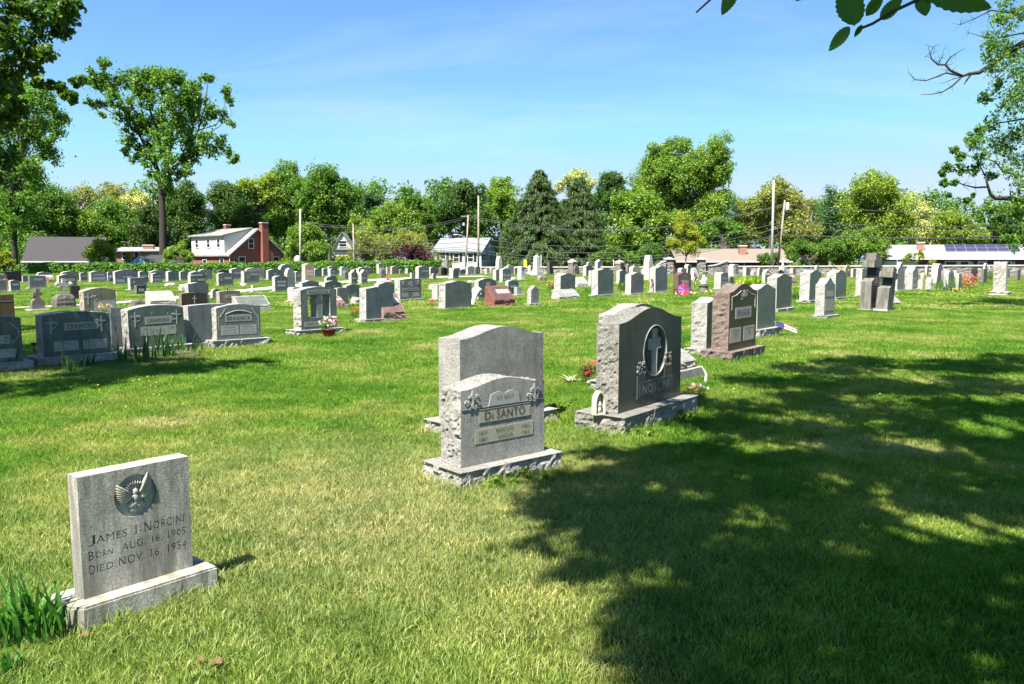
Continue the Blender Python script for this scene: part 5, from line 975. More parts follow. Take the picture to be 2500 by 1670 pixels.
# two leaning concrete cross blocks
def cross_block(x, yb, yt, label, lean, W_, D_, A=41, lines=False):
    P = gpt(x, yb, .05); H = height_at(P, yt); t = empty('cross_monument', (P.x, P.y, 0), math.pi/2-R(A), label, 'monument'); m = SK['old'][0]; q = MB()
    # side profile (y = depth from front -, z): solid body, sloping shoulder, slim neck at the back
    pr = [(-D_/2, .04), (D_/2, .04), (D_/2, H*.90), (D_/2-.42*D_, H*.90), (D_/2-.42*D_, H*.72), (D_/2-.44*D_, H*.62), (D_/2-.55*D_, H*.575), (-D_/2, H*.50)]
    q.prism(pr, -W_/2, W_/2, 'x'); 
    for o in range(len(q.v)):
        x_, y_, z_ = q.v[o]
        if z_ > H*.55: q.v[o] = (x_*.92, y_, z_)
    q.obj('body', m, t)
    a = MB(); a.box(-W_*.56, W_*.56, D_/2-.88*D_, D_/2+.07*D_, H*.75, H*.88); a.obj('cross_arm', m, t)
    a = MB(); a.box(-W_*.48, W_*.48, D_/2-.62*D_, D_/2-.05*D_, H*.88, H); a.obj('cross_head', m, t)
    a = MB(); a.box(-W_*.38, W_*.38, D_/2-.42*D_-.03, D_/2-.42*D_, H*.60, H*.745); a.obj('niche', SK['dark'][1], t)  # dark panel on the neck, colouring in the shadow of a deep cavity
    if lines:
        l = MB(); rg = random.Random(3)
        for i in range(9): l.box(W_/2-.001, W_/2+.004, -D_*.40, D_*(.2+rg.uniform(0, .18)), H*(.08+.047*i), H*(.092+.047*i))
        l.obj('inscription', M_INK, t)
    b = MB(); b.box(-W_*.6, W_*.6, -D_*.62, D_*.62, -.03, .04); b.obj('base', SK['white'][0], t)
    t.rotation_euler = (R(lean[0]), R(lean[1]), t.rotation_euler[2]); return t
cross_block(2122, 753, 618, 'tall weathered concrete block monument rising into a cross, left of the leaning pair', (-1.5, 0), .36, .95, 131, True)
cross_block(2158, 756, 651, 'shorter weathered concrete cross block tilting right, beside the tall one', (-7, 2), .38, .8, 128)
print('STONES', NST)
# ================= TREES =================
LD = 24.0
def leaves(name, blobs, size, per, mat, parent, seed=1, clump=.50, kc=14, shell=.55, droop=0, asp=.62, flatk=0, soft=.25):
    """blobs: (x,y,z,r); leaf quads on the shells of small clumps inside every blob"""
    rg = np.random.default_rng(seed); Cn, Nn = [], []
    for (x, y, z, r) in blobs:
        k = max(3, int(kc*1.0)); d = rg.normal(size=(k, 3)); d /= np.linalg.norm(d, axis=1)[:, None]
        rr = r*(shell+(1-shell)*rg.random(k))*.85; cc = np.array([x, y, z])+d*rr[:, None]*np.array([1, 1, .85])
        cr = r*clump*rg.uniform(.6, 1.25, k)
        n = max(4, int(per*LD*(r*r)/(size*size)/k))
        for i in range(k):
            u = rg.normal(size=(n, 3)); u /= np.linalg.norm(u, axis=1)[:, None]
            if flatk: u[:, 2] *= (1-flatk)
            q = cc[i]+u*(cr[i]*np.where(rg.random(n) < soft, np.abs(rg.normal(size=n))*.95, .45+.6*rg.random(n)**.6))[:, None]
            Cn.append(q); Nn.append(u*.9+np.array([0, 0, .45]))
    P = np.concatenate(Cn); Nv = np.concatenate(Nn); n = len(P)
    Nv += rg.normal(size=(n, 3))*.75; Nv /= np.linalg.norm(Nv, axis=1)[:, None]
    T = np.cross(Nv, rg.normal(size=(n, 3))); T /= np.linalg.norm(T, axis=1)[:, None]+1e-9
    if droop: T[:, 2] -= droop; T /= np.linalg.norm(T, axis=1)[:, None]
    B = np.cross(Nv, T); s = size*rg.uniform(.6, 1.35, n)[:, None]
    V = np.stack([P-T*s*.5, P+B*s*asp*.5+Nv*s*.08, P+T*s*.5, P-B*s*asp*.5+Nv*s*.08], axis=1)
    Q = np.arange(n*4).reshape(n, 4)
    return np_mesh(name, V, Q, mat, parent), n
NLEAF = 0
def limb(mb, a, b, r0, r1, rg, n=6, wob=.06, sides=6, sag=0):
    a = Vector(a); b = Vector(b); L = (b-a).length; pts = []; rad = []
    for i in range(n+1):
        t = i/n; p = a.lerp(b, t); w = wob*L*math.sin(math.pi*t)
        p += Vector((rg.uniform(-w, w), rg.uniform(-w, w), rg.uniform(-w, w)*.5+sag*L*math.sin(math.pi*t))); pts.append(p); rad.append(r0+(r1-r0)*t)
    mb.tube(pts, rad, sides); return pts
def tree(name, label, base, top_trunk, blobs, leafsz, per, mat, r0=.3, bark=M_BARK, group=None, cat='tree', seed=1, limbs=True, lr=.35, **kw):
    global NLEAF
    t = empty(name, base, 0, label, cat, group); rg = random.Random(seed); bx, by, bz = base
    rel = [(x-bx, y-by, z-bz, r) for x, y, z, r in blobs]
    o, n = leaves('crown', rel, leafsz, per, mat, t, seed, **kw); NLEAF += n
    mb = MB(); tt = Vector(top_trunk)-Vector(base)
    pts = limb(mb, (0, 0, -.1), tt, r0, r0*.55, rg, 8, .012, 10)
    if limbs:
        bl = sorted(rel, key=lambda b: -b[3])[:26]
        for (x, y, z, r) in bl:
            s = pts[rg.choice([-1, -2, -3]) if z > tt.z*.8 else -3]; 
            q = limb(mb, s, (x, y, z), r0*lr, r0*.06, rg, 6, .05, 5, .05)
            for k in range(3):
                a = Vector(q[3+k % 3]); limb(mb, a, a+Vector((rg.uniform(-r, r), rg.uniform(-r, r), rg.uniform(-.2*r, r))), r0*.10, .015, rg, 4, .08, 4)
    mb.obj('trunk', bark, t, smooth=True, fixn=False)
    return t
def wb(x, y, rpx, Y, dy=0):
    p = apt(x, y, Y+dy); return (p.x, p.y, p.z, rpx*Y/F)
def sub(blobs, n, f, rg, yj=.6):
    "scatter n smaller blobs in each blob"
    out = []
    for (x, y, z, r) in blobs:
        for k in range(n):
            d = Vector((rg.gauss(0, 1), rg.gauss(0, 1), rg.gauss(0, 1))).normalized()*r*(.35+.5*rg.random()); out.append((x+d.x, y+d.y*yj, z+d.z, r*f*rg.uniform(.75, 1.3)))
    return out
# --- far belt of trees.  (px blobs, distance, leaf kind, label, opts)
BG = [
 ([(60, 480, 52), (110, 510, 50), (130, 560, 50), (70, 570, 60)], 135, 'mid', 'broad dark green tree behind the grey-roofed house', {}),
 ([(165, 480, 26), (205, 472, 26), (235, 490, 24), (150, 505, 26)], 160, 'olive', 'airy olive flat-topped tree with sky showing, left of the two alike', dict(per=.35, tk=.5, flat=1)),
 ([(265, 470, 28), (300, 476, 26), (330, 488, 22), (280, 500, 24)], 160, 'olive', 'airy olive flat-topped tree with sky showing, right of the two alike', dict(per=.35, tk=.5, flat=1)),
 ([(205, 540, 40), (235, 570, 42), (180, 575, 34)], 140, 'bright', 'bright green tree between the two left houses', {}),
 ([(262, 530, 36), (300, 545, 36), (290, 580, 40)], 142, 'mid', 'medium green tree behind the orange brick house', {}),
 ([(330, 497, 30), (352, 515, 28), (318, 510, 20)], 150, 'pale', 'pale blossoming tree left of the tall lone tree trunk', {}),
 ([(375, 530, 34), (365, 570, 40), (390, 590, 34)], 138, 'conifer', 'dark tree behind the trunk of the tall lone tree', {}),
 ([(455, 480, 38), (440, 530, 44), (480, 550, 40), (430, 590, 44), (485, 500, 26)], 145, 'dark', 'tall dark green tree left of the white and brick house', {}),
 ([(555, 485, 36), (570, 520, 46), (545, 550, 34), (610, 560, 40)], 132, 'dark', 'very dark round tree above the white dormered house', dict(sz=.3)),
 ([(600, 470, 34), (625, 490, 34), (650, 460, 30)], 134, 'yellow', 'yellow-green tree rising over the white dormered house', {}),
 ([(690, 450, 40), (720, 480, 46), (670, 520, 46), (720, 540, 44)], 140, 'mid', 'tall tree with visible limbs over the tall brick chimney', {}),
 ([(795, 450, 42), (830, 470, 38), (790, 510, 54), (840, 530, 40), (760, 480, 30)], 138, 'mid', 'tallest rounded tree above the narrow grey house', {}),
 ([(735, 598, 34), (765, 588, 30), (775, 620, 28), (715, 622, 26), (752, 572, 24)], 104, 'bright', 'wide bushy green tree right of the tall brick chimney', dict(sz=.22)),
 ([(885, 505, 26), (910, 490, 22), (880, 545, 40), (925, 530, 34)], 148, 'teal', 'blue-green tree behind the short wooden pole', {}),
 ([(945, 520, 34), (985, 535, 34), (965, 560, 44), (1000, 570, 32)], 135, 'bright', 'bright yellow-green spreading tree above the purple bush', {}),
 ([(1000, 490, 24), (1035, 500, 28), (1060, 530, 34), (1020, 545, 34)], 150, 'mid', 'tree between the yellow-green one and the domed dark one', {}),
 ([(1120, 480, 32), (1155, 475, 30), (1135, 520, 48), (1100, 540, 34), (1170, 540, 34)], 138, 'dark', 'domed dark green tree behind the streetlight pole', {}),
 ([(1210, 465, 30), (1235, 450, 24), (1220, 500, 38)], 155, 'bright', 'lighter green tree left of the dark spruce', {}),
 ([(1485, 455, 28), (1510, 448, 24), (1495, 490, 34)], 155, 'dark', 'dark tree between the pale blossom and the great oak', {}),
 ([(1405, 440, 26), (1435, 450, 24), (1380, 450, 20)], 152, 'pale', 'pale flowering tree top above the two spruces', {}),
 ([(1645, 375, 36), (1600, 395, 34), (1740, 378, 36), (1690, 400, 40), (1768, 415, 28), (1660, 430, 52), (1730, 450, 52), (1590, 440, 40), (1640, 490, 50), (1740, 510, 46), (1570, 470, 26), (1700, 545, 44)], 128, 'bright', 'great oak-like tree with two crown humps behind the gate', dict(sz=.30)),
 ([(1530, 500, 34), (1570, 520, 44), (1530, 560, 48), (1590, 580, 46), (1620, 540, 36), (1560, 610, 36)], 116, 'bright', 'mid-green tree before the great oak, right of the spruces', {}),
 ([(1670, 560, 26), (1690, 580, 24), (1655, 595, 24), (1685, 610, 20)], 93, 'gold', 'small golden green tree by the gate pillars', dict(sz=.16, per=.6, tk=.11)),
 ([(1845, 490, 34), (1900, 475, 36), (1940, 500, 32), (1870, 530, 50), (1930, 550, 46), (1820, 545, 42)], 135, 'olive', 'tall mixed olive tree behind the two leaning poles', dict(per=.75)),
 ([(1960, 540, 28), (1985, 570, 30), (1975, 500, 20)], 140, 'olive', 'thin half-bare tree with pale limbs right of the leaning pole', dict(per=.4)),
 ([(2035, 480, 24), (2030, 520, 36), (2060, 550, 40), (2010, 565, 36)], 150, 'teal', 'feathery green tree between the poles and the pale tree', dict(per=.6)),
 ([(2130, 465, 40), (2165, 480, 38), (2100, 510, 44), (2180, 530, 44), (2130, 560, 50)], 138, 'yellow', 'tall pale yellow-green tree left of the white ranch house', dict(per=.8)),
 ([(2240, 495, 30), (2215, 540, 40), (2260, 550, 40), (2290, 580, 34)], 145, 'pale', 'creamy blossoming tree behind the white ranch roof', dict(per=.6)),
 ([(2320, 550, 32), (2360, 560, 32), (2340, 585, 36), (2390, 580, 28)], 140, 'yellow', 'yellow-green tree above the solar panels', {}),
 ([(2470, 560, 40), (2495, 600, 44), (2455, 590, 30), (2510, 540, 50)], 120, 'dark', 'dark tree at the far right beyond the white ranch house', {}),
 ([(1960, 615, 24), (1995, 620, 26), (2030, 610, 26), (1930, 622, 20)], 103, 'mid', 'dark green shrub mass right of the leaning utility pole', dict(sz=.2, bush=1)),
 ([(2070, 600, 30), (2110, 590, 34), (2135, 615, 26), (2045, 625, 22)], 106, 'bright', 'bright green bushy tree left of the white ranch house', dict(sz=.22, bush=1)),
 ([(222, 618, 18), (240, 604, 22), (262, 615, 18), (232, 630, 18)], 103, 'yellow', 'yellow-green shrub right of the grey-roofed house', dict(sz=.2, bush=1)),
 ([(425, 618, 18), (445, 608, 18), (455, 624, 14), (408, 628, 12)], 103, 'bright', 'bright green shrub left of the white dormered house', dict(sz=.2, bush=1)),
 ([(885, 590, 24), (915, 600, 28), (900, 622, 24), (865, 622, 16)], 112, 'olive', 'thin yellowish shrub right of the short wooden pole', dict(sz=.2, bush=1, per=.5)),
 ([(950, 600, 24), (990, 588, 26), (1020, 592, 24), (935, 620, 18)], 114, 'olive', 'pale olive shrub behind the purple bush', dict(sz=.2, bush=1, per=.5)),
 ([(885, 560, 26), (900, 572, 20)], 120, 'yellow', 'golden-green small tree right of the narrow grey house', dict(sz=.22, bush=1)),
 ([(1500, 625, 22), (1540, 628, 22), (1590, 622, 26), (1470, 630, 20)], 100, 'mid', 'low green shrubs beyond the wall left of the gate', dict(sz=.2, bush=1)),
 ([(1740, 560, 30), (1780, 585, 30), (1790, 560, 24)], 122, 'mid', 'green tree behind the tan ranch roof', {}),
 ([(1868, 632, 14), (1890, 625, 13)], 98, 'mid', 'small shrub at the foot of the tall white pole', dict(sz=.18, bush=1)),
]
rgT = random.Random(11)
for i, (bl, Y, kind, lab, op) in enumerate(BG):
    B = []
    for (x, y, r) in bl: B.append(wb(x, y, r*1.1, Y, rgT.uniform(-1.5, 1.5)))
    S = sub(B, 9, .58, rgT)
    cxw = sum(b[0] for b in B)/len(B); zt = max(b[2] for b in B); gz_ = ground_z(0, Y)
    low = min(b[2]-b[3] for b in B)
    tree('shrub' if op.get('bush') else 'tree', lab, (cxw, Y, gz_), (cxw+rgT.uniform(-.4, .4), Y, max(gz_+.6, low+.3*(zt-low))), S, op.get('sz', .34), op.get('per', 1.15)*(1.25 if Y < 125 else 1.0), LM[kind], r0=op.get('tk', .34) if not op.get('bush') else .1, bark=M_BARKL if op.get('per', 1) < .7 else M_BARK, seed=i+2, lr=.45,
         group='trees and shrubs beyond the cemetery', cat='shrub' if op.get('bush') else 'tree', kc=10, flatk=.5 if op.get('flat') else 0, soft=.08)
# --- spruces
def spruce(xa, ya, x0, x1, yb, Y, label, seed):
    global NLEAF
    top = apt(xa, ya, Y); hw = (x1-x0)/2*Y/F*1.22; gz_ = ground_z(0, Y); H = top.z-gz_; t = empty('spruce', (top.x, Y, gz_), 0, label, 'tree', 'dark spruces'); rg = np.random.default_rng(seed)
    P, T, Nn = [], [], []; rr = random.Random(seed)
    for lv in range(46):
        z = H*(.03+.95*lv/46); R_ = hw*min(1, (1-z/H)**.85*1.12+.05)*rr.uniform(.85, 1.1); nb = int(11+16*(1-z/H))
        for b in range(nb):
            a = rr.uniform(0, 6.28); l = R_*rr.uniform(.75, 1.12); m = int(14+l*26); s = rg.random(m)**.6*l; dr = np.array([math.cos(a), math.sin(a), 0])
            p = dr*s[:, None]+np.array([0, 0, z])+np.array([0, 0, -.28])*s[:, None]*.6+rg.normal(size=(m, 3))*np.array([.26, .26, .16])*(.5+.6*(1-z/H)); p[:, 2] -= rg.random(m)*.55
            P.append(p); T.append(np.tile(dr*.45+np.array([0, 0, -.8]), (m, 1)))
    P = np.concatenate(P); T = np.concatenate(T)+rg.normal(size=P.shape)*.25; n = len(P); NLEAF += n
    T /= np.linalg.norm(T, axis=1)[:, None]; Nn = rg.normal(size=P.shape)+P*np.array([.3, .3, 0])+np.array([0, 0, .5]); B = np.cross(Nn, T); B /= np.linalg.norm(B, axis=1)[:, None]; s = rg.uniform(.28, .5, n)[:, None]
    V = np.stack([P-T*s*.5, P+B*s*.16, P+T*s*.6, P-B*s*.16], axis=1); np_mesh('crown', V, np.arange(n*4).reshape(n, 4), LM['conifer'], t)
    m = MB(); m.tube([(0, 0, 0), (0, 0, H*.97)], [.35, .03], 8); m.obj('trunk', M_BARK, t)
spruce(1318, 405, 1222, 1412, 640, 122, 'tall dark spruce with pointed top, left one of the pair', 3)
spruce(1415, 424, 1335, 1500, 640, 123, 'dark spruce with pale blossom behind its top, right one of the pair', 4)
for x, lab in ((275, 'small cone-shaped shrub below the orange brick house, left one'), (313, 'small cone-shaped shrub beside the blue gabled garage, right one')):
    B = [wb(x, 638, 13, 103), wb(x, 628, 9, 103), wb(x, 620, 5, 103)]
    tree('shrub', lab, (B[0][0], 103, -1.2), (B[0][0], 103, 0), sub(B, 4, .5, rgT), .16, 1.2, LM['mid'], r0=.06, cat='shrub', seed=x)
B = [wb(985, 628, 30, 99), wb(1028, 626, 30, 99), wb(975, 645, 14, 99), wb(1040, 645, 14, 99), wb(1008, 618, 20, 99)]
tree('shrub', 'round dark purple leaved bush at the right end of the hedge', (B[0][0]+1, 99, -1), (B[0][0]+1, 99, .2), sub(B, 5, .45, rgT), .2, 1.3, LM['purple'], r0=.12, cat='shrub', seed=77)
B = [wb(10, 628, 22, 88), wb(30, 640, 18, 88), wb(-5, 645, 24, 88)]
tree('shrub', 'yellow-green bush at the left edge beyond the black headstone', (B[0][0], 88, -.6), (B[0][0], 88, .6), sub(B, 5, .5, rgT), .17, 1.3, LM['gold'], r0=.1, cat='shrub', seed=78)
B = [wb(2215, 632, 16, 92), wb(2250, 630, 16, 92), wb(2275, 638, 12, 92), wb(2240, 618, 11, 92)]
tree('shrub', 'pale yellow-green layered bush before the white ranch garage', (B[0][0]+1, 92, -.8), (B[0][0]+1, 92, .4), sub(B, 5, .45, rgT), .17, 1.1, LM['gold'], r0=.1, cat='shrub', seed=79)
B = [wb(1075, 625, 22, 104), wb(1095, 638, 20, 104), wb(1055, 612, 18, 104)]
tree('shrub', 'nearly bare twiggy shrub before the white and blue house', (B[0][0], 104, -1.2), (B[0][0], 104, -.4), sub(B, 5, .45, rgT), .12, .18, LM['olive'], r0=.10, bark=M_BARKL, cat='shrub', seed=80)
for x, r in ((832, 14), (848, 11)):
    B = [wb(x, 634, r, 102)]; tree('shrub', 'small rounded yellow-green bush before the narrow grey house, %s one' % ('left' if x == 832 else 'right'), (B[0][0], 102, -1), (B[0][0], 102, -.3), sub(B, 6, .5, rgT), .15, 1.2, LM['gold'], r0=.06, cat='shrub', seed=x)
# far wood that closes the gaps behind
def wood():
    global NLEAF
    rg = random.Random(5); B = []
    for x in range(-200, 2800, 42):
        if 480 < x < 530: continue
        top = 478+18*math.sin(x*.011)+14*math.sin(x*.037+2)
        for k in range(5): B.append(wb(x+rg.uniform(-15, 15), top+20+32*k+rg.uniform(-10, 10), 34, 175, rg.uniform(-4, 4)))
    t, n = leaves('woodland', B, .6, 1.0, LM['mid'], None, 9, kc=10, soft=0); NLEAF += n
    tag(t, 'distant woodland closing the horizon behind the nearer trees', 'woodland', kind='stuff')
wood()
# --- tall lone tree (left of centre)
YH = 118; PX = [(255, 165, 26), (235, 190, 30), (265, 200, 34), (300, 205, 32), (240, 255, 24), (275, 240, 28), (325, 190, 26), (360, 185, 30), (400, 178, 34), (440, 185, 30), (470, 205, 24), (505, 190, 18), (480, 240, 34), (340, 230, 40), (400, 230, 46), (450, 235, 40), (310, 265, 34),
   (370, 280, 46), (430, 290, 46), (480, 285, 36), (515, 270, 26), (550, 225, 18), (555, 245, 16), (540, 280, 20), (565, 300, 14), (325, 310, 34), (350, 335, 36), (400, 335, 40), (450, 340, 38), (500, 335, 30), (540, 345, 24), (310, 350, 22), (305, 375, 16), (335, 385, 22), (365, 390, 28), (405, 390, 34), (445, 395, 30), (470, 370, 26), (520, 375, 20), (555, 375, 18), (580, 385, 12), (570, 395, 10), (400, 435, 26), (370, 430, 18), (435, 430, 22), (460, 415, 18), (395, 470, 16), (410, 460, 20), (250, 282, 12), (215, 250, 12), (222, 175, 12)]
B = [wb(x, y, r*.88, YH, rgT.uniform(-5, 5)*(r/40)) for x, y, r in PX]
P0 = apt(398, 640, YH); p1 = apt(392, 470, YH)
t = empty('tall_tree', (P0.x, YH, -1.2), 0, 'tall lone tree with long bare trunk and spreading crown rising above the houses', 'tree')
o, n = leaves('crown', [(x-P0.x, y-YH, z+1.2, r) for x, y, z, r in sub(B, 5, .62, rgT)], .40, 1.0, LM['mid'], t, 5, kc=9, soft=.7); NLEAF += n
mb = MB(); rg = random.Random(6); W_ = lambda x, y, d=0: tuple(apt(x, y, YH+d)-Vector((P0.x, YH, -1.2)))
mb.tube([(0, 0, -.2), W_(398, 600), W_(397, 520), W_(394, 470), W_(388, 430)], [.62, .52, .46, .42, .34], 10)
for pts, r in [([(388, 430), (372, 395), (345, 330), (300, 250), (262, 190), (255, 165)], .26), ([(388, 430), (375, 380), (380, 320), (360, 250), (362, 200)], .28), ([(394, 450), (410, 400), (418, 340), (425, 270), (420, 200)], .30), ([(394, 455), (430, 410), (460, 370), (480, 320), (500, 260), (505, 200)], .26), ([(410, 420), (455, 385), (500, 365), (560, 385)], .16), ([(480, 320), (530, 305), (548, 260), (555, 230)], .10), ([(345, 330), (300, 290), (250, 262), (225, 250)], .14), ([(372, 395), (340, 375), (310, 370)], .10), ([(425, 300), (460, 250), (470, 205)], .14), ([(418, 340), (395, 270), (398, 190)], .14), ([(500, 330), (535, 310), (565, 280), (560, 250)], .07)]:
    n_ = len(pts); mb.tube([W_(x+rg.uniform(-4, 4), y, rg.uniform(-2, 2)*i/n_) for i, (x, y) in enumerate(pts)], [r*(1-.8*i/(n_-1)) for i in range(n_)], 6)
mb.obj('trunk', M_BARKD, t, smooth=True, fixn=False)
# --- dark tree behind the grey-roofed house at far left
YL = 96; PX = [(40, 250, 50), (90, 240, 44), (130, 255, 32), (60, 310, 56), (120, 300, 36), (150, 290, 18), (30, 370, 60), (95, 350, 44), (125, 335, 20), (110, 375, 22), (40, 430, 56), (85, 420, 34), (30, 490, 56), (75, 490, 36), (50, 540, 36), (10, 550, 44), (-20, 300, 60), (-30, 420, 60), (40, 200, 44), (-10, 200, 50)]
B = [wb(x, y, r*1.0, YL, rgT.uniform(-3, 3)) for x, y, r in PX]; P0 = apt(34, 650, YL)
tree('tree', 'tall dark tree at the left edge, its trunk rising beside the grey-roofed house', (P0.x, YL, -1), tuple(apt(32, 500, YL)), sub(B, 5, .58, rgT), .30, .9, LM['mid'], r0=.42, bark=M_BARKD, seed=31, kc=9, soft=.6)
# --- near tree at the left: large leaves
YN = 11.0; PX = [(20, 30, 60), (80, 20, 60), (130, 30, 50), (165, 25, 34), (40, 100, 60), (100, 90, 55), (145, 70, 30), (20, 170, 50), (75, 155, 40), (110, 130, 26), (165, 10, 24), (150, 215, 14), (120, 205, 14), (95, 205, 14), (185, 200, 13), (200, 195, 8), (170, 235, 15), (20, 230, 40), (10, 300, 44), (5, 380, 44), (-60, 40, 80), (-60, 150, 80), (-70, 260, 70), (-60, 400, 70), (40, 260, 26)]
rgN = random.Random(21)
B = [wb(x, y, r*1.0, YN, rgN.uniform(-.4, .4)) for x, y, r in PX]
B += [(-8.6, 10.4, 5.6, 1.0), (-9.6, 11.0, 4.6, 1.2), (-10.6, 12.2, 4.8, 1.3), (-10.4, 10.4, 6.2, 1.4), (-11.8, 11.6, 6.4, 1.5), (-11.4, 13.2, 4.6, 1.2),  (-8.9, 8.4, 4.6, .9), (-12.6, 10, 5.6, 1.5), (-7.6, 9.6, 6.2, .8), (-12.4, 10.9, 7.8, 1.3), (-9.4, 12.4, 4.1, .8), (-10.2, 9.6, 4.2, .9)]
for (x, y) in [(100, 800), (180, 815), (60, 850), (200, 860), (240, 800), (30, 900), (120, 900), (210, 915), (290, 900), (60, 960), (160, 935), (420, 910), (350, 912), (250, 935), (20, 800), (-40, 870)]:
    G = gpt(x, y); z = rgN.uniform(4.2, 6.2); B.append((G.x+SH.x*z*COT, G.y+SH.y*z*COT, z, .62))
tree('near_left_tree', 'dark leafy tree reaching in from the top left corner, shading the left stones', (-11.2, 10.6, 0), (-10.9, 10.8, 4.5), sub(B, 7, .5, rgN), .080, .62, LM['near'], r0=.3, bark=M_BARKD, seed=33, kc=9, asp=.7, soft=.8)
# --- tree at the right edge
YR = 29.0; PX = [(2470, 30, 50), (2440, 60, 40), (2420, 100, 40), (2480, 110, 60), (2440, 150, 36), (2500, 180, 50), (2430, 215, 30), (2470, 250, 50), (2405, 240, 18), (2420, 290, 34), (2480, 320, 50), (2390, 320, 18), (2370, 335, 14), (2440, 350, 40), (2380, 350, 26), (2330, 368, 12), (2345, 380, 14), (2400, 385, 26), (2460, 400, 40), (2310, 405, 15), (2340, 415, 18), (2300, 425, 10), (2375, 420, 18), (2420, 430, 16), (2305, 450, 13), (2330, 445, 12), (2500, 470, 50), (2318, 476, 6), (2360, 490, 9), (2375, 478, 6), (2480, 520, 30), (2450, 550, 22), (2435, 535, 12), (2500, 580, 40), (2470, 590, 26), (2560, 200, 90), (2570, 400, 90), (2560, 60, 80), (2560, 560, 70)]
rgR = random.Random(8)
B = [wb(x, y, r*.95, YR, rgR.uniform(-1.2, 1.2)) for x, y, r in PX]
P0 = gpt(2790, 760); t = empty('near_right_tree', (P0.x, YR, 0), 0, 'big tree at the right edge with a long bare branch reaching left over the sky', 'tree')
o, n = leaves('crown', [(x-P0.x, y-YR, z, r) for x, y, z, r in sub(B, 8, .5, rgR)], .11, .40, LM['mid'], t, 7, kc=9, asp=.5, soft=.85); NLEAF += n
mb = MB(); rg = random.Random(9); W_ = lambda x, y, d=0: tuple(apt(x, y, YR+d)-Vector((P0.x, YR, 0)))
mb.tube([(0, 0, -.1), W_(2780, 500), W_(2760, 250), W_(2700, 0)], [.45, .38, .3, .18], 10)
def br(pts, r, tw=0, tl=30):
    n_ = len(pts); w = [W_(x, y, .0) for x, y in pts]; mb.tube(w, [r*(1-.75*i/max(1, n_-1)) for i in range(n_)], 5)
    for i in range(tw):
        k = rg.randrange(1, n_); x, y = pts[k]; a = rg.uniform(0, 6.28)
        p = [(x, y)]; 
        for q in range(3): x += math.cos(a)*tl/3; y += math.sin(a)*tl/3; a += rg.uniform(-.7, .7); p.append((x, y))
        mb.tube([W_(xx, yy, rg.uniform(-.3, .3)) for xx, yy in p], [r*.22, r*.18, r*.13, r*.08], 4)
br([(2760, 20), (2600, 60), (2500, 104), (2455, 130), (2420, 158), (2390, 177), (2365, 180), (2350, 186)], .16)
br([(2350, 186), (2320, 172), (2308, 158), (2290, 158), (2275, 145), (2270, 130), (2280, 115)], .05, 14, 22)
br([(2308, 158), (2320, 140), (2335, 130), (2355, 118)], .03, 6, 16)
br([(2290, 158), (2300, 140), (2305, 118)], .022, 6, 16); br([(2350, 186), (2310, 178), (2285, 188), (2260, 197), (2235, 195), (2218, 178)], .035, 9, 18)
br([(2350, 186), (2325, 210), (2300, 225), (2275, 230), (2248, 231)], .035, 5, 16); br([(2370, 182), (2360, 196), (2353, 207)], .045, 1, 6)
br([(2350, 186), (2330, 192), (2310, 200), (2292, 205)], .02, 3, 12); br([(2500, 20), (2460, 30), (2420, 25), (2380, 45), (2345, 60)], .04, 12, 24); br([(2500, 80), (2440, 92), (2400, 90), (2365, 80)], .03, 10, 22)
br([(2760, 500), (2600, 492), (2500, 490), (2465, 484), (2430, 484), (2418, 474), (2412, 456), (2405, 430)], .13, 5, 25); br([(2412, 456), (2380, 458), (2350, 450), (2320, 440)], .04, 8, 24); br([(2405, 430), (2390, 400), (2370, 360)], .03, 6, 26)
br([(2750, 440), (2560, 430), (2500, 430), (2450, 420), (2430, 395), (2400, 385), (2370, 380)], .05, 6, 26); br([(2600, 330), (2500, 290), (2440, 300), (2400, 320)], .05, 8, 26); br([(2600, 200), (2520, 160), (2470, 150), (2430, 190)], .05, 8, 26); br([(2500, 490), (2470, 530), (2450, 560)], .04, 6, 20)
mb.obj('trunk', M_BARKD, t, smooth=True, fixn=False)
# --- overhead tree that shades the right foreground (stands beside the camera; only a twig hangs into view)
SHADE = [(2150, 1140), (2250, 1115), (2060, 1230), (2210, 1225), (2330, 1210), (2500, 1100), (2420, 1105), (2560, 1200), (1990, 905), (2090, 890), (2200, 895), (2320, 895), (2430, 890), (2540, 885), (2650, 890), (1900, 930), (2000, 945), (2110, 945), (2220, 945), (2330, 945), (2440, 945), (2560, 945), (1790, 975), (1880, 985), (1990, 1000), (2100, 1005), (2220, 1005), (2340, 1005), (2460, 1010), (2590, 1010),
  (1700, 1040), (1790, 1045), (1900, 1060), (2010, 1065), (2130, 1070), (2260, 1070), (2390, 1075), (2520, 1080), (1600, 1095), (1690, 1110), (1790, 1120), (1900, 1130), (2020, 1130), (2330, 1150), (2470, 1160), (2600, 1160), (1500, 1150), (1600, 1170), (1710, 1190), (1830, 1200), (1950, 1210), (2420, 1240), (2560, 1260),
  (1395, 1200), (1490, 1225), (1600, 1250), (1720, 1270), (1850, 1290), (1990, 1310), (2300, 1320), (2470, 1350), (2620, 1380), (1440, 1290), (1550, 1320), (1680, 1345), (1820, 1370), (1970, 1400), (2130, 1420), (2290, 1430), (2460, 1450), (1530, 1400), (1650, 1425), (1790, 1450), (1940, 1480), (2100, 1500), (2270, 1520), (2440, 1540), (2620, 1540),
  (1620, 1500), (1740, 1530), (1880, 1560), (2040, 1590), (2210, 1610), (2400, 1640), (1700, 1600), (1840, 1640), (2000, 1680), (2180, 1710), (2380, 1750), (2600, 1700), (1760, 1720), (1950, 1780)]
rgO = random.Random(17); B = []
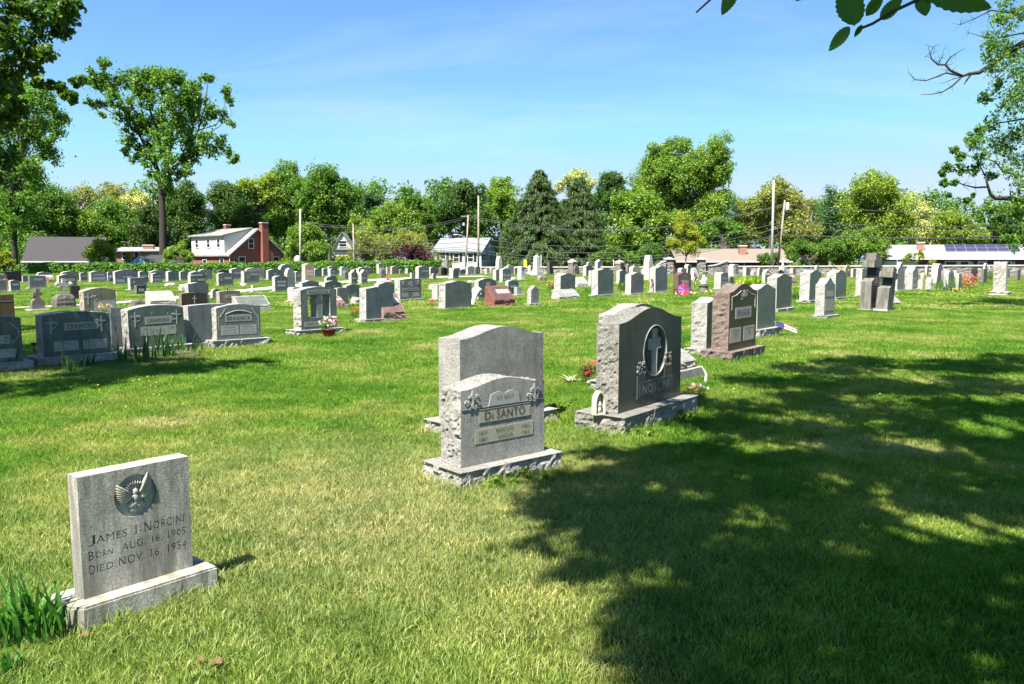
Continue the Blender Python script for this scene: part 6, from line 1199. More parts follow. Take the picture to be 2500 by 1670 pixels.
for (x, y) in SHADE:
    G = gpt(x, y); z = rgO.uniform(7.0, 8.8); c = z*COT; r = min(.95, .26+.052*G.y)
    B.append((G.x+SH.x*c, G.y+SH.y*c, z, r))
TB = (3.2, -2.6, 0); t = empty('overhead_tree', TB, 0, 'tree standing beside the viewer, only its hanging serrated leaf twig in view at the top', 'tree')
o, n = leaves('crown', [(x-TB[0], y-TB[1], z, r) for x, y, z, r in sub(B, 4, .55, rgO, 1)], .115, 1.0, LM['near'], t, 19, kc=8, asp=.7, soft=.6); NLEAF += n
mb = MB(); mb.tube([(0, 0, -.1), (-.1, .3, 2.5), (-.2, 1.2, 5.0), (-.3, 2.2, 6.6)], [.42, .34, .3, .22], 12)
for (x, y, z, r) in B[::3]: limb(mb, (-.3, 2.2, 6.5), (x-TB[0], y-TB[1], z), .12, .02, rgO, 6, .05, 5, .05)
for (x, y, z, r) in B[1::3]: limb(mb, (-.2, 1.2, 5.0), (x-TB[0], y-TB[1], z), .10, .02, rgO, 6, .05, 5, .08)
# hanging twig with big serrated leaves
YT = 1.75; W_ = lambda x, y, d=0: tuple(apt(x, y, YT+d)-Vector(TB))
mb.tube([W_(2105, 68), W_(2130, 58), W_(2180, 28), (Vector(W_(2240, 0))), Vector(W_(2330, -60, .1)), Vector(W_(2450, -230, .4)), Vector((-.5, 3.2, 3.6)), Vector((-.4, 2.6, 5.2)), (-.3, 2.2, 6.5)], [.0028, .003, .0035, .0042, .006, .009, .02, .04, .08], 6)
mb.tube([W_(1700, 30), W_(1800, -60, .05), W_(2000, -120, .1), W_(2330, -60, .1)], [.002, .003, .004, .005], 5)
mb.obj('trunk', M_BARKD, t, smooth=True, fixn=False)
def big_leaf(base, tip, wpx, tilt, seed):
    a = Vector(W_(*base)); b = Vector(W_(*tip, .01*tilt)); L = (b-a).length; d = (b-a)/L; view = Vector((0, -1, .1)).normalized(); s = d.cross(view).normalized()*wpx/F*YT; nn = s.normalized().cross(d); q = MB(); n = 18
    ed = []
    for i in range(n+1):
        u = i/n; w = math.sin(math.pi*u**.8)**.75 if 0 < u < 1 else 0; w *= (1.0 if i % 2 else .90); ed.append((u, w))
    q.v = [tuple(a+d*L*u-nn*.006*math.sin(math.pi*u)) for u, w in ed]+[tuple(a+d*L*(u+.02)+s*w*.5+nn*.004*tilt) for u, w in ed]+[tuple(a+d*L*(u+.02)-s*w*.5+nn*.004*tilt) for u, w in ed]; m = n+1
    q.f = [(i, i+1, m+i+1, m+i) for i in range(n)]+[(i+1, i, 2*m+i, 2*m+i+1) for i in range(n)]; q.m = [0]*len(q.f)
    q.obj('leaf', M_BIGLEAF, t, fixn=False)
M_BIGLEAF = leafmat('big_leaf', (.045, .12, .012), .25, .35)
for i, (b_, tp_, w_) in enumerate([((2085, 66), (2060, -40), 72), ((2078, 62), (2026, 122), 30), ((2105, 60), (2085, 90), 14), ((2150, 48), (2205, -10), 34), ((2112, 40), (2155, -12), 30), ((2250, -10), (2262, 36), 40), ((2240, -30), (2415, 20), 74), ((1800, -40), (1764, 34), 34), ((1985, -30), (1943, 3), 20)]): big_leaf(b_, tp_, w_, (-1)**i, i)
# ================= HEDGE =================
def hedge():
    global NLEAF
    Y = 96.5; x0 = apt(-60, 660, Y).x; x1 = apt(1078, 660, Y).x; t = empty('hedge', ((x0+x1)/2, Y, 0), 0, 'long clipped green hedge along the far left side of the cemetery', 'hedge'); rg = np.random.default_rng(3)
    n = 42000; u = rg.random(n); px = x0+(x1-x0)*u-(x0+x1)/2; f = rg.random(n); H = 1.12+.08*np.sin(px*.9)+.06*np.sin(px*2.3+1)+.35*(px > 0)*(px-0)/24
    top = f > .62; py = np.where(top, rg.uniform(-.75, .75, n), -.72+rg.normal(size=n)*.10); pz = np.where(top, H+rg.normal(size=n)*.07, rg.random(n)*H)
    P = np.stack([px, py, pz], 1); Nv = np.where(top[:, None], np.array([0, -.2, 1.]), np.array([0, -1., .35]))+rg.normal(size=(n, 3))*.6; Nv /= np.linalg.norm(Nv, axis=1)[:, None]
    T = np.cross(Nv, rg.normal(size=(n, 3))); T /= np.linalg.norm(T, axis=1)[:, None]; B = np.cross(Nv, T); s = rg.uniform(.10, .22, n)[:, None]
    np_mesh('foliage', np.stack([P-T*s, P+B*s*.6, P+T*s, P-B*s*.6], 1), np.arange(n*4).reshape(n, 4), LM['hedge'], t); NLEAF += n
    m = MB(); m.box(x0-(x0+x1)/2, x1-(x0+x1)/2, -.55, .6, -.1, 1.0); m.obj('inner_branches', M_BARKD, t)
hedge()
# ================= POLES AND WIRES =================
POLE_M = flat('pole_wood', (.30, .25, .20), .9, (.40, .35, .29), 3); POLE_G = flat('pole_pale', (.42, .40, .36), .85, (.52, .50, .45), 3); METAL = flat('grey_metal', (.45, .47, .48), .4); WIRE = flat('wire', (.12, .12, .12), .5)
def pole(xb, yb, xt, yt, Y, r, mat, label):
    B = apt(xb, yb, Y); T = apt(xt, yt, Y); gz_ = ground_z(0, Y); d = (T-B)/(T.z-B.z); b0 = B+d*(gz_-B.z)
    t = empty('utility_pole', tuple(b0), 0, label, 'utility pole', 'utility poles along the road'); v = T-b0; m = MB(); m.tube([(0, 0, -.2), v*.5, v], [r, r*.88, r*.72], 10); m.obj('shaft', mat, t, smooth=True); return t, v
t1, v1 = pole(1137, 648, 1143, 525, 100, .12, POLE_M, 'wooden utility pole with streetlight arm before the white and blue house')
m = MB(); zl = apt(1140, 575, 100).z-t1.location.z
m.tube([(.05, -.1, zl-.25), (-.5, -.2, zl+.05), (-1.0, -.3, zl+.1)], .04, 6); m.obj('lamp_arm', METAL, t1); m = MB(); m.ball((-1.15, -.3, zl+.08), (.28, .12, .09), 8); m.obj('lamp_head', TRIM, t1)
m = MB(); m.box(-.28, -.02, -.3, -.12, v1.z-1.3, v1.z-.95); m.obj('junction_box', METAL, t1); m = MB(); m.box(-.5, .5, -.06, .06, v1.z-.2, v1.z-.1); m.obj('crossarm', POLE_M, t1)
pole(1168, 648, 1168, 478, 98, .14, POLE_M, 'tall bare pale wooden pole right beside the streetlight pole')
pole(733, 648, 733, 510, 100, .14, POLE_G, 'pale bare pole rising behind the bushy tree right of the chimney')
pole(865, 648, 862, 548, 103, .13, POLE_M, 'short wooden utility pole right of the narrow grey house')
pole(1884, 650, 1889, 440, 92, .155, POLE_G, 'tall pale grey pole before the tan roofed house')
t2, v2 = pole(1899, 650, 1916, 489, 95, .13, POLE_M, 'brown wooden utility pole leaning right with a white transformer')
m = MB(); q = v2*.93; m.lathe((q.x+.36, q.y-.1, q.z-.5), [(.2, 0), (.21, .05), (.21, .72), (.14, .82)], 12); m.obj('transformer', TRIM, t2); m = MB(); q = v2*.62; m.tube([(q.x-1.5, q.y-.1, q.z-.18), (q.x-.1, q.y-.1, q.z)], .08, 6); m.obj('cable_splice', WIRE, t2)
def wire(a, b, sag, r=.032, Y0=100, Y1=95, n=18):
    A = apt(*a, Y0); B = apt(*b, Y1); m = MB(); k = Y0/F; pts = []
    for i in range(n+1): u = i/n; p = A.lerp(B, u); p.z -= 4*sag*k*u*(1-u); pts.append(p-A)
    m.tube(pts, r, 4, cap=False); o = m.obj('power_wire', WIRE, None, tuple(A)); tag(o, 'thin dark power wires strung between the utility poles', 'wire', 'power wires along the road')
for a, b, s in [((1143, 526), (1914, 498), 46), ((1143, 531), (1914, 500), 45), ((1142, 578), (1908, 543), 38), ((1142, 592), (1907, 556), 40), ((1140, 606), (1906, 571), 40), ((1139, 612), (1905, 574), 42)]: wire(a, b, s)
for a, b, s in [((1914, 540), (2560, 548), 8), ((1908, 556), (2560, 556), 9), ((1906, 572), (2560, 572), 8), ((1906, 574), (2560, 583), 4), ((1914, 500), (2560, 525), 6)]: wire(a, b, s, .032, 95, 88)
for a, b, s in [((745, 541), (863, 552), 3), ((745, 546), (863, 556), 3), ((863, 552), (1143, 528), 14), ((863, 556), (1142, 533), 14), ((790, 580), (1141, 577), 12), ((790, 584), (1141, 590), 10), ((700, 596), (1140, 602), 10), ((700, 600), (1140, 608), 8), ((700, 612), (1140, 612), 6)]: wire(a, b, s, .03, 106, 100)
wire((1889, 535), (1914, 500), 0); print('LEAVES', NLEAF)
# ================= FLAGS, FLOWERS, PLANTS, ORNAMENTS =================
RED = flat('red_cloth', (.45, .03, .04), .8); WHT = flat('white_cloth', (.75, .74, .72), .8); NAVY = flat('navy_cloth', (.02, .03, .12), .8); BLK = flat('black_cloth', (.015, .015, .018), .7); PINK = flat('pink_petal', (.75, .08, .28), .6); SALM = flat('salmon_petal', (.80, .22, .14), .6, (.85, .35, .2)); YEL = flat('yellow_petal', (.85, .62, .05), .6); PUR = flat('purple_petal', (.30, .15, .60), .6)
REDP = flat('red_petal', (.65, .02, .02), .6, (.8, .08, .03)); WHP = flat('white_petal', (.82, .80, .76), .6); TANP = flat('golden_ribbon', (.72, .50, .25), .5); POT = flat('red_pot', (.22, .01, .015), .35); IRIS = leafmat('iris_leaf', (.06, .15, .045), .3, .25); DAFF = leafmat('daffodil_leaf', (.05, .17, .025), .3, .3); HOSTA = leafmat('hosta_leaf', (.26, .38, .04), .3, .3); MULCH = flat('mulch', (.035, .022, .015), .95, (.07, .05, .035), 30, .02); CREAM = flat('cream_plastic', (.70, .64, .50), .5)
def flag(x, yb, yt, label, w=.22, lean=.06, style='stripe'):
    P = gpt(x, yb); H = height_at(P, yt); t = empty('flag', tuple(P), math.pi/2-R(50), label, 'flag'); m = MB(); m.tube([(0, 0, 0), (lean*H, 0, H)], .006, 5); m.obj('stick', POLE_M, t)
    n = 13; hgt = H*.62; z1 = H*.95; q = MB(); 
    if style == 'stripe': mats = [RED, WHT, NAVY]
    for i in range(n):
        for j in range(6):
            def pt(i_, j_): v = i_/n; u = j_/6; return (lean*(z1-hgt*u)+v*w*(1-.3*u)+.02*math.sin(u*5+v*6), .03*math.sin(v*7+u*4), z1-hgt*u-.06*v)
            mi = (2 if (j < 2 and i < 6) else i % 2) if style == 'stripe' else 0
            q.add([pt(i, j), pt(i+1, j), pt(i+1, j+1), pt(i, j+1)], [(0, 1, 2, 3)], mi)
    q.obj('cloth', [RED, WHT, NAVY] if style == 'stripe' else [BLK if style == 'black' else WHT], t, fixn=False)
flag(1588, 717, 678, 'small striped flag drooping before the white-sided slate headstone'); flag(1692, 706, 664, 'larger striped flag right of the red granite headstone', .3); flag(553, 742, 700, 'small striped flag before the brownish headstone', .12)
flag(2296, 697, 648, 'slim striped flag on a tall stick among the stones at right', .22, .12); flag(1885, 694, 646, 'small striped flag right of the hosta clump', .2); flag(2031, 690, 642, 'small dark blue starry flag behind the tall green pair', .12); flag(2286, 706, 672, 'small black flag left of the iris clump on the right', .18, .05, 'black'); flag(441, 683, 664, 'little white flag between two arched headstones', .14, .1, 'white'); flag(362, 686, 660, 'small white flag by the big blue-grey headstone', .1, .1, 'white'); flag(1657, 716, 700, 'tiny striped flag at the left foot of the red granite headstone', .12); flag(1773, 668, 646, 'striped flag beside the white gothic lantern stone', .14); flag(2143, 705, 655, 'striped flag between the leaning cross blocks', .12, .1)
# folded flag lying on the base behind PIOGGIA
P = gpt(1905, 800, .2); t = empty('flag', (P.x, P.y, .2), R(20), 'striped flag fallen over the base right of the PIOGGIA stones', 'flag'); m = MB(); m.tube([(-.12, .1, .14), (.42, -.12, -.02)], .007, 5); m.obj('stick', POLE_M, t)
m = MB()
for i in range(10):
    for j in range(6):
        def pt(a, b): u = a/10; v = b/6; return (-.10+.45*u+.03*math.sin(v*5), .10-.2*u-.10*v, .16-.17*u-.14*v*(1-u*.3)+.02*math.sin(v*7+u*3))
        m.add([pt(i, j), pt(i+1, j), pt(i+1, j+1), pt(i, j+1)], [(0, 1, 2, 3)], 2 if i < 4 else j % 2)
m.obj('cloth', [RED, WHT, NAVY], t, fixn=False)
def flowers(x, y, w, h, mats, label, name='flower_bunch', n=26, pot=None, green=True, cat='flowers', z0=0, leaf=None, Pz=None):
    P = Pz or gpt(x, y); t = empty(name, tuple(P), 0, label, cat); k = P.y/F; W_ = w*k; H_ = h*k; rg = random.Random(int(x*7)); b = z0
    if pot: m = MB(); pr, ph = pot; m.lathe((0, 0, -.01), [(pr*.72, 0), (pr*.85, ph*.3), (pr, ph*.9), (pr*1.08, ph*.92), (pr*1.08, ph), (pr*.9, ph)], 16); m.obj('pot', POT, t, smooth=True); b = ph
    if green: leaves('foliage', [(0, 0, b+(H_-b)*.45, max(W_, H_-b)*.42)], max(.025, .9*k*1.6), .8, leaf or LM['mid'], t, int(x), kc=10)
    for mi, mt in enumerate(mats):
        m = MB()
        for i in range(max(2, n//len(mats))):
            a = rg.uniform(0, 6.28); rr = rg.uniform(.2, 1); cx, cy, cz = W_/2*rr*math.cos(a), W_/2*rr*math.sin(a)*.7, b+(H_-b)*rg.uniform(.25, 1); s = max(.02, 1.6*k)*rg.uniform(.7, 1.2)
            for p in range(5): an = p*1.257+a; m.ball((cx+s*.7*math.cos(an), cy-s*.3, cz+s*.7*math.sin(an)), (s*.5, s*.25, s*.5), 6)
        m.obj('blossom', mt, t)
    return t
flowers(803, 822, 48, 50, [PINK, WHP, WHP], 'red flower pot full of pink and white flowers at the foot of WARZECHA', 'flower_pot', 70, (.155, .19)); flowers(870, 782, 14, 34, [REDP], 'dark red flowers left of the light rock-sided headstone', n=14)
flowers(252, 686, 24, 12, [SALM, WHP], 'pink and cream flowers before the arched headstone near the hedge'); flowers(197, 686, 14, 14, [YEL, PINK], 'yellow flowers between headstones near the hedge'); flowers(270, 688, 12, 16, [PUR], 'purple flowers left of the big blue-grey headstone'); flowers(122, 690, 26, 14, [PINK, SALM], 'pink flowers at the foot of the white slant by the hedge'); flowers(14, 696, 14, 16, [PINK, REDP], 'pink flowers beside the small arched headstone at left'); flowers(256, 762, 40, 34, [TANP, TANP, SALM], 'golden ribbon flowers before the stone with a leaning cross carving', n=40, Pz=gpt(256, 775))
flowers(1444, 935, 34, 66, [REDP], 'dark leaved rose with one red bloom left of the NORCINI cross stone', n=6, leaf=LM['purple']); flowers(1700, 958, 60, 22, [WHP, SALM], 'small white and pink flowers beyond the right end of the NORCINI base', n=24); flowers(2055, 680, 32, 30, [SALM, YEL, SALM], 'salmon and orange flowers above the tall green pair', n=40)
flowers(2366, 708, 38, 38, [REDP, SALM, PINK], 'large mass of bright red artificial flowers on the right', n=90); flowers(1344, 712, 22, 26, [SALM], 'orange flowers with spiky leaves left of the open-book marker', n=14); flowers(1730, 716, 18, 8, [TANP], 'tan artificial flowers right of the statue pedestal'); flowers(948, 690, 16, 14, [REDP, PINK], 'dark pink flowers on the low rough slab'); flowers(1692, 722, 26, 10, [WHP, SALM], 'white and pink flowers right of the pinwheel', n=18)
flowers(1895, 676, 26, 22, [WHT, RED], 'red and white bouquet on top of the rock-sided stone', n=18, Pz=Vector((gpt(1888, 745).x, gpt(1888, 745).y+.3, height_at(gpt(1888, 745), 680)-.05)))
for x, y, lab in ((2335, 715, 'small yellow and orange flowers right of the iris clump'), (2420, 690, 'pale pink and white cloth flowers left of the leaning rough stone')): flowers(x, y, 20, 12 if x < 2400 else 40, [YEL, SALM] if x < 2400 else [WHP, PINK], lab, n=16)
def blades(x, y, wpx, hpx, n, mat, label, name='iris_clump', bw=.022, seed=1, buds=0, spread=.5, parent=None, P=None):
    P = P or gpt(x, y); k = P.y/F; t = empty(name, tuple(P), 0, label, 'plant'); rg = random.Random(seed); m = MB(); W_, H_ = wpx*k, hpx*k
    for i in range(n):
        bx, by = rg.gauss(0, W_*.2), rg.gauss(0, W_*.12); a = rg.uniform(0, 6.28); h = H_*rg.uniform(.45, 1.08); out = h*spread*rg.uniform(.15, 1); wv = bw*rg.uniform(.6, 1.2); dx, dy = math.cos(a), math.sin(a); px, py = -dy, dx; st = 7; pv = None; bend = rg.choice([0, 0, .5, 1])
        for s in range(st+1):
            u = s/st; cz = h*(u-bend*.42*u*u*u); cx = bx+dx*out*u*u; cy = by+dy*out*u*u; ww = wv*(1-u**3)*.5*(.7+.6*math.sin(math.pi*min(1, u+.2))); tl = .3*ww
            cur = [(cx-px*ww, cy-py*ww, cz+tl), (cx, cy, cz), (cx+px*ww, cy+py*ww, cz+tl)]
            if pv: o = len(m.v); m.add(pv+cur, [(0, 1, 4, 3), (1, 2, 5, 4)])
            pv = cur
    m.obj('foliage', mat, t, fixn=False, smooth=True)
    if buds:
        b = MB()
        for i in range(buds): bx = rg.gauss(0, W_*.25); b.tube([(bx, 0, 0), (bx*1.1, 0, H_*1.1)], .004, 5); b.ball((bx*1.1, 0, H_*1.12), (.014, .014, .03), 6)
        b.obj('bud_stem', IRIS, t)
    return t
blades(62, 1560, 200, 200, 64, DAFF, 'clump of long green daffodil leaves at the lower left beside the marble base', 'daffodil_clump', .020, 3, spread=.6)
blades(130, 1530, 70, 165, 12, DAFF, 'few upright daffodil leaves touching the left end of the marble base', 'daffodil_clump', .024, 8, spread=.35)
blades(22, 1640, 90, 90, 14, DAFF, 'low arching leaves in the lower left corner of the lawn', 'daffodil_clump', .016, 9, spread=1.0)
for x, y, w, h, n, lab, bd in [(28, 905, 50, 75, 14, 'iris leaves before the shaded stone cut by the left edge', 1), (170, 910, 60, 70, 18, 'dark iris leaves before the large CRAWFORD stone, left clump', 2), (215, 895, 50, 60, 14, 'dark iris leaves before the large CRAWFORD stone, right clump', 2), (300, 890, 60, 80, 16, 'iris leaves at the corner between the two CRAWFORD stones', 1), (350, 885, 60, 90, 20, 'iris leaves before the left part of the second CRAWFORD', 1), (400, 872, 90, 95, 34, 'big pale-tipped iris clump before the second CRAWFORD', 2), (452, 860, 80, 62, 16, 'iris leaves at the right end of the flower bed', 0)]: blades(x, y, w, h, n, IRIS, lab, 'iris_clump', .03, x, bd)
blades(1345, 727, 26, 22, 26, IRIS, 'spiky leaves left of the open-book marker', 'lily_clump', .03, 4); blades(1520, 712, 34, 36, 40, IRIS, 'spiky leaves right of the largest green headstone', 'lily_clump', .035, 5); blades(1548, 716, 26, 22, 24, IRIS, 'low leafy clump between the green and the grey-faced headstone', 'lily_clump', .03, 6); blades(1436, 716, 26, 26, 26, DAFF, 'green leaves left of the largest green headstone', 'lily_clump', .03, 7)
blades(1940, 734, 26, 34, 26, IRIS, 'green leaves left of the tall green pair', 'lily_clump', .035, 15); blades(1660, 850, 26, 60, 30, DAFF, 'tall grassy tuft between the NORCINI and PIOGGIA stones', 'grass_tuft', .012, 16); blades(2318, 712, 60, 44, 70, IRIS, 'grey-green iris clump among the right stones', 'iris_clump', .035, 17); blades(2262, 714, 16, 10, 16, IRIS, 'small dark plant left of the right iris clump', 'lily_clump', .04, 18); blades(1832, 702, 80, 30, 150, HOSTA, 'broad bright yellow-green hosta clump beyond PIOGGIA', 'hosta_clump', .11, 19, spread=1.2); blades(1050, 1040, 50, 36, 14, DAFF, 'short tuft left of the plain headstone behind DI SANTO', 'grass_tuft', .012, 20, spread=1); blades(1394, 935, 60, 20, 60, flatg := flat('dry_straw', (.62, .60, .38), .9), 'pale dried leaves on the grass left of the rose', 'dry_leaf_clump', .02, 21, spread=2.2); blades(848, 742, 22, 34, 24, LM['yellow'], 'leafy green plant between WARZECHA and the blue back', 'leafy_plant', .05, 22); blades(860, 790, 18, 16, 12, DAFF, 'thin weed on the lawn left of the light rock side', 'weed', .015, 23)
for x, y, lab in [(1215, 1192, 'broadleaf weeds at the right foot of the DI SANTO base'), (1285, 1172, 'small broadleaf weed at the right corner of the DI SANTO base'), (1360, 1000, 'weed at the right end of the base behind DI SANTO'), (1560, 1062, 'bright broadleaf weeds before the NORCINI cross base'), (1665, 1022, 'broadleaf weed at the right corner of the NORCINI cross base')]:
    t = empty('weed', tuple(gpt(x, y)), 0, lab, 'plant'); leaves('foliage', [(0, 0, .03, .09), (.12, .02, .02, .07), (-.1, 0, .02, .06)], .045, .9, LM['bright'], t, x, kc=5)
# mulch bed
q = MB(); pts = [(-60, 905), (60, 925), (180, 925), (300, 905), (420, 885), (490, 868), (470, 850), (330, 862), (120, 885), (-60, 885)]; V = [gpt(x, y) for x, y in pts]; q.add([(v.x, v.y, .02) for v in V], [tuple(range(len(V)))]); tag(q.obj('flower_bed', MULCH), kind='structure')
# shrine on NORCINI base
P = gpt(1462, 1012, .2); t = empty('shrine_figurine', (P.x, P.y, .2), math.pi/2-R(62), 'small cream arched shrine with a robed figure on the NORCINI base', 'figurine'); q = MB(); n = 8
ar = [(.060*math.cos(a)*1.0, .13+.115*math.sin(a)**1.0*(1)) for a in [math.pi*i/12 for i in range(13)]]; ar = [(x*(1-.25*((z-.13)/.115)**2), z) for x, z in ar]; out = [(.06, 0)]+ar+[(-.06, 0)]; inn = [(x*.82, .012+(z)*.90) for x, z in out]
m_ = len(out); V = [(x, -.035, z) for x, z in out]+[(x, -.035, z) for x, z in inn]+[(x, .045, z) for x, z in out]+[(x, .03, z) for x, z in inn]
Fc = [(i, i+1, m_+i+1, m_+i) for i in range(m_-1)]+[(i, i+1, 2*m_+i+1, 2*m_+i) for i in range(m_-1)]+[(m_+i, m_+i+1, 3*m_+i+1, 3*m_+i) for i in range(m_-1)]+[tuple(3*m_+i for i in range(m_)), tuple(2*m_+i for i in range(m_)), (0, m_, 2*m_-1, m_-1), (0, m_-1, 3*m_-1, 2*m_), (m_, 2*m_-1, 4*m_-1, 3*m_)]
q.add(V, Fc); q.obj('niche', CREAM, t); f = MB(); f.lathe((0, 0, .012), [(.028, 0), (.026, .05), (.02, .09), (.024, .11), (.012, .135)], 12); f.ball((0, 0, .16), .014, 10); f.ball((.012, -.018, .105), (.018, .008, .008), 6); f.ball((-.012, -.018, .10), (.018, .008, .008), 6); f.obj('robed_figure', WHT, t, smooth=True)
# statue on a pedestal, pinwheel, small ornaments
P = gpt(1717, 714); k = P.y/F; t = empty('statue', tuple(P), 0, 'small white child angel statue on a round fluted pedestal right of the pinwheel', 'statue'); q = MB(); q.lathe((0, 0, -.02), [(.26, 0), (.24, .35), (.29, .37), (.29, .42)], 16); q.obj('pedestal', SK['old'][0], t)
q = MB(); q.lathe((0, 0, .42), [(.16, 0), (.17, .1), (.1, .2), (.12, .3), (.05, .37)], 10); q.ball((0, 0, .86), .075, 10); q.ball((.11, 0, .68), (.10, .03, .13), 8); q.ball((-.12, -.03, .6), (.12, .04, .04), 8); q.obj('angel_figure', WHT, t, smooth=True)
P = gpt(1669, 724); t = empty('pinwheel', tuple(P), 0, 'purple and pink pinwheel before the red granite headstone', 'pinwheel'); q = MB(); q.tube([(0, 0, 0), (0, 0, .36)], .008, 5); q.obj('stick', WHT, t)
for i in range(8):
    a = i*math.pi/4; q = MB(); r = .30; q.add([(0, -.02, .34), (r*math.cos(a), -.02, .34+r*math.sin(a)), (r*.95*math.cos(a+.7), -.07, .34+r*.95*math.sin(a+.7))], [(0, 1, 2)]); q.add([(x, y-.004, z) for x, y, z in q.v], [(2, 1, 0)]); q.obj('vane', [PUR, PINK, PINK, PUR, PINK, PUR, REDP, PINK][i], t, fixn=False)
q = MB(); P = gpt(1650, 721); t = empty('lantern', tuple(P), 0, 'small dark brass lantern at the left foot of the red granite headstone', 'lantern'); q.box(-.12, .12, -.1, .1, 0, .05); q.box(-.12, .12, -.1, .1, .28, .32); [q.tube([(sx_*.1, sy_*.08, .05), (sx_*.1, sy_*.08, .28)], .012, 4) for sx_ in (-1, 1) for sy_ in (-1, 1)]; q.obj('frame', BLK, t); q = MB(); q.lathe((0, 0, .05), [(.06, 0), (.06, .12)], 10); q.obj('candle', TANP, t)
def stake(x, yb, yt, label, col, r=.05, name='garden_stake'):
    P = gpt(x, yb); H = height_at(P, yt); t = empty(name, tuple(P), 0, label, 'ornament'); q = MB(); q.tube([(0, 0, 0), (0, 0, H*.7)], .008, 5); q.obj('stick', BLK, t); q = MB(); q.ball((0, 0, H*.86), (r, r*.4, H*.16), 8); q.ball((r*1.2, 0, H*.9), (r*.9, .01, r*.9), 6); q.ball((-r*1.2, 0, H*.9), (r*.9, .01, r*.9), 6); q.obj('ornament_head', col, t)
stake(1055, 754, 731, 'dark stake with red butterfly left of the big plain grey headstone', REDP); stake(1102, 753, 737, 'brown stake ornament before the big plain grey headstone', TANP); stake(1382, 730, 704, 'black pointed stake before the open-book marker', BLK, .04); stake(85, 866, 836, 'black solar stake between the two shaded left stones', BLK, .03); stake(594, 716, 692, 'white diamond kite marker with black disc on the lane edge', WHP, .07); stake(748, 812, 789, 'small black and white bird ornament at the foot of WARZECHA', BLK, .03)
P = gpt(616, 718); t = empty('statuette', tuple(P), 0, 'tiny white praying statuette on the low flat marker', 'statue'); q = MB(); q.lathe((0, 0, 0), [(.11, 0), (.09, .15), (.1, .25), (.04, .33)], 10); q.ball((0, 0, .39), .06, 8); q.obj('figure', WHT, t, smooth=True)
P = gpt(1158, 746); t = empty('draped_cloth', tuple(P), 0, 'cream cloth garland hanging beside the big plain grey headstone', 'cloth'); q = MB()
for i in range(6):
    for j in range(8):
        def pt(a, b): u, v = a/6, b/8; return (-.12+.42*u+.04*math.sin(v*5), .04*math.sin(u*6+v*3), .62-(.55+.25*math.sin(u*3.1+1))*v*(1-.45*u)+.12*math.sin(u*3))
        q.add([pt(i, j), pt(i+1, j), pt(i+1, j+1), pt(i, j+1)], [(0, 1, 2, 3)])
q.obj('cloth', WHP, t, fixn=False); q = MB(); q.tube([(0, .05, 0), (0, .05, .7)], .01, 5); q.obj('stick', BLK, t)
P = gpt(1722, 935); t = empty('ribbon_stake', tuple(P), 0, 'white curled plastic stake right of the slant behind the NORCINI stone', 'ornament'); q = MB(); q.tube([(.0, 0, 0), (.01, 0, .12), (-.03, 0, .2), (-.06, 0, .24)], [.022, .018, .012, .004], 6); q.obj('stem', WHP, t)
t = empty('dumpster', tuple(apt(1696, 672, 92)), 0, 'teal metal bin seen through the gate', 'bin'); q = MB(); q.prism([(-.55, 0), (.55, 0), (.65, .85), (-.65, .85)], -.4, .4, 'y'); q.box(-.7, .7, -.45, .45, .85, .92); q.obj('body', flat('teal_paint', (.02, .35, .28), .5), t)
# golf-ball sized signs near the horizon
t = empty('satellite_dish', tuple(apt(728, 652, 101)), 0, 'round white satellite dish peeping over the hedge', 'satellite dish'); q = MB(); q.lathe((0, 0, 1.0), [(.02, 0), (.3, .06), (.45, .16), (.44, .18)], 16); q.v = [(x, -(z-1.0), y+1.0) for x, y, z in q.v]; q.tube([(0, 0, 0), (0, .0, 1.0)], .04, 6); q.obj('dish', WHP, t, smooth=True)
t = empty('street_sign', tuple(apt(1560-278, 668, 97)), 0, 'small yellow arrow sign beyond the wall before the spruces', 'sign'); q = MB(); q.tube([(0, 0, -.3), (0, 0, 1.2)], .03, 6); q.obj('post', METAL, t); q = MB(); q.box(-.18, .18, -.03, -.01, .3, 1.7); q.obj('sign_plate', YEL, t)
for x, lab in ((1321, 'thin white sign post right of the white obelisk'), (1498, 'thin white sign post left of the dark gabled pillar')):
    p = apt(x, 655, 95); t = empty('sign_post', (p.x, 95, 0), 0, lab, 'post'); q = MB(); q.tube([(0, 0, 0), (0, 0, height_at(p, 622 if x < 1400 else 634))], .05, 6); q.obj('post', TRIM, t)
p = apt(2190, 650, 90); t = empty('pole', (p.x, 90, -.7), 0, 'thin grey flagless pole before the white ranch garage', 'post'); q = MB(); q.tube([(0, 0, 0), (0, 0, height_at(p, 610)+.7)], .05, 6); q.obj('post', METAL, t)
# fallen leaves and dandelions
LEAFB = flat('fallen_leaf', (.10, .052, .014), .8, (.20, .12, .04), 60)
for x, y, s, lab in [(530, 1637, .026, 'crumpled brown fallen leaf on the grass, bottom left of centre'), (490, 1630, .018, 'small dried brown leaf beside the crumpled one'), (206, 1568, .022, 'dry tan leaf at the corner of the marble base'), (1299, 1512, .014, 'tiny tan leaf alone on the lawn, lower centre'), (1590, 1190, .02, 'brown leaf lying in the tree shade'), (880, 1475, .015, 'small dried leaf on the pale grass')]:
    P = gpt(x, y); t = MB(); t.add([(-s, -s*.6, 0), (0, -s*.9, s*.5), (s, -s*.3, .3*s), (s*.8, s*.6, s*.7), (0, s*.8, .1), (-s*.8, s*.5, s*.4), (0, 0, .2*s)], [(0, 1, 6), (1, 2, 6), (2, 3, 6), (3, 4, 6), (4, 5, 6), (5, 0, 6)]); t.v = [(a, b, min(c, s)) for a, b, c in t.v]; o = t.obj('fallen_leaf', LEAFB, None, (P.x, P.y, .03), fixn=False); tag(o, lab, 'leaf')
rg = random.Random(3); q = MB()
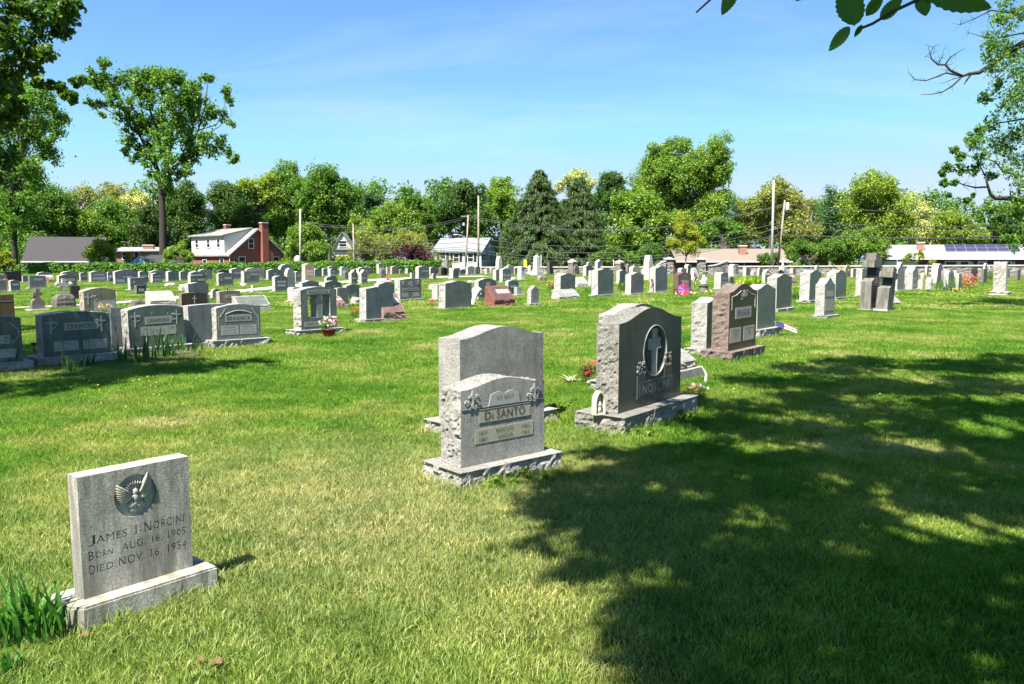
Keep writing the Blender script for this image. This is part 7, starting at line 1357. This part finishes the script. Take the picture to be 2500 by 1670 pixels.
for i in range(112):
    if i < 70: x, y = rg.uniform(2180, 2450), rg.uniform(706, 730)
    elif i < 82: x, y = rg.uniform(160, 420), rg.uniform(930, 1040)
    elif i < 96: x, y = rg.uniform(690, 716), rg.uniform(742, 752)
    else: x, y = rg.uniform(300, 2300), rg.uniform(780, 1000)
    P = gpt(x, y); r = .007+.0006*P.y; q.ball((P.x, P.y, .085), (r, r, r*.5), 6)
tag(q.obj('dandelions', YEL), 'scattered small yellow dandelion flowers in the lawn', 'dandelions', kind='stuff')

# ================= GRASS (geometry-node instances of real blade clumps) =================
def m_grass():
    m = bpy.data.materials.new('grass'); m.use_nodes = True; nt = m.node_tree; p = nt.nodes['Principled BSDF']; out = nt.nodes['Material Output']; g = nt.nodes.new('ShaderNodeNewGeometry')
    pos = g.outputs['Position']
    n1 = tex(nt, 'ShaderNodeTexNoise', .42, pos, 5, .62); n2 = tex(nt, 'ShaderNodeTexNoise', 1.9, pos, 5, .65)
    big = ramp(nt, n1.outputs['Fac'], [(.33, (.060, .155, .010)), (.47, (.115, .225, .018)), (.58, (.215, .27, .052)), (.70, (.38, .35, .16))])
    isl = ramp(nt, g.outputs['Random Per Island'], [(0, (.42, .52, .38)), (.55, (1.08, 1.12, 1)), (.84, (1.25, 1.15, 1.2)), (.93, (1.9, 1.5, 2.6)), (1, (2.3, 1.8, 3.6))])
    mid = ramp(nt, n2.outputs['Fac'], [(.34, (.66, .78, .66)), (.5, (1, 1, 1)), (.66, (1.38, 1.22, 1.4))])
    # drier patch in the middle foreground
    dm = nt.nodes.new('ShaderNodeVectorMath'); dm.operation = 'DISTANCE'; nt.links.new(pos, dm.inputs[0]); dm.inputs[1].default_value = (-1.1, 5.6, 0)
    dr = ramp(nt, dm.outputs['Value'], [(.0, (.62,)*3), (1.0, (0, 0, 0))]); 
    ms_ = nt.nodes.new('ShaderNodeMapRange'); ms_.inputs[1].default_value = .6; ms_.inputs[2].default_value = 3.4; ms_.inputs[3].default_value = .66; ms_.inputs[4].default_value = 0; nt.links.new(dm.outputs['Value'], ms_.inputs[0])
    big2 = mixc(nt, ms_.outputs[0], big, (.35, .325, .15))
    col = mixc(nt, 1, mixc(nt, 1, big2, isl, 'MULTIPLY'), mid, 'MULTIPLY')
    nt.links.new(col, p.inputs['Base Color']); p.inputs['Roughness'].default_value = .55; p.inputs['Specular IOR Level'].default_value = .25
    t = nt.nodes.new('ShaderNodeBsdfTranslucent'); nt.links.new(mixc(nt, 1, col, (1.3, 1.5, .6), 'MULTIPLY'), t.inputs[0]); ms = nt.nodes.new('ShaderNodeMixShader'); ms.inputs[0].default_value = .35
    nt.links.new(p.outputs[0], ms.inputs[1]); nt.links.new(t.outputs[0], ms.inputs[2]); nt.links.new(ms.outputs[0], out.inputs[0]); return m
M_GRASS = m_grass(); GC = bpy.data.collections.new('grass_clumps')
def tuft(i, rad, n, h, w, seed):
    rg = np.random.default_rng(seed); b = rg.uniform(-rad, rad, (n, 2)); a = rg.uniform(0, 6.28, n); hh = h*rg.uniform(.4, 1.2, n); out = hh*rg.uniform(.1, 1.1, n); ww = w*rg.uniform(.6, 1.3, n); d = np.stack([np.cos(a), np.sin(a)], 1); f = rg.uniform(0, 6.28, n); s = np.stack([np.cos(f), np.sin(f)], 1)*ww[:, None]*.5
    z = lambda v: v[:, None]
    V = np.stack([np.concatenate([b-s, z(hh*0)], 1), np.concatenate([b+s, z(hh*0)], 1), np.concatenate([b+d*z(out)*.3+s*.8, z(hh*.6)], 1), np.concatenate([b+d*z(out)*.3-s*.8, z(hh*.6)], 1), np.concatenate([b+d*z(out)+s*.12, z(hh*.95)], 1), np.concatenate([b+d*z(out)-s*.12, z(hh*.95)], 1)], 1).reshape(-1, 3)
    Q = np.concatenate([np.array([[0, 1, 2, 3], [3, 2, 4, 5]])+6*k for k in range(n)]); o = np_mesh('grass_clump', V, Q, M_GRASS); C.objects.unlink(o); GC.objects.link(o); o.name = 'grass_clump_%02d' % i
TU = [(.10, 80, .040, .0040), (.10, 80, .050, .0042), (.10, 70, .034, .0045), (.26, 150, .048, .008), (.26, 150, .040, .009), (.26, 120, .060, .007), (.7, 200, .060, .022), (.7, 200, .07, .026), (.7, 170, .09, .020), (.035, 14, .085, .0042), (.03, 10, .11, .004)]
for i, a in enumerate(TU): tuft(i, *a, 40+i)
rg = np.random.default_rng(12); pts = []
def scatter(Y0, Y1, dens, k0):
    hw = lambda y: .70*y+2.2
    A = (hw(Y0)+hw(Y1))*(Y1-Y0); n = int(A*dens); y = np.sqrt(rg.random(n)*(Y1**2-Y0**2)+Y0**2); x = rg.uniform(-1, 1, n)*hw(y)
    for a, b in zip(x, y):
        skip = False
        if b < 16:
            for (cx, cy, e, e2, bw, bd) in FOOT:
                dx, dy = a-cx, b-cy
                if abs(dx*e[0]+dy*e[1]) < bw-.02 and abs(dx*e2[0]+dy*e2[1]) < bd-.02: skip = True; break
        if not skip and 26 < b < 86 and lane_near(a, b) < (.15 if k0 == 3 else .55): skip = True
        if not skip: pts.append((a, b, k0+rg.integers(0, 3)))
scatter(2.6, 7.5, 230, 0); scatter(7.2, 13, 130, 0); scatter(11, 30, 34, 3); scatter(28, 72.5, 5.5, 6); scatter(72.5, 96, 3, 6)
pts = [p for p in pts if not (p[0] > -4 and p[1] > 93.4-.3*p[0])]
for (cx, cy, e, e2, bw, bd) in FOOT:      # longer untrimmed grass round the stone bases
    if cy > 24: continue
    for k in range(int((bw+bd)*4*(26 if cy < 12 else 9))):
        s = rg.uniform(-1, 1); side = rg.integers(0, 4); o = rg.uniform(-.005, .05); u, v = ((s*bw, -bd-o) if side == 0 else (s*bw, bd+o) if side == 1 else (bw+o, s*bd) if side == 2 else (-bw-o, s*bd))
        pts.append((cx+e[0]*u+e2[0]*v, cy+e[1]*u+e2[1]*v, 9+rg.integers(0, 2)))
print('CLUMPS', len(pts))
me = bpy.data.meshes.new('grass'); me.vertices.add(len(pts)); co = np.array([(p[0], p[1], -.006) for p in pts], dtype=np.float32); co[:, 2] += 0; me.vertices.foreach_set('co', co.ravel())
at = me.attributes.new('idx', 'INT', 'POINT'); at.data.foreach_set('value', np.array([int(p[2]) for p in pts], dtype=np.int32))
at = me.attributes.new('rz', 'FLOAT', 'POINT'); at.data.foreach_set('value', rg.uniform(0, 6.28, len(pts)).astype(np.float32)); at = me.attributes.new('sc', 'FLOAT', 'POINT'); at.data.foreach_set('value', rg.uniform(.75, 1.2, len(pts)).astype(np.float32))
go = bpy.data.objects.new('grass', me); C.objects.link(go); tag(go, 'mown green lawn grass with drier yellowish patches', 'grass', kind='stuff')
ng = bpy.data.node_groups.new('grass_scatter', 'GeometryNodeTree'); ng.interface.new_socket('Geometry', in_out='INPUT', socket_type='NodeSocketGeometry'); ng.interface.new_socket('Geometry', in_out='OUTPUT', socket_type='NodeSocketGeometry')
nn = ng.nodes; gi = nn.new('NodeGroupInput'); gou = nn.new('NodeGroupOutput'); ci = nn.new('GeometryNodeCollectionInfo'); ci.inputs['Collection'].default_value = GC; ci.inputs['Separate Children'].default_value = True; ci.inputs['Reset Children'].default_value = True
ip = nn.new('GeometryNodeInstanceOnPoints'); ip.inputs['Pick Instance'].default_value = True
def attr(nm, ty): n = nn.new('GeometryNodeInputNamedAttribute'); n.data_type = ty; n.inputs['Name'].default_value = nm; return [o for o in n.outputs if o.enabled and o.name == 'Attribute'][0]
cx_ = nn.new('ShaderNodeCombineXYZ'); ng.links.new(attr('rz', 'FLOAT'), cx_.inputs[2]); ng.links.new(gi.outputs[0], ip.inputs['Points']); ng.links.new(ci.outputs[0], ip.inputs['Instance']); ng.links.new(attr('idx', 'INT'), ip.inputs['Instance Index']); ng.links.new(cx_.outputs[0], ip.inputs['Rotation']); ng.links.new(attr('sc', 'FLOAT'), ip.inputs['Scale']); ng.links.new(ip.outputs[0], gou.inputs[0])
md = go.modifiers.new('scatter', 'NODES'); md.node_group = ng
